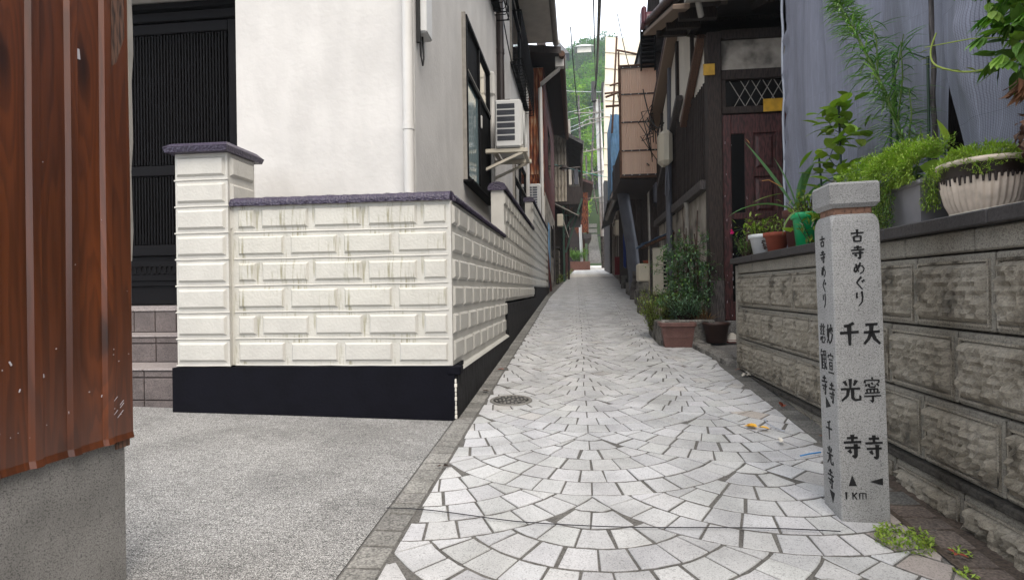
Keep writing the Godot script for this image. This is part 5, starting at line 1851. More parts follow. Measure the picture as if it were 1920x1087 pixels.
	obj("leaves", s, M.foliage, t); obj("stem", tw, M.stake_green, t)
	# mixed low greenery filling the bed behind the post
	s = st(); tw = st()
	for k in 7: bush(s, tw, Vector3(1.52 + rng.randf_range(-0.06, 0.06), 1.10, -3.75 + k * 0.14), rng.randf_range(0.25, 0.42), 0.16, 14, 14, rng.randf_range(0.04, 0.075), [GREEN, LIME * 0.6, OLIVE, Color(0.22, 0.27, 0.20)][k % 4], 0.35, 0.05)
	t = thing("mixed_greenery", "mixed low green growth filling the bed behind the granite post", "plants", Vector3(1.52, 1.10, -3.3))
	obj("leaves", s, M.foliage, t); obj("stems", tw, M.bark, t)
	# the tall narrow-leaved lily
	t = thing("tall_lily", "tall leaning stem with whorls of narrow leaves in front of the net", "plant", Vector3(1.57, 1.10, -2.86))
	s = st(); tw = st()
	var stem := [Vector3(1.57, 1.12, -2.84), Vector3(1.56, 1.55, -2.92), Vector3(1.53, 1.90, -3.06), Vector3(1.49, 2.25, -3.24), Vector3(1.46, 2.46, -3.36), Vector3(1.45, 2.62, -3.42)]
	tube(tw, stem, 0.011, 0.004, 7)
	var along := func(f: float) -> Vector3:
		var g := f * (stem.size() - 1)
		var i := mini(int(g), stem.size() - 2)
		return stem[i].lerp(stem[i + 1], g - i)
	for k in 680:
		var f := pow(rng.randf(), 0.9) * 0.93
		var a := rng.randf() * TAU
		var l := lerpf(0.22, 0.085, f) * rng.randf_range(0.75, 1.15)
		leaf(s, along.call(f), Vector3(cos(a), rng.randf_range(0.25, 0.95), sin(a)), Vector3.UP, l, 0.0085, tone(Color(0.16, 0.29, 0.08) if rng.randf() < 0.7 else Color(0.32, 0.44, 0.20), 0.3), rng.randf_range(0.5, 1.5), 5, 0.25)
	for k in 3:
		var tp: Vector3 = stem[-1]
		leaf(s, tp - Vector3(0, 0.03 * k, 0), Vector3(-0.5 + 0.4 * k, 0.75, 0.4 - 0.5 * k), Vector3.UP, 0.18, 0.016, LIME * 1.1, 1.7, 8, 0.2)
	for k in 14: leaf(s, along.call(0.93 + 0.07 * rng.randf()), rdir(1.5), Vector3.UP, 0.07, 0.012, LIME, 0.4, 3)
	# side shoots lower down
	for k in 6:
		var b: Vector3 = along.call(0.05 + 0.08 * k)
		var tip := b + Vector3(rng.randf_range(-0.1, 0.05), rng.randf_range(0.12, 0.35), rng.randf_range(0.05, 0.30))
		tube(tw, [b, b.lerp(tip, 0.5) + Vector3(0, 0.03, 0.03), tip], 0.005, 0.002, 5)
		for i in 46:
			var a := rng.randf() * TAU
			leaf(s, b.lerp(tip, rng.randf()), Vector3(cos(a), 0.5, sin(a)), Vector3.UP, rng.randf_range(0.07, 0.17), 0.007, tone(Color(0.10, 0.21, 0.08), 0.35), rng.randf_range(0.4, 1.4), 4, 0.2)
	obj("leaves", s, M.foliage, t)
	obj("stem", tw, mat("stem_green", Color(0.36, 0.45, 0.20), null, 1.0, 0.6), t)
	s = st()
	tube(s, [Vector3(1.60, 1.10, -3.05), Vector3(1.60, 2.12, -3.12)], 0.007, -1, 8)
	tube(s, [Vector3(1.60, 1.10, -2.83), Vector3(1.60, 1.98, -2.83)], 0.006, -1, 8)
	tube(s, [Vector3(1.60, 2.05, -3.12), Vector3(1.60, 2.06, -2.98), Vector3(1.60, 1.97, -2.83)], 0.004, -1, 6)
	var g := obj("plant_hoop", s, M.stake_green)
	tag(g, "dark green hoop support standing behind the tall lily", "plant support")
	# small plant with rounded bright leaves against the slit
	t = thing("rounded_leaf_plant", "small plant with large rounded lime leaves before the net slit", "plant", Vector3(1.55, 1.25, -2.60))
	s = st(); tw = st()
	for q in [[Vector3(-0.35, 0.7, 0.5), 0.115, 0.085, 0.20], [Vector3(-0.5, 0.35, -0.6), 0.10, 0.075, 0.15], [Vector3(-0.1, 0.45, 0.95), 0.135, 0.075, 0.08], [Vector3(-0.5, 0.2, -0.3), 0.09, 0.07, 0.07], [Vector3(-0.3, 0.5, 0.6), 0.11, 0.06, 0.04]]:
		var b := Vector3(1.53, 1.36 + q[3] * 0.9, -2.60)
		tube(tw, [Vector3(1.55, 1.22, -2.60), b], 0.004, 0.003, 5)
		leaf(s, b, q[0], Vector3.RIGHT, q[1], q[2], tone(LIME * 1.2, 0.12), 0.3, 5, 0.15)
	obj("leaves", s, M.foliage, t); obj("stem", tw, M.stake_green, t)
	# grey trough and its sedum
	t = thing("grey_trough", "grey plastic trough half hidden under the trailing sedum", "planter", Vector3(1.44, Y, -2.62))
	s = st()
	hexa(s, [Vector3(1.38, Y, -2.50), Vector3(1.55, Y, -2.50), Vector3(1.55, Y, -2.86), Vector3(1.38, Y, -2.86), Vector3(1.355, Y + 0.17, -2.46), Vector3(1.575, Y + 0.17, -2.46), Vector3(1.575, Y + 0.17, -2.90), Vector3(1.355, Y + 0.17, -2.90)])
	obj("body", s, M.pot_grey, t)
	s = st()
	bx(s, Vector3(1.345, Y + 0.165, -2.45), Vector3(1.585, Y + 0.185, -2.91), 0.006)
	obj("rim", s, M.pot_grey, t)
	s = st()
	sedum(s, func():
		var z := rng.randf_range(-2.98, -2.46)
		var a := rng.randf_range(-0.25, PI * 0.62)
		var r := 0.150 + 0.025 * sin(z * 23.0) + rng.randf_range(-0.04, 0.012)
		var near := smoothstep(-2.62, -2.76, z)
		if a > PI * 0.5:
			var k := (a - PI * 0.5) / (PI * 0.12)
			return [Vector3(1.335 - 0.02 * rng.randf(), Y + 0.20 - k * 0.20 * near - rng.randf() * 0.02, z), Vector3(-0.7, -0.1, 0.3)]
		return [Vector3(1.45 - sin(a) * r * 1.15, Y + 0.20 + cos(a) * r, z), Vector3(-sin(a), cos(a), rng.randf_range(-0.4, 0.4)).normalized()], 3600, 0.015, OLIVE * 1.5, LIME * 1.15)
	for k in 1300:
		var z := rng.randf_range(-2.96, -2.60)
		var y := Y + 0.01 + rng.randf() * 0.2
		for j in 3: leaf(s, Vector3(1.335 - rng.randf() * 0.035, y, z) + rdir() * 0.006, (Vector3(-0.6, -0.1, 0.3) + rdir() * 0.9).normalized(), Vector3.UP, 0.016, 0.005, tone(GREEN if rng.randf() < 0.6 else OLIVE, 0.35), 0.3, 2, 0.1)
	g = obj("sedum_mound", s, M.foliage)
	tag(g, "mound of fine yellow-green sedum spilling over the grey trough", "sedum", "sedum on the wall")
	# ribbed clay bowl with dark glaze under the rim
	t = thing("ribbed_bowl", "large pale ribbed clay bowl with dark dripping glaze at its rim", "planter", Vector3(1.46, Y, -2.27))
	var sq := Vector2(0.74, 0.86)
	s = st()
	lathe(s, Vector3.ZERO, [Vector2(0.0, 0.0), Vector2(0.095, 0.0), Vector2(0.115, 0.015), Vector2(0.142, 0.06), Vector2(0.156, 0.11), Vector2(0.160, 0.145)], 240, 34, 0.0036, sq)
	obj("bowl", s, M.bowl_clay, t, true)
	s = st()
	lathe(s, Vector3.ZERO, [Vector2(0.1605, 0.144), Vector2(0.164, 0.150), Vector2(0.166, 0.185), Vector2(0.172, 0.192)], 60, 0, 0.0, sq)
	for k in 46:
		var w := TAU * k / 46.0
		var l := 0.012 + 0.022 * rng.randf()
		tube(s, [Vector3(cos(w) * 0.161 * sq.x, 0.15, sin(w) * 0.161 * sq.y), Vector3(cos(w) * 0.159 * sq.x, 0.15 - l, sin(w) * 0.159 * sq.y)], 0.0062, 0.0035, 6)
	obj("dark_glaze", s, M.bowl_glaze, t, true)
	s = st()
	lathe(s, Vector3.ZERO, [Vector2(0.170, 0.188), Vector2(0.178, 0.194), Vector2(0.178, 0.204), Vector2(0.168, 0.208), Vector2(0.158, 0.2), Vector2(0.0, 0.19)], 48, 0, 0.0, sq)
	obj("rim", s, M.bowl_clay, t, true)
	s = st()
	sedum(s, func():
		var a := rng.randf() * TAU; var r := sqrt(rng.randf()) * 0.19
		var y := 0.205 + 0.05 * (1.0 - r / 0.2) + 0.02 * sin(a * 5.0)
		if r > 0.165: y -= rng.randf() * 0.05
		return [Vector3(1.46 + cos(a) * r * sq.x, Y + y, -2.27 + sin(a) * r * sq.y), Vector3(cos(a) * 0.5, 1.0, sin(a) * 0.5).normalized()], 1500, 0.013, OLIVE * 1.3, LIME * 1.05)
	for k in 260:
		var y := rng.randf() * 0.15
		var z := -2.415 + rng.randf_range(-0.035, 0.035)
		for j in 3: leaf(s, Vector3(1.37 + rng.randf_range(-0.02, 0.02), Y + 0.21 - y, z) + rdir() * 0.006, (Vector3(-0.5, -0.3, 0.2) + rdir()).normalized(), Vector3.UP, 0.014, 0.005, tone(LIME * 0.8, 0.3), 0.3, 2, 0.1)
	g = obj("sedum_mound", s, M.foliage)
	tag(g, "low tuft of fine yellow-green sedum topping the ribbed clay bowl", "sedum", "sedum on the wall")
	# pale stick lying on the coping
	s = st()
	bar(s, Vector3(1.30, Y + 0.006, -2.18), Vector3(1.33, Y + 0.008, -1.72), 0.014, 0.008)
	g = obj("wood_stick", s, M.tin_cream)
	tag(g, "pale flat stick lying on the coping below the ribbed bowl", "stick")
	# red pot with a dry brown plant at the frame edge
	pot("red_pot", "red pot at the right edge holding a dry brown plant", Vector3(1.55, Y, -1.97), 0.08, 0.11, 0.19, M.crimson, "pots along the coping")
	s = st()
	for k in 260: leaf(s, Vector3(1.50, Y + 0.25, -2.0) + rdir() * 0.085, rdir(), Vector3.UP, 0.032, 0.02, tone(Color(0.10, 0.05, 0.03), 0.5), 1.0)
	g = obj("dry_plant", s, M.dry_leaf)
	tag(g, "dead dark brown curled plant beside the ribbed bowl", "plant")
	# hanging basket at top right
	var hb := Vector3(1.62, 1.66, -2.14)
	t = thing("hanging_pot", "pale hanging pot at upper right with lobed green leaves", "flower pot", hb)
	s = st()
	lathe(s, Vector3.ZERO, [Vector2(0.0, 0.0), Vector2(0.05, 0.003), Vector2(0.085, 0.03), Vector2(0.10, 0.09), Vector2(0.108, 0.095), Vector2(0.106, 0.105), Vector2(0.0, 0.098)], 32)
	obj("pot", s, M.bowl_clay, t, true)
	s = st()
	for k in 3: tube(s, [Vector3(cos(k * 2.1) * 0.1, 0.1, sin(k * 2.1) * 0.1), Vector3(0, 0.85, 0)], 0.0025, -1, 5)
	obj("hanger", s, M.wire, t, true)
	t = thing("lobed_leaf_plant", "lobed bright green leaves hanging from the pot at upper right", "plant", hb + Vector3(0, 0.1, 0))
	s = st()
	for k in 150:
		var c := hb + Vector3(rng.randf_range(-0.17, 0.03), rng.randf_range(0.03, 0.50), rng.randf_range(-0.20, 0.12))
		var d := (Vector3(rng.randf_range(-1.0, 0.2), rng.randf_range(-0.9, 0.5), rng.randf_range(-0.8, 0.9))).normalized()
		var col := tone(Color(0.11, 0.23, 0.03) if rng.randf() < 0.7 else Color(0.22, 0.36, 0.05), 0.3)
		for a in [-0.75, -0.38, 0.0, 0.38, 0.75]:
			leaf(s, c, d.rotated(Vector3(0.25, 0.9, 0.2).normalized(), a), Vector3.UP, rng.randf_range(0.06, 0.085) * (1.2 - absf(a) * 0.5), 0.030, col, 0.35, 3, 0.1)
	leaf(s, hb + Vector3(-0.05, 0.10, -0.05), Vector3(-0.6, -0.42, -0.5), Vector3.UP, 0.19, 0.012, LIME * 0.7, 0.1, 4)
	obj("leaves", s, M.foliage, t)
	s = st()
	var ring := [Vector3(1.62, 2.1, -2.12), Vector3(1.58, 1.78, -2.14), Vector3(1.53, 1.725, -2.21), Vector3(1.46, 1.72, -2.29), Vector3(1.42, 1.75, -2.36), Vector3(1.39, 1.80, -2.42), Vector3(1.385, 1.86, -2.43), Vector3(1.40, 1.93, -2.41)]
	var smooth := []
	for i in ring.size() - 1:
		for k in 4: smooth.append(ring[i].cubic_interpolate(ring[i + 1], ring[maxi(i - 1, 0)], ring[mini(i + 2, ring.size() - 1)], k / 4.0))
	s.set_color(Color.WHITE)
	tube(s, smooth, 0.0042, 0.003, 6)
	tube(s, [Vector3(1.56, 1.80, -2.2), Vector3(1.46, 1.85, -2.32), Vector3(1.40, 1.875, -2.43), Vector3(1.38, 1.88, -2.46)], 0.003, 0.0015, 5)
	for k in 8: leaf(s, smooth[10 + k * 2], Vector3(-0.6, 0.35, 0.3 - 0.2 * k), Vector3.UP, 0.045, 0.012, Color(1, 1, 1), 0.3)
	obj("tendrils", s, mat("tendril", Color(0.52, 0.58, 0.24), null, 1.0, 0.6), t)
	M.tendril.cull_mode = BaseMaterial3D.CULL_DISABLED
	s = st()
	for k in 16: leaf(s, hb + Vector3(-0.085, -0.02, -0.05) + rdir() * 0.02, Vector3(-0.25, -1, 0.0) + rdir() * 0.5, Vector3.RIGHT, 0.07, 0.03, tone(Color(0.16, 0.07, 0.03), 0.4), 0.5, 3)
	obj("dry_leaves", s, M.dry_leaf, t)
	# weed at the post foot, and two more tufts
	for q in [[Vector3(1.03, 0.115, -1.985), 0.085, 460, "small bright green weed growing at the foot of the granite post"], [Vector3(1.10, 0.105, -1.80), 0.03, 50, "tiny yellowish weed tuft in the earth near the bottom edge"], [Vector3(1.17, 0.112, -1.93), 0.03, 34, "thin weed sprig between the granite post and the block wall"]]:
		s = st()
		for k in q[2]:
			var d := rdir(0.4); d.y = absf(d.y)
			leaf(s, q[0] + Vector3(d.x * q[1] * 0.9, rng.randf() * q[1] * 0.45, d.z * q[1] * 0.9), rdir(0.5), Vector3.UP, 0.018, 0.008, tone(LIME * (0.75 if q[2] > 100 else 0.9), 0.3), 0.3)
		g = obj("weed", s, M.foliage)
		tag(g, q[3], "weed", "weeds in the earth strip")

# ---------------------------------------------------------------- things on the street in front of the timber house
func make_street_planters() -> void:
	var y := gy(-5.93)
	# rectangular planter
	var t := thing("rectangular_planter", "empty mauve-brown rectangular plastic planter in front of the stone bed", "planter", Vector3(1.0, y, -6.0))
	var zf := -5.93; var zb := -6.10
	var s := st()
	var lo := [Vector3(0.872, y, zf), Vector3(1.132, y, zf), Vector3(1.125, y, zb), Vector3(0.879, y, zb)]
	var hi := [Vector3(0.832, y + 0.245, zf + 0.035), Vector3(1.162, y + 0.245, zf + 0.035), Vector3(1.155, y + 0.245, zb - 0.03), Vector3(0.839, y + 0.245, zb - 0.03)]
	var inn := []
	for p in hi: inn.append(p.lerp((hi[0] + hi[2]) / 2.0, 0.07))
	var ind := []
	for p in inn: ind.append(Vector3(p.x, y + 0.10, p.z).lerp(Vector3(1.0, y + 0.10, -6.0), 0.1))
	for i in 4:
		var j := (i + 1) % 4
		var m: Vector3 = (lo[i] + lo[j]) / 2.0 - (lo[0] + lo[2]) / 2.0
		quad(s, lo[i], lo[j], hi[j], hi[i], m)
		quad(s, ind[i], ind[j], inn[j], inn[i], -m)
		quad(s, hi[i], hi[j], inn[j], inn[i], Vector3.UP)
	quad(s, lo[0], lo[1], lo[2], lo[3], Vector3.DOWN)
	quad(s, ind[0], ind[1], ind[2], ind[3], Vector3.UP)
	obj("body", s, M.pot_mauve, t)
	s = st()
	for i in 4:
		var j := (i + 1) % 4
		bar(s, hi[i] + Vector3(0, -0.012, 0), hi[j] + Vector3(0, -0.012, 0), 0.028, 0.042, Vector3.UP, 0.005)
	obj("rim", s, M.pot_mauve, t)
	# stone bed
	t = thing("stone_bed", "low rough concrete bed holding the tall shrub beside the corner post", "flower bed", Vector3(1.15, gy(-6.3), -6.3))
	s = st()
	bx(s, Vector3(0.86, 0.2, -6.10), Vector3(1.40, 0.615, -6.22), 0.014)
	obj("front_slab", s, M.stone, t)
	s = st()
	bx(s, Vector3(0.835, 0.2, -6.05), Vector3(0.90, 0.60, -6.95), 0.012)
	obj("side_slab", s, M.stone, t)
	s = st()
	bx(s, Vector3(0.90, 0.2, -6.22), Vector3(1.40, 0.57, -6.95))
	obj("earth", s, M.soil, t)
	# the tall shrub: several bare canes, blue-green leaflets
	t = thing("tall_shrub", "tall many-stemmed shrub with blue-green leaflets in the stone bed", "shrub", Vector3(1.2, 0.57, -6.5))
	s = st(); var tw := st()
	var canes := [[1.19, -6.45, 1.28, 0.006], [1.24, -6.5, 0.98, 0.014], [1.27, -6.42, 1.22, 0.012], [1.30, -6.55, 0.88, 0.016], [1.34, -6.48, 0.98, 0.013], [1.15, -6.55, 0.85, 0.010], [1.08, -6.5, 0.65, 0.010], [1.22, -6.6, 1.05, 0.010], [1.36, -6.4, 0.72, 0.010], [1.02, -6.6, 0.8, 0.007], [1.12, -6.7, 0.95, 0.007]]
	for q in canes:
		var a := Vector3(q[0], 0.55, q[1]); var b := Vector3(q[0] + rng.randf_range(-0.06, 0.06), 0.55 + q[2], q[1] + rng.randf_range(-0.06, 0.06))
		tube(tw, [a, a.lerp(b, 0.3) + Vector3(rng.randf_range(-0.02, 0.02), 0, 0), a.lerp(b, 0.7) + Vector3(rng.randf_range(-0.02, 0.02), 0, 0), b], q[3], q[3] * 0.55, 7)
	for k in 300:
		var q: Array = canes[rng.randi() % canes.size()]
		var yy := 0.68 + pow(rng.randf(), 1.1) * 0.72
		var p := Vector3(q[0], yy, q[1])
		var d := rdir(0.1); d.x -= 0.25; d.z += 0.2
		d = d.normalized()
		var tip := p + d * rng.randf_range(0.10, 0.26)
		tube(tw, [p, tip], 0.0022, 0.001, 4)
		for i in 17:
			var f := rng.randf_range(0.3, 1.1)
			var c := BLUEGREEN if rng.randf() < 0.72 else GREEN * 1.2
			leaf(s, p.lerp(tip, f) + rdir() * 0.025, (d + rdir() * 1.1).normalized(), Vector3.UP, rng.randf_range(0.025, 0.05), 0.017, tone(c, 0.4), 0.3)
	obj("leaves", s, M.foliage, t); obj("canes", tw, M.bark, t)
	# the loose yellow-green bush at the paving edge
	s = st(); tw = st()
	bush(s, tw, Vector3(0.93, 0.40, -6.62), 0.52, 0.26, 80, 44, 0.034, OLIVE * 1.0, 0.5, 0.05)
	t = thing("loose_bush", "loose yellow-green bush leaning over the paving edge beside the stone bed", "bush", Vector3(0.93, 0.40, -6.62))
	obj("leaves", s, M.foliage, t); obj("twigs", tw, M.bark, t)
	s = st(); tw = st()
	bush(s, tw, Vector3(1.16, 0.60, -6.30), 0.30, 0.26, 60, 34, 0.036, BLUEGREEN, 0.4, 0.05)
	t = thing("low_shrub", "low blue-green shrub filling the front of the stone bed", "shrub", Vector3(1.16, 0.6, -6.3))
	obj("leaves", s, M.foliage, t); obj("twigs", tw, M.bark, t)
	s = st()
	for k in 150: leaf(s, Vector3(1.32 + rng.randf_range(-0.12, 0.06), 0.58, -6.3 + rng.randf_range(-0.1, 0.05)), rdir(1.2), Vector3.UP, rng.randf_range(0.10, 0.24), 0.008, tone(Color(0.20, 0.12, 0.05), 0.4), 0.5, 3)
	var g := obj("dry_grass", s, M.dry_leaf)
	tag(g, "tuft of dry reddish grass at the right end of the stone bed", "grass tuft")
	# round pot by the door
	t = pot("round_pot", "wide dark brown round pot beside the entrance post", Vector3(1.385, 0.395, -6.0), 0.095, 0.128, 0.20, M.pot_umber, "", 0.018)
	# entrance slab with its broken kerb
	t = thing("entrance_slab", "grey concrete entrance slab with worn kerb in front of the red door", "step", Vector3(1.6, 0.3, -5.7))
	s = st()
	hexa(s, [Vector3(1.30, 0.1, -4.94), Vector3(3.0, 0.1, -4.94), Vector3(3.0, 0.1, -6.7), Vector3(1.17, 0.1, -6.7), Vector3(1.30, 0.335, -4.94), Vector3(3.0, 0.335, -4.94), Vector3(3.0, 0.395, -6.7), Vector3(1.17, 0.395, -6.7)])
	obj("slab", s, M.slab, t)
	for k in 6:
		s = st()
		var za := -4.98 - k * 0.19
		bxt(s, Transform3D(Basis(Vector3.UP, 0.10) * Basis(Vector3.RIGHT, 0.045), Vector3(lerpf(1.285, 1.19, k / 5.0), 0.305 + k * 0.012, za - 0.09)), Vector3(0.13 + rng.randf() * 0.02, 0.10, 0.183), 0.016)
		obj("kerb_stone", s, M.stone, t)
	# red and white bag by the pot
	t = thing("plastic_bag", "crumpled red and white plastic bag on the entrance slab", "bag", Vector3(1.55, 0.385, -6.05))
	s = st()
	lathe(s, Vector3.ZERO, [Vector2(0.0, 0.0), Vector2(0.075, 0.004), Vector2(0.07, 0.03), Vector2(0.066, 0.034)], 14, 5, 0.008, Vector2(1, 0.7))
	obj("red_part", s, M.crimson, t, true)
	s = st()
	lathe(s, Vector3.ZERO, [Vector2(0.067, 0.034), Vector2(0.05, 0.062), Vector2(0.028, 0.085), Vector2(0.012, 0.10), Vector2(0.0, 0.098)], 14, 5, 0.007, Vector2(1, 0.7))
	obj("white_part", s, M.paper, t, true)
	s = st()
	lathe(s, Vector3(0.004, 0.014, 0.0), [Vector2(0.074, 0.0), Vector2(0.0755, 0.007), Vector2(0.074, 0.014)], 14, 5, 0.008, Vector2(1, 0.7))
	obj("white_stripe", s, M.paper, t, true)
	# kerb step and stones farther up on the right
	for q in [[1.02, -7.55, 0.30, 0.22, 0.36, "rough kerb stone block beside the loose bush"], [1.05, -9.9, 0.24, 0.26, 0.5, "flat worn stone in front of the cream tub"], [1.10, -10.9, 0.26, 0.34, 0.6, "low stone step below the leaning grey pole"], [1.22, -13.6, 0.34, 0.34, 0.8, "stone doorstep beyond the grey pole"], [1.30, -16.4, 0.36, 0.40, 1.0, "farther stone doorstep near the dark red box"]]:
		s = st()
		bxt(s, Transform3D(Basis(Vector3.UP, rng.randf_range(-0.15, 0.15)), Vector3(q[0] + 0.12, gy(q[1]) + q[3] * 0.35, q[1])), Vector3(q[2], q[3], q[4]), 0.03)
		g = obj("kerb_stone", s, M.stone)
		tag(g, q[5], "stone", "stones along the right edge")
	# walkway strip on the right side
	s = st()
	for i in 30:
		var za := -6.96 - i * 0.6; var ze := za - 0.6
		var la := lerpf(0.06, 0.36, smoothstep(-7.0, -12.0, za)); var lb := lerpf(0.06, 0.36, smoothstep(-7.0, -12.0, ze))
		quad(s, Vector3(right_edge(za) + 0.10, gy(za) + la, za), Vector3(right_edge(za) + 1.6, gy(za) + la + 0.02, za), Vector3(right_edge(ze) + 1.6, gy(ze) + lb + 0.02, ze), Vector3(right_edge(ze) + 0.10, gy(ze) + lb, ze), Vector3.UP)
		quad(s, Vector3(right_edge(za) + 0.02, gy(za) - 0.05, za), Vector3(right_edge(za) + 0.10, gy(za) + la, za), Vector3(right_edge(ze) + 0.10, gy(ze) + lb, ze), Vector3(right_edge(ze) + 0.02, gy(ze) - 0.05, ze), Vector3.LEFT)
	struct("side_path", s, M.slab)
	# pale bowl planter behind the loose bush
	pot("pale_round_planter", "pale round planter with green sprigs behind the loose bush", Vector3(1.14, 0.50, -7.35), 0.11, 0.15, 0.20, M.bowl_clay)
	s = st(); tw = st()
	bush(s, tw, Vector3(1.12, 0.66, -7.38), 0.22, 0.22, 24, 18, 0.05, GREEN * 1.3, 0.3, 0.05)
	t = thing("sprig_plant", "bright green sprigs growing in the pale round planter", "plant", Vector3(1.12, 0.66, -7.38))
	obj("leaves", s, M.foliage, t); obj("stems", tw, M.bark, t)
	# cream tub with a small terracotta tray
	t = thing("cream_tub", "square cream tub standing left of the sheltered air conditioner", "tub", Vector3(1.05, 0.95, -9.3))
	s = st()
	bx(s, Vector3(0.955, 1.05, -9.2), Vector3(1.20, 1.33, -9.5), 0.02)
	obj("tub", s, M.tin_cream, t)
	s = st()
	bx(s, Vector3(0.96, 0.55, -9.22), Vector3(1.19, 1.048, -9.48), 0.01)
	obj("stand", s, M.stone, t)
	s = st()
	lathe(s, Vector3(1.12, 1.332, -9.35), [Vector2(0.0, 0.0), Vector2(0.06, 0.0), Vector2(0.075, 0.05), Vector2(0.0, 0.045)], 18)
	g = obj("clay_dish", s, M.terracotta)
	tag(g, "small red clay dish on top of the cream tub", "dish")
	# old air conditioner under a little roof
	t = thing("sheltered_air_conditioner", "old cream air conditioner under a small sloping roof by the gable wall", "air conditioner", Vector3(1.29, 0.62, -9.2))
	var a0 := Vector3(1.13, 0.84, -9.0); var a1 := Vector3(1.46, 1.56, -9.28)
	s = st()
	bx(s, Vector3(1.12, 0.84, -9.0), Vector3(1.455, 1.56, -9.26), 0.02)
	obj("casing", s, M.tin_cream, t)
	s = st()
	bx(s, Vector3(1.305, 0.93, -8.997), Vector3(1.43, 1.50, -9.004))
	obj("dark_vent", s, M.glass_dark, t)
	s = st()
	for k in 10: bx(s, Vector3(1.30, 0.94 + k * 0.058, -8.985), Vector3(1.435, 0.957 + k * 0.058, -8.9965))
	for x in [1.30, 1.362, 1.425]: bx(s, Vector3(x, 0.93, -8.983), Vector3(x + 0.012, 1.51, -8.9964))
	obj("grille", s, M.tin_cream, t)
	s = st()
	lathe(s, Vector3(1.21, 1.40, -9.0), [Vector2(0.0, 0.006), Vector2(0.04, 0.0)], 16)
	obj("handle", s, M.iron_dark, t)
	s = st()
	bar(s, Vector3(1.135, 0.5, -9.02), Vector3(1.135, 1.60, -9.02), 0.04, 0.04)
	bar(s, Vector3(1.445, 0.5, -9.02), Vector3(1.445, 1.75, -9.02), 0.04, 0.04)
	bx(s, Vector3(1.13, 0.5, -9.04), Vector3(1.45, 0.838, -9.3))
	obj("stand", s, M.timber_grey, t)
	s = st()
	hexa(s, [Vector3(1.03, 1.56, -8.9), Vector3(1.55, 1.78, -8.9), Vector3(1.55, 1.78, -9.45), Vector3(1.03, 1.56, -9.45), Vector3(1.03, 1.60, -8.9), Vector3(1.55, 1.82, -8.9), Vector3(1.55, 1.82, -9.45), Vector3(1.03, 1.60, -9.45)])
	obj("roof_board", s, M.timber_brown, t)
	s = st()
	for k in 40:
		var f := rng.randf()
		bxt(s, Transform3D(Basis(Vector3.BACK, 0.4 + rng.randf_range(-0.2, 0.2)) * Basis(Vector3.UP, rng.randf()), Vector3(lerpf(0.99, 1.55, f), lerpf(1.585, 1.83, f) + rng.randf_range(0.0, 0.02), -8.9 - rng.randf() * 0.5)), Vector3(0.13, 0.014, 0.12), 0.004)
	obj("blue_sheeting", s, mat("sheeting", Color(0.16, 0.27, 0.38), null, 1.0, 0.4), t)
	# leaning slate-grey pole
	t = thing("leaning_pole", "thick slate-grey pole leaning beside the dark boarded recess", "pole", Vector3(1.24, 1.0, -12.2))
	s = st()
	tube(s, [Vector3(1.235, 0.7, -12.2), Vector3(1.15, 1.8, -12.2), Vector3(1.0, 2.8, -12.2), Vector3(0.89, 3.5, -12.2)], 0.130, 0.115, 16)
	obj("shaft", s, M.pole_slate, t)
	s = st()
	tube(s, [Vector3(1.24, 0.7, -12.2), Vector3(1.215, 1.3, -12.2)], 0.145, 0.138, 16)
	obj("sleeve", s, M.pole_dark, t)

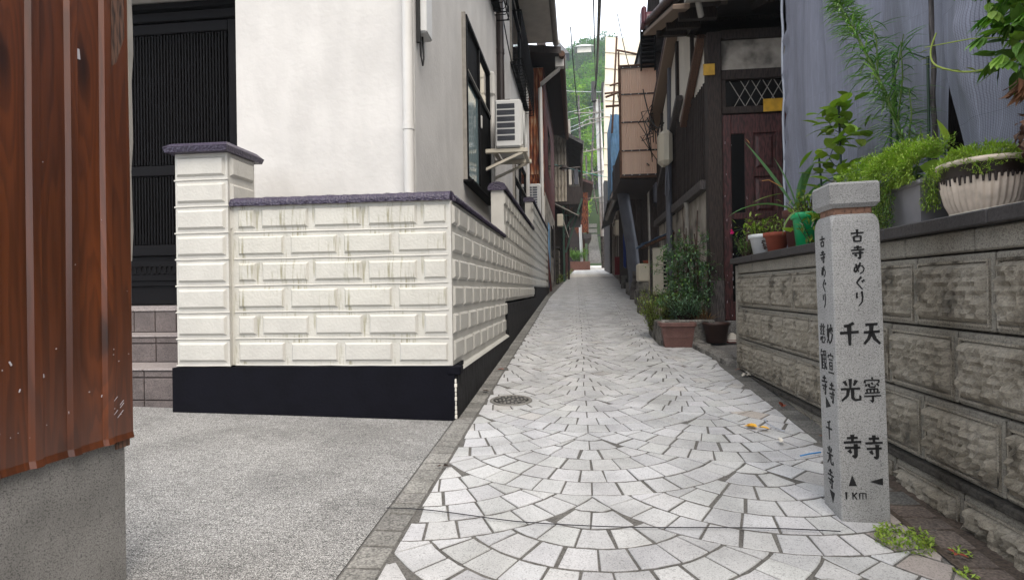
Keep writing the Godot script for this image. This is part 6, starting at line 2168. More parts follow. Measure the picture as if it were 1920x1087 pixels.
func make_litter() -> void:
	var s := st()
	var pts := []
	for k in 20:
		var f := k / 19.0
		var x := lerpf(-0.72, 0.86, f)
		var z := -2.115 + 0.085 * smoothstep(0.0, 0.35, f) - 0.012 * sin(f * 9.0)
		pts.append(Vector3(x, gy(z) + 0.0125, z))
	tube(s, pts, 0.0018, -1, 6)
	var o := obj("black_cord", s, M.rubber)
	tag(o, "thin black cord lying across the paving in the foreground", "cord")
	s = st()
	tube(s, [Vector3(1.0, gy(-2.77) + 0.014, -2.765), Vector3(1.05, gy(-2.78) + 0.018, -2.785), Vector3(1.11, gy(-2.82) + 0.014, -2.82)], 0.0035, -1, 6)
	o = obj("blue_tie", s, M.blue_cord)
	tag(o, "short blue plastic tie lying behind the granite post", "string")
	s = st()
	tube(s, [Vector3(1.035, gy(-3.38) + 0.013, -3.38), Vector3(1.02, gy(-3.3) + 0.013, -3.30), Vector3(1.035, gy(-3.2) + 0.013, -3.2), Vector3(1.06, gy(-3.14) + 0.013, -3.14)], 0.003, -1, 6)
	o = obj("white_string", s, M.tie_strap)
	tag(o, "short pale string on the paving near the yellow leaf", "string")
	var spots := [
		[Vector3(0.93, 0, -3.21), 0.075, M.yellow_leaf, "torn yellow leaf on the pale paving"],
		[Vector3(1.20, 0, -3.62), 0.06, M.terracotta, "brown fallen leaf against the foot of the block wall"],
		[Vector3(1.22, 0, -3.05), 0.05, M.rust_stain, "curled tan leaf in the gutter behind the granite post"],
		[Vector3(0.98, 0, -2.95), 0.05, M.paper, "scrap of pale paper on the paving left of the post"],
		[Vector3(1.14, 0, -1.90), 0.035, M.terracotta, "orange-brown leaf beside the weed at the post foot"],
		[Vector3(-0.62, 0, -3.98), 0.05, M.bark, "dark brown leaf on the left border stones near the manhole"],
		[Vector3(-0.62, 0, -4.75), 0.05, M.terracotta, "rusty fallen leaf on the left border strip farther up"],
		[Vector3(-0.60, 0, -2.55), 0.04, M.bark, "small brown leaf at the left paving edge"],
		[Vector3(1.27, 0, -4.55), 0.08, M.paper, "pale dead leaf cluster at the far end of the block wall"],
		[Vector3(1.26, 0, -4.75), 0.05, M.rust_stain, "reddish leaf below the far end of the block wall"]]
	for q in spots:
		s = st()
		var p: Vector3 = q[0] + Vector3(0, gy(q[0].z) + 0.016, 0)
		s.set_smooth_group(-1)
		var n := 3 if q[1] < 0.07 else 5
		for k in n:
			leaf(s, p + Vector3(rng.randf_range(-1, 1), 0.0, rng.randf_range(-1, 1)) * q[1] * 0.3, Vector3(rng.randf_range(-1, 1), 0.12, rng.randf_range(-1, 1)), Vector3.UP, q[1] * rng.randf_range(0.6, 1.0), q[1] * 0.42, Color.WHITE, 0.2, 3, 0.5)
		o = obj("fallen_leaf" if q[2] != M.paper else "paper_scrap", s, q[2])
		tag(o, q[3], "leaf" if q[2] != M.paper else "litter", "litter on the paving")
	for m in [M.yellow_leaf, M.terracotta, M.rust_stain, M.paper, M.bark]: m.cull_mode = BaseMaterial3D.CULL_DISABLED

# ---------------------------------------------------------------- farther houses, left
func make_far_left() -> void:
	# rusty corrugated house
	var t := thing("rusty_house", "rust-brown corrugated iron house beyond the white house", "house", Vector3(-2.5, 0.8, -17.0))
	var s := st()
	bx(s, Vector3(-5.0, 0.5, -14.0), Vector3(-0.735, 6.3, -20.2))
	obj("wall", s, M.plaster_grey, t)
	s = st()
	corrugated(s, Vector3(-2.5, 3.72, -13.985), Vector3(1.77, 0, 0), Vector3(0, 2.56, 0), Vector3(0, 0, 1), 0.075, 0.018)
	obj("rusty_sheet", s, M.rust_sheet, t)
	s = st()
	bx(s, Vector3(-2.5, 3.2, -13.998), Vector3(-0.731, 3.74, -13.990))
	obj("rust_stained_band", s, M.rust_band, t)
	s = st()
	bx(s, Vector3(-2.5, 0.7, -13.998), Vector3(-0.731, 3.199, -13.990))
	obj("pale_lower_wall", s, M.plaster, t)
	s = st()
	corrugated(s, Vector3(-0.722, 3.3, -14.0), Vector3(0, 0, -6.2), Vector3(0, 3.0, 0), Vector3(1, 0, 0), 0.09, 0.018)
	obj("red_sheet", s, M.sheet_red, t)
	s = st()
	bx(s, Vector3(-0.732, 0.6, -14.01), Vector3(-0.716, 3.29, -20.19))
	obj("alley_wall", s, M.plaster_grey, t)
	for q in [[-15.2, -15.9, 1.0, 2.7, M.tarp_blue], [-17.0, -18.2, 1.9, 2.8, M.glass_pane], [-18.6, -19.4, 1.2, 3.0, M.sheet_dark], [-15.5, -17.0, 4.1, 5.3, M.glass_pane]]:
		s = st()
		bx(s, Vector3(-0.72, q[2], q[0]), Vector3(-0.695, q[3], q[1]), 0.004)
		obj("shutter", s, q[4], t)
	s = st()
	hexa(s, [Vector3(-5.2, 6.9, -13.4), Vector3(-0.28, 6.36, -13.4), Vector3(-0.28, 6.36, -20.6), Vector3(-5.2, 6.9, -20.6), Vector3(-5.2, 7.1, -13.4), Vector3(-0.28, 6.52, -13.4), Vector3(-0.28, 6.52, -20.6), Vector3(-5.2, 7.1, -20.6)])
	obj("roof", s, M.sheet_dark, t)
	s = st()
	tube(s, [Vector3(-0.26, 6.36, -13.4), Vector3(-0.26, 6.30, -20.7)], 0.07, -1, 10)
	obj("gutter", s, M.timber_brown, t)
	s = st()
	bx(s, Vector3(-0.42, 6.12, -13.55), Vector3(-0.22, 6.36, -13.72), 0.01)
	tube(s, [Vector3(-0.32, 6.15, -13.62), Vector3(-0.36, 6.08, -13.65), Vector3(-0.76, 5.86, -13.88), Vector3(-0.80, 5.75, -13.9), Vector3(-0.78, 2.0, -13.9)], 0.05, -1, 10)
	obj("downpipe", s, M.pipe_white, t)
	# olive gable behind it, with its chimney of roof tiles
	t = thing("olive_house", "olive rendered gable showing above the rusty house roof", "house", Vector3(-2.5, 1.0, -24.0))
	s = st()
	hexa(s, [Vector3(-4.5, 1.0, -21.5), Vector3(-1.0, 1.0, -21.5), Vector3(-1.0, 1.0, -27.0), Vector3(-4.5, 1.0, -27.0), Vector3(-4.5, 10.7, -21.5), Vector3(-1.0, 9.5, -21.5), Vector3(-1.0, 9.5, -27.0), Vector3(-4.5, 10.7, -27.0)])
	obj("wall", s, mat("olive_render", Color(0.60, 0.58, 0.36), null, 1.0, 0.9), t)
	s = st()
	hexa(s, [Vector3(-4.6, 10.74, -21.2), Vector3(-0.85, 9.48, -21.2), Vector3(-0.85, 9.48, -27.2), Vector3(-4.6, 10.74, -27.2), Vector3(-4.6, 10.86, -21.2), Vector3(-0.85, 9.62, -21.2), Vector3(-0.85, 9.62, -27.2), Vector3(-4.6, 10.86, -27.2)])
	obj("roof", s, M.pipe_grey, t)
	s = st()
	for k in 6: bx(s, Vector3(-1.35 + 0.02 * (k % 2), 9.5 + k * 0.14, -21.4), Vector3(-1.03 + 0.03 * (k % 2), 9.63 + k * 0.14, -21.7), 0.03)
	obj("ridge_end", s, M.timber_dark, t)
	# second air conditioner by the rusty house
	t = thing("second_air_conditioner", "white air conditioner standing against the stained wall of the rusty house", "air conditioner", Vector3(-0.95, 2.4, -13.7))
	s = st()
	bx(s, Vector3(-1.14, 2.48, -13.55), Vector3(-0.80, 3.42, -13.9), 0.02)
	obj("casing", s, M.tin_white, t)
	for x in [-1.11, -0.985]:
		s = st()
		for k in 14: bx(s, Vector3(x, 2.56 + k * 0.058, -13.542), Vector3(x + 0.105, 2.595 + k * 0.058, -13.549))
		obj("louvre", s, M.pole_slate, t)
	s = st()
	bx(s, Vector3(-0.798, 2.56, -13.6), Vector3(-0.792, 3.36, -13.86))
	obj("fan_side", s, M.pipe_grey, t)
	s = st()
	bx(s, Vector3(-1.16, 2.30, -13.55), Vector3(-0.78, 2.478, -13.95))
	obj("stand", s, M.pipe_white, t)
	# red iron bar
	s = st()
	bar(s, Vector3(-0.755, 2.15, -15.1), Vector3(-0.655, 0.90, -15.1), 0.06, 0.08, Vector3.BACK, 0.006)
	var o := obj("red_post", s, M.sheet_red)
	tag(o, "dark red leaning post at the far end of the cream wall", "post")
	# grey block garden wall after it
	t = thing("grey_block_wall", "low grey block wall past the rusty house", "wall", Vector3(-0.62, 1.0, -21.5))
	s = st()
	bx(s, Vector3(-0.85, 0.9, -20.22), Vector3(-0.59, 2.35, -24.2))
	obj("wall_core", s, M.plinth, t)
	for r in 5:
		for k in 8:
			s = st()
			raised(s, Vector3(-0.589, 1.16 + r * 0.235, -20.26 - k * 0.485), Vector3(0, 0, -0.455), Vector3(0, 0.21, 0), Vector3(0.014, 0, 0), 0.02)
			obj("block", s, M.plaster_grey, t)
	s = st()
	bx(s, Vector3(-0.87, 2.352, -20.21), Vector3(-0.55, 2.43, -24.25), 0.01)
	obj("capping", s, M.coping, t)
	# dark house with projecting balcony
	t = thing("balcony_house", "dark weathered house with cluttered balcony projecting over the alley", "house", Vector3(-1.5, 1.2, -25.0))
	s = st()
	bx(s, Vector3(-4.0, 1.0, -21.0), Vector3(-0.88, 6.2, -30.0))
	obj("wall", s, M.sheet_dark, t)
	s = st()
	corrugated(s, Vector3(-1.6, 4.1, -20.98), Vector3(1.30, 0, 0), Vector3(0, 2.5, 0), Vector3(0, 0, 1), 0.12, 0.03)
	obj("pale_sheet", s, M.sheet_pale, t)
	s = st()
	hexa(s, [Vector3(-2.4, 7.5, -20.4), Vector3(0.30, 5.98, -20.4), Vector3(0.30, 5.98, -30.2), Vector3(-2.4, 7.5, -30.2), Vector3(-2.4, 7.62, -20.4), Vector3(0.33, 6.10, -20.4), Vector3(0.33, 6.10, -30.2), Vector3(-2.4, 7.62, -30.2)])
	obj("roof", s, M.roof_grey, t)
	s = st()
	bx(s, Vector3(-0.70, 6.6, -22.6), Vector3(-0.15, 7.5, -24.0), 0.02)
	obj("roof_box", s, M.pipe_grey, t)
	s = st()
	bx(s, Vector3(-0.88, 4.0, -21.0), Vector3(0.24, 4.12, -29.0))
	bx(s, Vector3(-0.88, 4.12, -21.01), Vector3(0.235, 4.62, -21.05))
	bx(s, Vector3(0.20, 4.12, -21.06), Vector3(0.238, 4.62, -28.9))
	obj("balcony", s, M.sheet_dark, t)
	for q in [[0.21, -21.05], [0.21, -23.5], [0.21, -26.0], [-0.30, -21.04]]:
		s = st()
		bx(s, Vector3(q[0], 1.3 if q[0] < 0.0 else 4.0, q[1]), Vector3(q[0] + 0.07, 6.0, q[1] - 0.07), 0.005)
		obj("post", s, M.timber_dark, t)
	s = st()
	bx(s, Vector3(-0.86, 1.1, -21.02), Vector3(-0.42, 3.98, -21.1))
	bx(s, Vector3(-0.42, 1.1, -21.1), Vector3(-0.40, 3.97, -29.9))
	obj("lower_wall", s, M.timber_dark, t)
	s = st()
	for k in 4: bx(s, Vector3(-0.398, 1.5, -22.0 - k * 1.9), Vector3(-0.38, 3.4, -23.2 - k * 1.9))
	obj("door_panel", s, M.sheet_red, t)
	s = st()
	for k in 9: tube(s, [Vector3(-0.25 + 0.05 * k, 4.64, -21.3), Vector3(-0.28 + 0.05 * k, 5.1 + 0.25 * sin(k * 2.0), -21.35)], 0.012, -1, 5)
	tube(s, [Vector3(-0.7, 5.3, -21.1), Vector3(0.25, 5.34, -21.1)], 0.02, -1, 6)
	obj("balcony_rails", s, M.pipe_grey, t)
	var r := RandomNumberGenerator.new(); r.seed = 71
	for k in 9:
		s = st()
		var c := Vector3(r.randf_range(-0.7, 0.2), 4.14, -21.2 - r.randf() * 0.8)
		var h := r.randf_range(0.12, 0.5)
		bxt(s, Transform3D(Basis(Vector3.UP, r.randf()), c + Vector3(0, h / 2.0, 0)), Vector3(r.randf_range(0.08, 0.2), h, r.randf_range(0.08, 0.2)), 0.015)
		o = obj("stored_box", s, [M.pipe_grey, M.timber_brown, M.tin_white, M.pole_slate][k % 4])
		tag(o, "small item of clutter stored on the dark balcony", "box", "clutter on the dark balcony")
	for k in 8:
		s = st()
		var a := Vector3(r.randf_range(-0.8, 0.1), r.randf_range(3.0, 3.9), -20.6 - r.randf())
		tube(s, [a, a + Vector3(r.randf_range(-0.3, 0.5), r.randf_range(-0.9, 0.3), r.randf_range(-0.4, 0.4))], 0.018, -1, 6)
		o = obj("loose_pipe", s, [M.pipe_grey, M.timber_brown, M.green_steel][k % 3])
		tag(o, "loose pipe or pole under the dark balcony", "pipe", "poles under the dark balcony")
	var lx := -0.22
	for q in [["white cloth hung on the dark balcony", M.paper, 0.10], ["blue cloth hung on the dark balcony", M.pole_slate, 0.14]]:
		s = st()
		bx(s, Vector3(lx, 4.72, -21.12), Vector3(lx + q[2], 5.28, -21.135), 0.004)
		o = obj("hanging_cloth", s, q[1])
		tag(o, q[0], "cloth")
		lx += 0.20
	# green steel brace frame
	t = thing("steel_brace", "green steel brace frame propping the dark balcony", "brace", Vector3(-0.35, 1.3, -20.8))
	s = st()
	bar(s, Vector3(-0.36, 2.25, -20.75), Vector3(0.24, 4.15, -20.75), 0.06, 0.06)
	bar(s, Vector3(-0.40, 3.55, -20.7), Vector3(0.16, 3.62, -20.7), 0.05, 0.05)
	bar(s, Vector3(-0.40, 3.0, -20.7), Vector3(-0.02, 3.6, -20.7), 0.05, 0.05)
	bar(s, Vector3(-0.42, 1.2, -20.72), Vector3(-0.42, 3.9, -20.72), 0.07, 0.07)
	obj("bars", s, M.green_steel, t)
	s = st()
	hexa(s, [Vector3(-0.72, 3.95, -20.5), Vector3(0.12, 3.50, -20.5), Vector3(0.12, 3.50, -21.0), Vector3(-0.72, 3.95, -21.0), Vector3(-0.72, 3.99, -20.5), Vector3(0.12, 3.54, -20.5), Vector3(0.12, 3.54, -21.0), Vector3(-0.72, 3.99, -21.0)])
	obj("awning", s, M.pipe_grey, t)
	s = st()
	bx(s, Vector3(-0.60, 3.0, -19.0), Vector3(-0.40, 3.4, -19.2), 0.02)
	o = obj("meter_cabinet", s, M.tin_cream)
	tag(o, "small cream meter cabinet on the wall before the dark balcony", "meter box")
	# lamp on the rusty house
	t = thing("wall_lamp", "round street lamp on the red wall of the rusty house", "lamp", Vector3(-0.45, 5.1, -20.0))
	s = st()
	lathe(s, Vector3(-0.36, 5.05, -20.0), [Vector2(0.0, 0.16), Vector2(0.06, 0.15), Vector2(0.17, 0.04), Vector2(0.17, 0.02)], 20)
	tube(s, [Vector3(-0.72, 5.16, -20.0), Vector3(-0.36, 5.2, -20.0)], 0.02, -1, 6)
	obj("shade", s, M.timber_dark, t)
	s = st()
	lathe(s, Vector3(-0.36, 4.98, -20.0), [Vector2(0.0, 0.0), Vector2(0.06, 0.02), Vector2(0.08, 0.08), Vector2(0.0, 0.10)], 16)
	obj("bulb", s, M.paper, t)
	# farther houses on the left
	t = thing("orange_house", "small orange-brown sheet metal house at the top of the lane", "house", Vector3(0.2, 2.3, -40.0))
	s = st()
	bx(s, Vector3(-3.5, 2.0, -38.0), Vector3(0.42, 6.6, -44.0))
	obj("wall", s, M.sheet_dark, t)
	s = st()
	corrugated(s, Vector3(0.0, 4.6, -37.98), Vector3(0.78, 0, 0), Vector3(0, 2.6, 0), Vector3(0, 0, 1), 0.13, 0.03)
	corrugated(s, Vector3(0.80, 4.6, -37.98), Vector3(0, 0, -5.0), Vector3(0, 2.6, 0), Vector3(1, 0, 0), 0.13, 0.03)
	obj("orange_sheet", s, M.rust_band, t)
	s = st()
	hexa(s, [Vector3(-3.6, 9.4, -37.4), Vector3(1.15, 7.6, -37.4), Vector3(1.15, 7.6, -44.3), Vector3(-3.6, 9.4, -44.3), Vector3(-3.6, 9.55, -37.4), Vector3(1.15, 7.78, -37.4), Vector3(1.15, 7.78, -44.3), Vector3(-3.6, 9.55, -44.3)])
	obj("roof", s, M.roof_tile, t)
	s = st()
	for k in 5: bx(s, Vector3(0.45, 2.4, -38.2 - k * 1.1), Vector3(0.60, 4.5, -38.4 - k * 1.1))
	obj("post", s, M.timber_brown, t)
	s = st()
	bx(s, Vector3(0.5, 4.2, -37.8), Vector3(1.0, 4.5, -42.0))
	obj("canopy", s, M.timber_grey, t)
	s = st()
	tube(s, [Vector3(0.36, 2.2, -36.0), Vector3(0.28, 4.9, -36.0)], 0.09, -1, 10)
	o = obj("white_post", s, M.tin_white)
	tag(o, "white post standing in the far green flower bed", "post")
	t = thing("brick_planter", "low red brick bed of green plants at the far end of the lane", "flower bed", Vector3(0.2, 2.1, -36.5))
	s = st()
	bx(s, Vector3(-0.35, 2.0, -35.6), Vector3(0.85, 2.62, -36.8))
	obj("brick_wall", s, M.brick_red, t)
	s = st()
	bush(s, null, Vector3(0.2, 2.62, -36.2), 0.8, 0.7, 60, 16, 0.14, GREEN * 1.6, 0.6, 0.15)
	o = obj("far_plants", s, M.foliage)
	tag(o, "bushy green plants growing in the far brick bed", "plant")
	# weeds along the left foot
	s = st()
	for k in 300:
		var z := rng.randf_range(-19.0, -30.0)
		leaf(s, Vector3(left_edge(z) + rng.randf_range(-0.1, 0.12), gy(z) + rng.randf() * 0.25, z), rdir(0.8), Vector3.UP, 0.10, 0.04, tone(OLIVE, 0.4), 0.4)
	o = obj("weeds", s, M.foliage)
	tag(o, "straggling weeds along the foot of the left walls", "weeds", "", "stuff")

# ---------------------------------------------------------------- farther houses, right
func make_far_right() -> void:
	var t := thing("enclosed_balcony", "balcony enclosed with bronze translucent corrugated panels above the grey pole", "balcony", Vector3(1.14, 2.97, -11.0))
	for k in 4:
		var y0: float = [2.99, 3.42, 3.93, 4.43][k]; var y1: float = [3.40, 3.91, 4.41, 4.90][k]
		var s := st()
		corrugated(s, Vector3(0.845, y0, -10.6), Vector3(0.62, 0, 0), Vector3(0, y1 - y0, 0), Vector3(0, 0, 1), 0.032, 0.008)
		obj("panel", s, M.poly_bronze, t)
	for y in [2.975, 3.41, 3.92, 4.42, 4.90]:
		var s := st()
		bx(s, Vector3(0.84, y - 0.014, -10.588), Vector3(1.47, y + 0.014, -10.578), 0.002)
		var b := obj("batten", s, M.pipe_brown, t)
		for k in 5:
			s = st()
			lathe(s, Vector3(0.88 + k * 0.137, y - 0.008, -10.572), [Vector2(0.0, 0.016), Vector2(0.009, 0.012), Vector2(0.009, 0.003), Vector2(0.0, 0.0)], 8)
			obj("white_cap", s, M.tin_white, b)
	var s := st()
	bx(s, Vector3(0.805, 2.93, -10.57), Vector3(0.843, 4.95, -10.66), 0.004)
	bx(s, Vector3(0.845, 2.93, -10.575), Vector3(1.47, 2.958, -10.66), 0.004)
	bx(s, Vector3(0.845, 4.922, -10.575), Vector3(1.47, 4.95, -10.66), 0.004)
	obj("frame", s, M.timber_brown, t)
	s = st()
	bx(s, Vector3(0.81, 2.90, -10.67), Vector3(1.48, 2.955, -13.0))
	bx(s, Vector3(0.82, 2.956, -10.9), Vector3(0.85, 3.5, -13.0))
	obj("floor_and_side", s, M.sheet_dark, t)
	s = st()
	bx(s, Vector3(0.86, 2.957, -11.5), Vector3(1.47, 3.38, -11.55))
	obj("stored_board", s, M.sheet_dark, t)
	# blue sheeting hung behind it
	s = st()
	s.set_smooth_group(0)
	for i in 14:
		for j in 10:
			var f := func(a: int, b: int) -> Vector3: return Vector3(lerpf(1.03 - 0.02 * b / 10.0, 1.5, a / 14.0), lerpf(3.7, 5.85, b / 10.0), -16.6 + 0.05 * sin(a * 1.3 + b * 0.8))
			quad(s, f.call(i, j), f.call(i + 1, j), f.call(i + 1, j + 1), f.call(i, j + 1), Vector3.BACK)
	s.set_smooth_group(-1)
	bx(s, Vector3(1.02, 3.7, -16.68), Vector3(1.05, 5.8, -18.4))
	var o := obj("blue_tarp", s, M.tarp_blue)
	tag(o, "bright blue tarpaulin hanging behind the bronze enclosed balcony", "tarpaulin")
	# dark boarded house with the recess
	t = thing("boarded_house", "dark boarded house with shaded recess behind the leaning grey pole", "house", Vector3(2.5, 0.9, -14.0))
	s = st()
	bx(s, Vector3(1.50, 0.5, -13.5), Vector3(5.0, 6.3, -18.8))
	obj("wall", s, M.sheet_dark, t)
	for k in 9:
		s = st()
		bx(s, Vector3(1.36 + k * 0.075, 0.6, -13.40 - (k % 2) * 0.008), Vector3(1.432 + k * 0.075, 3.4, -13.44), 0.003)
		obj("board", s, M.timber_dark, t)
	s = st()
	bx(s, Vector3(1.37, 0.6, -13.45), Vector3(1.52, 3.4, -18.7))
	obj("side_wall", s, M.timber_dark, t)
	s = st()
	tube(s, [Vector3(1.5, 3.35, -13.3), Vector3(1.60, 3.3, -13.3), Vector3(1.63, 3.18, -13.3), Vector3(1.65, 1.1, -13.3)], 0.026, -1, 8)
	obj("drain_pipe", s, M.pipe_grey, t)
	s = st()
	bx(s, Vector3(1.74, 2.85, -13.2), Vector3(1.92, 3.3, -13.35), 0.02)
	obj("white_box", s, M.pole_slate, t)
	s = st()
	hexa(s, [Vector3(1.0, 3.2, -13.0), Vector3(1.5, 3.5, -13.0), Vector3(1.5, 3.5, -18.6), Vector3(1.0, 3.2, -18.6), Vector3(1.0, 3.26, -13.0), Vector3(1.5, 3.56, -13.0), Vector3(1.5, 3.56, -18.6), Vector3(1.0, 3.26, -18.6)])
	obj("lean_to_roof", s, M.roof_grey, t)
	s = st()
	tube(s, [Vector3(0.98, 3.2, -12.9), Vector3(0.98, 3.16, -18.7)], 0.06, -1, 10)
	obj("gutter", s, M.pipe_grey, t)
	s = st()
	hexa(s, [Vector3(1.45, 6.32, -11.3), Vector3(5.2, 6.32, -11.3), Vector3(5.2, 6.32, -19.2), Vector3(1.45, 6.32, -19.2), Vector3(2.6, 7.6, -13.0), Vector3(3.6, 7.6, -13.0), Vector3(3.6, 7.6, -17.5), Vector3(2.6, 7.6, -17.5)])
	obj("roof", s, M.roof_grey, t)
	# window guard rack high up beside the gable
	t = thing("balcony_rack", "dark slatted balcony rack high on the right with light showing between bars", "balcony", Vector3(1.2, 4.4, -9.8))
	for k in 11:
		s = st()
		bx(s, Vector3(1.20, 4.85 + k * 0.075, -10.45), Vector3(1.43, 4.872 + k * 0.075, -10.52))
		obj("slat", s, M.bronze_dark, t)
	s = st()
	bx(s, Vector3(1.185, 4.80, -10.44), Vector3(1.205, 5.7, -10.53))
	bx(s, Vector3(1.425, 4.80, -10.44), Vector3(1.45, 5.7, -10.53))
	obj("frame", s, M.bronze_dark, t)
	s = st()
	hexa(s, [Vector3(1.26, 5.4, -10.3), Vector3(1.5, 5.4, -10.3), Vector3(1.5, 5.4, -10.36), Vector3(1.26, 5.4, -10.36), Vector3(1.42, 7.4, -10.3), Vector3(1.5, 7.4, -10.3), Vector3(1.5, 7.4, -10.36), Vector3(1.42, 7.4, -10.36)])
	o = obj("dark_gable_board", s, M.sheet_dark)
	tag(o, "tall dark gable board at the upper right edge of the sky", "board")
	# white-walled house farther up
	t = thing("white_lane_house", "narrow white-walled house with dark eaves far up the right side", "house", Vector3(2.5, 1.2, -24.0))
	s = st()
	hexa(s, [Vector3(1.52, 0.9, -19.5), Vector3(5.0, 0.9, -19.5), Vector3(5.0, 0.9, -27.8), Vector3(1.72, 0.9, -27.8), Vector3(1.52, 4.6, -19.5), Vector3(5.0, 4.6, -19.5), Vector3(5.0, 4.6, -27.8), Vector3(1.72, 4.6, -27.8)])
	obj("wall", s, M.plaster, t)
	s = st()
	hexa(s, [Vector3(1.05, 3.75, -19.2), Vector3(1.7, 4.1, -19.2), Vector3(1.85, 4.1, -27.9), Vector3(1.22, 3.75, -27.9), Vector3(1.05, 3.83, -19.2), Vector3(1.7, 4.2, -19.2), Vector3(1.85, 4.2, -27.9), Vector3(1.22, 3.83, -27.9)])
	obj("eaves", s, M.roof_grey, t)
	s = st()
	for k in 6: bx(s, Vector3(1.49 + k * 0.03, 1.3, -19.9 - k * 1.3), Vector3(1.60 + k * 0.03, 3.0, -20.5 - k * 1.3))
	obj("dark_door", s, M.timber_dark, t)
	s = st()
	for k in 5: tube(s, [Vector3(1.50 + k * 0.035, 1.2, -20.7 - k * 1.4), Vector3(1.50 + k * 0.035, 3.7, -20.7 - k * 1.4)], 0.035, -1, 7)
	obj("drain_pipe", s, M.pipe_grey, t)
	for q in [[Vector3(1.30, 2.7, -19.4), Vector3(1.5, 3.2, -19.7)], [Vector3(1.36, 2.9, -21.0), Vector3(1.56, 3.2, -21.3)]]:
		s = st()
		bx(s, q[0], q[1], 0.02)
		obj("meter_box", s, M.tin_cream, t)
	s = st()
	bx(s, Vector3(1.28, 1.40, -19.6), Vector3(1.47, 2.0, -19.8), 0.01)
	o = obj("red_box", s, M.crimson)
	tag(o, "dark red box standing on the doorstep far up the right side", "box")
	s = st()
	bx(s, Vector3(1.30, 1.5, -16.2), Vector3(1.44, 2.5, -16.4), 0.05)
	o = obj("blue_sheet", s, mat("sheet_blue", Color(0.13, 0.22, 0.50), null, 1.0, 0.6))
	tag(o, "deep blue cover hanging just behind the leaning grey pole", "cover")
	# tall pale clad building
	t = thing("clad_building", "tall pale cream clad building rising behind the right-hand houses", "building", Vector3(3.2, 1.8, -31.0))
	s = st()
	bx(s, Vector3(1.62, 1.2, -28.05), Vector3(6.5, 7.0, -34.0))
	obj("lower_wall", s, M.sheet_dark, t)
	s = st()
	bx(s, Vector3(1.70, 6.2, -28.02), Vector3(6.4, 12.4, -33.9))
	obj("wall_core", s, M.beige_cladding, t)
	for k in 9:
		s = st()
		var y := 6.1 + k * 0.76
		hexa(s, [Vector3(1.36 + k * 0.02, y, -27.93), Vector3(5.6, y - 0.6, -27.93), Vector3(5.6, y - 0.6, -28.01), Vector3(1.36 + k * 0.02, y, -28.01), Vector3(1.38 + k * 0.02, y + 0.74, -27.97), Vector3(5.6, y + 0.14, -27.97), Vector3(5.6, y + 0.14, -28.01), Vector3(1.38 + k * 0.02, y + 0.74, -28.01)])
		obj("board", s, M.beige_cladding, t)
	# drying frame of pipes on a roof
	t = thing("drying_frame", "rusty pipe drying frame on the roof in front of the cream building", "frame", Vector3(1.4, 6.0, -17.0))
	s = st()
	for q in [[Vector3(1.05, 5.3, -16.5), Vector3(1.22, 8.0, -16.5)], [Vector3(1.20, 7.62, -16.5), Vector3(2.05, 7.40, -16.5)], [Vector3(1.27, 6.2, -16.6), Vector3(1.27, 7.6, -16.6)], [Vector3(1.0, 6.6, -16.4), Vector3(2.3, 6.9, -16.4)], [Vector3(0.85, 6.35, -16.3), Vector3(2.1, 6.45, -16.3)], [Vector3(2.0, 6.3, -16.5), Vector3(2.06, 8.0, -16.5)], [Vector3(0.75, 5.5, -14.0), Vector3(1.6, 5.78, -14.0)], [Vector3(0.75, 5.28, -14.0), Vector3(1.5, 5.30, -14.0)]]:
		s = st()
		tube(s, q, 0.028, -1, 7)
		obj("pipe", s, M.timber_brown, t)

# ---------------------------------------------------------------- poles and wires
func cable(a: Vector3, b: Vector3, sag: float, r: float, m: Material, label: String, group := "overhead wires", n := 18) -> void:
	var s := st()
	var pts := []
	for k in n + 1:
		var f := float(k) / n
		pts.append(a.lerp(b, f) - Vector3(0, sag * 4.0 * f * (1.0 - f), 0))
	tube(s, pts, r, -1, 6)
	var o := obj("overhead_wire", s, m)
	tag(o, label, "wire", group)

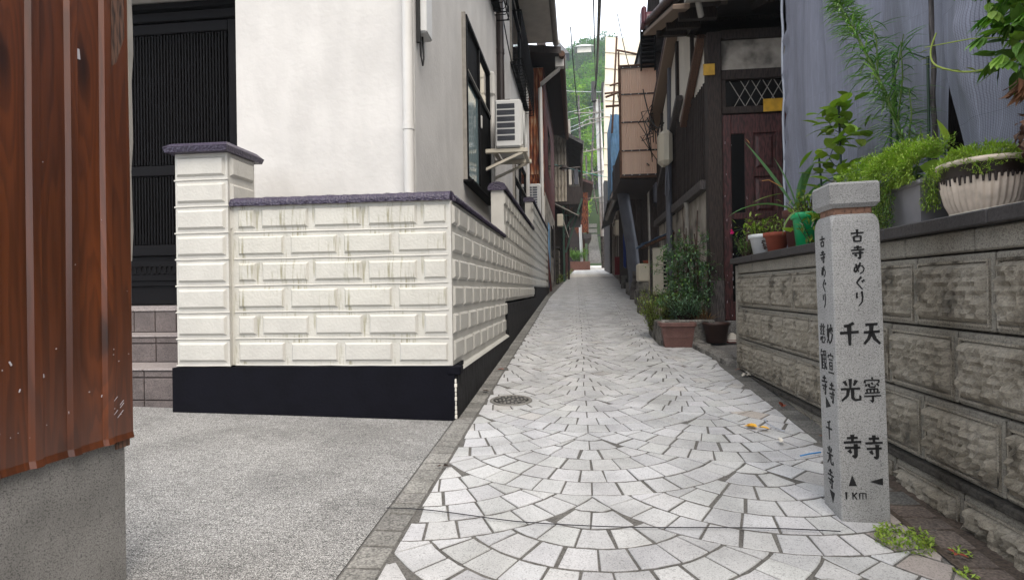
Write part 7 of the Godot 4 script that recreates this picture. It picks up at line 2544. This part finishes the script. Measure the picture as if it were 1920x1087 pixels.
func make_poles() -> void:
	var t := thing("utility_pole", "pale concrete utility pole with dark foot at the top of the lane", "utility pole", Vector3(1.9, 2.4, -40.0))
	var s := st()
	tube(s, [Vector3(1.93, 4.5, -40.0), Vector3(1.60, 13.8, -40.0)], 0.25, 0.19, 16)
	obj("shaft", s, M.pole_concrete, t)
	s = st()
	tube(s, [Vector3(1.99, 2.3, -40.0), Vector3(1.93, 4.5, -40.0)], 0.27, 0.26, 16)
	obj("dark_foot", s, M.pole_dark, t)
	for q in [[13.0, -1.6, 1.9, 0.03, -0.25], [12.5, -0.9, 2.2, 0.03, 0.1], [12.1, -1.3, 1.2, 0.03, 0.3], [10.2, -2.0, 0.4, 0.02, 0.15], [8.75, -1.4, 0.6, 0.03, 0.1], [7.1, -2.6, 2.0, 0.01, 0.0]]:
		s = st()
		bar(s, Vector3(1.62 + q[1], q[0] - 0.1, -39.75), Vector3(1.62 + q[2], q[0] + q[4] + 0.1, -39.75), 0.06, 0.06)
		for k in 5: lathe(s, Vector3(1.62 + lerpf(q[1], q[2], (k + 0.5) / 5.0), q[0] + lerpf(0, q[4], (k + 0.5) / 5.0), -39.75), [Vector2(0.03, 0.0), Vector2(0.045, 0.08), Vector2(0.03, 0.15), Vector2(0.0, 0.17)], 8)
		obj("crossarm", s, M.pipe_grey, t)
	for q in [[1.35, 13.6], [2.02, 13.5]]:
		s = st()
		tube(s, [Vector3(q[0], q[1], -39.6), Vector3(q[0], q[1] + 1.3, -39.6)], 0.17, -1, 12)
		obj("transformer", s, M.iron_dark, t)
	s = st()
	tube(s, [Vector3(1.45, 14.9, -39.9), Vector3(1.30, 12.0, -39.8), Vector3(1.15, 9.5, -39.8), Vector3(1.2, 8.0, -39.8), Vector3(1.5, 6.0, -39.75)], 0.09, 0.05, 8)
	tube(s, [Vector3(1.7, 14.0, -39.7), Vector3(1.75, 10.0, -39.7), Vector3(1.85, 5.0, -39.7)], 0.05, -1, 6)
	obj("cable_run", s, M.pole_dark, t)
	t = thing("slim_pole", "slim dark pole with clustered cables left of the pale utility pole", "utility pole", Vector3(1.0, 2.6, -44.0))
	s = st()
	tube(s, [Vector3(0.62, 2.6, -44.0), Vector3(0.35, 15.5, -44.0)], 0.09, 0.07, 10)
	tube(s, [Vector3(0.95, 2.7, -44.2), Vector3(0.86, 11.0, -44.2)], 0.07, -1, 8)
	obj("shaft", s, M.pole_dark, t)
	s = st()
	tube(s, [Vector3(2.55, 2.3, -39.0), Vector3(2.40, 6.2, -39.0)], 0.08, -1, 8)
	var o := obj("stay_pole", s, M.wire_pale)
	tag(o, "short pale stay pole just right of the pale utility pole", "pole")
	# wires
	cable(Vector3(1.48, 14.6, -39.9), Vector3(0.62, 8.3, -12.0), 0.5, 0.055, M.wire, "thick black twisted cable bundle climbing over the alley", "", 30)
	cable(Vector3(1.50, 14.9, -39.9), Vector3(0.42, 7.9, -12.0), 0.9, 0.02, M.wire, "thin black wire sagging left of the thick cable bundle", "")
	cable(Vector3(0.62, 8.3, -12.0), Vector3(0.45, 9.0, 6.0), 0.4, 0.05, M.wire, "thick black cable passing overhead to the viewer's side", "")
	cable(Vector3(0.42, 7.9, -12.0), Vector3(0.30, 8.6, 6.0), 0.4, 0.015, M.wire, "thin black wire passing overhead to the viewer's side", "")
	cable(Vector3(0.55, 13.0, -44.0), Vector3(-0.1, 12.6, -26.0), 1.2, 0.028, M.wire, "dark drooping wire strung with pale insulators at upper left")
	var pale := ["topmost thin pale wire crossing before the wooded hill crown", "second pale wire just under the topmost one before the hill crown", "pale wire sloping down from the upper left to the utility pole", "lower pale wire sloping down from the left to the utility pole", "level pale wire crossing above the cream clad building"]
	var wi := 0
	for q in [[Vector3(-6, 18.6, -60), Vector3(2.0, 19.6, -60), 0.2], [Vector3(-6, 17.8, -60), Vector3(3.0, 19.2, -60), 0.3], [Vector3(-6, 17.0, -58), Vector3(1.4, 13.0, -41), 0.8], [Vector3(-7, 15.6, -56), Vector3(1.2, 12.6, -41), 0.7], [Vector3(-0.8, 15.9, -44), Vector3(5.5, 15.6, -44), 0.1]]:
		cable(q[0], q[1], q[2], 0.022, M.wire_pale, pale[wi]); wi += 1
	var teal := ["upright teal cord hanging beside the dark balcony house", "level teal cord strung across the lane below the balcony roof", "teal cord rising towards the utility pole from the right", "teal cord rising from the balcony roof corner"]
	wi = 0
	for q in [[Vector3(-0.6, 6.2, -23.0), Vector3(-0.55, 3.2, -22.0), 0.0], [Vector3(-0.8, 5.35, -20.4), Vector3(2.2, 5.3, -24.0), 0.05], [Vector3(1.3, 9.0, -30.0), Vector3(1.0, 11.6, -42.0), 0.2], [Vector3(-0.35, 6.3, -21.0), Vector3(-0.5, 10.5, -26.0), 0.0]]:
		cable(q[0], q[1], q[2], 0.012, M.wire_teal, teal[wi]); wi += 1
	var black := ["black service wire drooping in front of the bronze enclosed balcony", "lower black service wire ending at the timber gable", "thin black wire looping on the white house beside the brown pipe", "short black wire between slatted rack and cream meter box", "black wire stretched level across the lane at balcony height"]
	wi = 0
	for q in [[Vector3(0.98, 7.0, -13.0), Vector3(1.42, 3.4, -9.7), 0.5], [Vector3(1.02, 5.6, -14.0), Vector3(1.3, 3.1, -10.4), 0.3], [Vector3(-1.05, 5.2, -8.4), Vector3(-1.0, 4.7, -10.2), 0.15], [Vector3(1.2, 4.4, -10.3), Vector3(1.38, 3.5, -9.2), 0.3], [Vector3(-0.8, 4.6, -20.5), Vector3(1.4, 4.7, -26.0), 0.1]]:
		cable(q[0], q[1], q[2], 0.010, M.wire, black[wi]); wi += 1
	s = st()
	var r := RandomNumberGenerator.new(); r.seed = 12
	for k in 12:
		var a := Vector3(1.32, 4.1 - k * 0.05, -10.0)
		tube(s, [a, a + Vector3(r.randf_range(-0.22, 0.05), r.randf_range(-0.3, 0.1), r.randf_range(-0.3, 0.2)), a + Vector3(r.randf_range(-0.1, 0.12), r.randf_range(-0.7, -0.3), r.randf_range(-0.2, 0.3))], 0.008, -1, 5)
	o = obj("wire_tangle", s, M.wire)
	tag(o, "tangle of black wires beside the bronze enclosed balcony", "wires")

# ---------------------------------------------------------------- the wooded hill
func make_tree(called: String, c: Color, h: float, w: float, seed: int) -> Node3D:
	var r := RandomNumberGenerator.new(); r.seed = seed
	var t := thing(called, "", "tree", Vector3.ZERO, "trees on the hill")
	var tw := st(); var s := st()
	tube(tw, [Vector3(0, -1.0, 0), Vector3(0.1, h * 0.3, 0.05), Vector3(0.0, h * 0.75, 0.1)], 0.22, 0.06, 7)
	var clumps := []
	for k in 46:
		var d := Vector3(r.randf_range(-1, 1), r.randf_range(-0.75, 1), r.randf_range(-1, 1)).normalized() * pow(r.randf(), 0.4)
		var p := Vector3(d.x * w, h * 0.66 + d.y * h * 0.40, d.z * w)
		clumps.append(p)
		if k % 4 == 0: tube(tw, [Vector3(0, h * 0.35, 0), Vector3(p.x * 0.5, lerpf(h * 0.35, p.y, 0.6), p.z * 0.5), p], 0.07, 0.02, 5)
	for p in clumps:
		var cr := w * r.randf_range(0.22, 0.42)
		var k := 1.0 + r.randf_range(-0.3, 0.3)
		for i in 50:
			var d := Vector3(r.randf_range(-1, 1), r.randf_range(-1, 1), r.randf_range(-1, 1)).normalized()
			var q: Vector3 = p + d * cr * sqrt(r.randf()) * Vector3(1, 0.7, 1)
			var col := Color(c.r * k * r.randf_range(0.8, 1.25), c.g * k * r.randf_range(0.85, 1.15), c.b * k)
			leaf(s, q, (d + Vector3(r.randf_range(-1, 1), r.randf_range(-0.3, 0.8), r.randf_range(-1, 1))).normalized(), Vector3.UP, r.randf_range(0.22, 0.5) * (w / 2.6), 0.2 * (w / 2.6), col, 0.4)
	obj("trunk", tw, M.bark, t, true)
	obj("crown", s, M.foliage_far, t, true)
	return t

func make_hill() -> void:
	var names := ["dark_tree", "green_tree", "pale_tree"]
	var labels := ["dense blue-green tree high on the wooded hill", "mid-green rounded tree on the slope of the wooded hill", "bright yellow-green tree low on the slope above the lane"]
	var protos := []
	protos.append([make_tree(names[0], Color(0.10, 0.18, 0.085), 7.5, 3.2, 101), make_tree(names[0], Color(0.085, 0.155, 0.075), 9.0, 3.6, 102)])
	protos.append([make_tree(names[1], Color(0.15, 0.26, 0.07), 6.5, 3.0, 103), make_tree(names[1], Color(0.17, 0.28, 0.07), 7.5, 2.6, 104)])
	protos.append([make_tree(names[2], Color(0.34, 0.46, 0.07), 5.5, 2.5, 105), make_tree(names[2], Color(0.28, 0.40, 0.07), 6.0, 2.3, 106)])
	var used := {}
	var r := RandomNumberGenerator.new(); r.seed = 55
	var spots := []
	var z := -58.0
	while z > -180.0:
		var lo := -0.105 * -z - 5.0; var hi := 0.15 * -z + 5.0
		var x := lo + r.randf() * 3.0
		while x < hi:
			spots.append(Vector3(x, 0, z + r.randf_range(-1.5, 1.5)))
			x += r.randf_range(2.8, 4.6) * (1.0 if z > -100.0 else 1.15)
		z -= r.randf_range(4.6, 6.2)
	for p in spots:
		if p.z > -80.0 and absf(p.x - 1.8) < 2.4: continue
		var q := Vector3(p.x, terrain(p.x, p.z), p.z)
		var kind := 2 if p.z > -92.0 else (1 if p.z > -125.0 else 0)
		if r.randf() < 0.25: kind = clampi(kind + (1 if r.randf() < 0.5 else -1), 0, 2)
		var v := r.randi() % 2
		var proto: Node3D = protos[kind][v]
		var o: Node3D
		var key := "%d%d" % [kind, v]
		var size := r.randf_range(0.8, 1.25)
		if not used.has(key):
			used[key] = true
			o = proto
			o.position = q
			o.rotation.y = r.randf() * TAU
			o.scale = Vector3.ONE * size
		else: o = copy(proto, q, r.randf() * TAU, size)
		o.set_meta("label", labels[kind])
	# roofs among the trees
	for q in [[Vector3(-3.2, 0, -128.0), 4.0, M.roof_grey, "grey pyramid-roofed temple hall among the hill trees", 50.2], [Vector3(2.4, 0, -128.0), 3.6, M.tin_white, "small white building among the trees near the hill top", 51.6]]:
		var b := Vector3(q[0].x, q[4], q[0].z)
		var t := thing("hill_house", q[3], "house", b)
		var s := st()
		bx(s, Vector3(-q[1] * 0.42, 0.4, -q[1] * 0.4), Vector3(q[1] * 0.42, 1.6, q[1] * 0.4))
		obj("wall", s, M.timber_brown if q[2] == M.roof_grey else M.plaster, t, true)
		s = st()
		hexa(s, [Vector3(-q[1] * 0.9, -9.0, q[1] * 0.9), Vector3(q[1] * 0.9, -9.0, q[1] * 0.9), Vector3(q[1] * 0.9, -9.0, -q[1]), Vector3(-q[1] * 0.9, -9.0, -q[1]), Vector3(-q[1] * 0.45, 0.39, q[1] * 0.43), Vector3(q[1] * 0.45, 0.39, q[1] * 0.43), Vector3(q[1] * 0.45, 0.39, -q[1] * 0.43), Vector3(-q[1] * 0.45, 0.39, -q[1] * 0.43)])
		obj("terrace", s, M.hill_ground, t, true)
		s = st()
		hexa(s, [Vector3(-q[1] * 0.6, 1.6, q[1] * 0.55), Vector3(q[1] * 0.6, 1.6, q[1] * 0.55), Vector3(q[1] * 0.6, 1.6, -q[1] * 0.55), Vector3(-q[1] * 0.6, 1.6, -q[1] * 0.55), Vector3(-0.4, 4.6 if q[2] == M.roof_grey else 2.6, 0.4), Vector3(0.4, 4.6 if q[2] == M.roof_grey else 2.6, 0.4), Vector3(0.4, 4.6 if q[2] == M.roof_grey else 2.6, -0.4), Vector3(-0.4, 4.6 if q[2] == M.roof_grey else 2.6, -0.4)])
		obj("roof", s, q[2], t, true)
		if q[2] == M.roof_grey:
			s = st()
			lathe(s, Vector3(0, 4.6, 0), [Vector2(0.5, 0.0), Vector2(0.45, 0.7), Vector2(0.0, 1.1)], 10)
			obj("finial", s, M.pipe_grey, t, true)
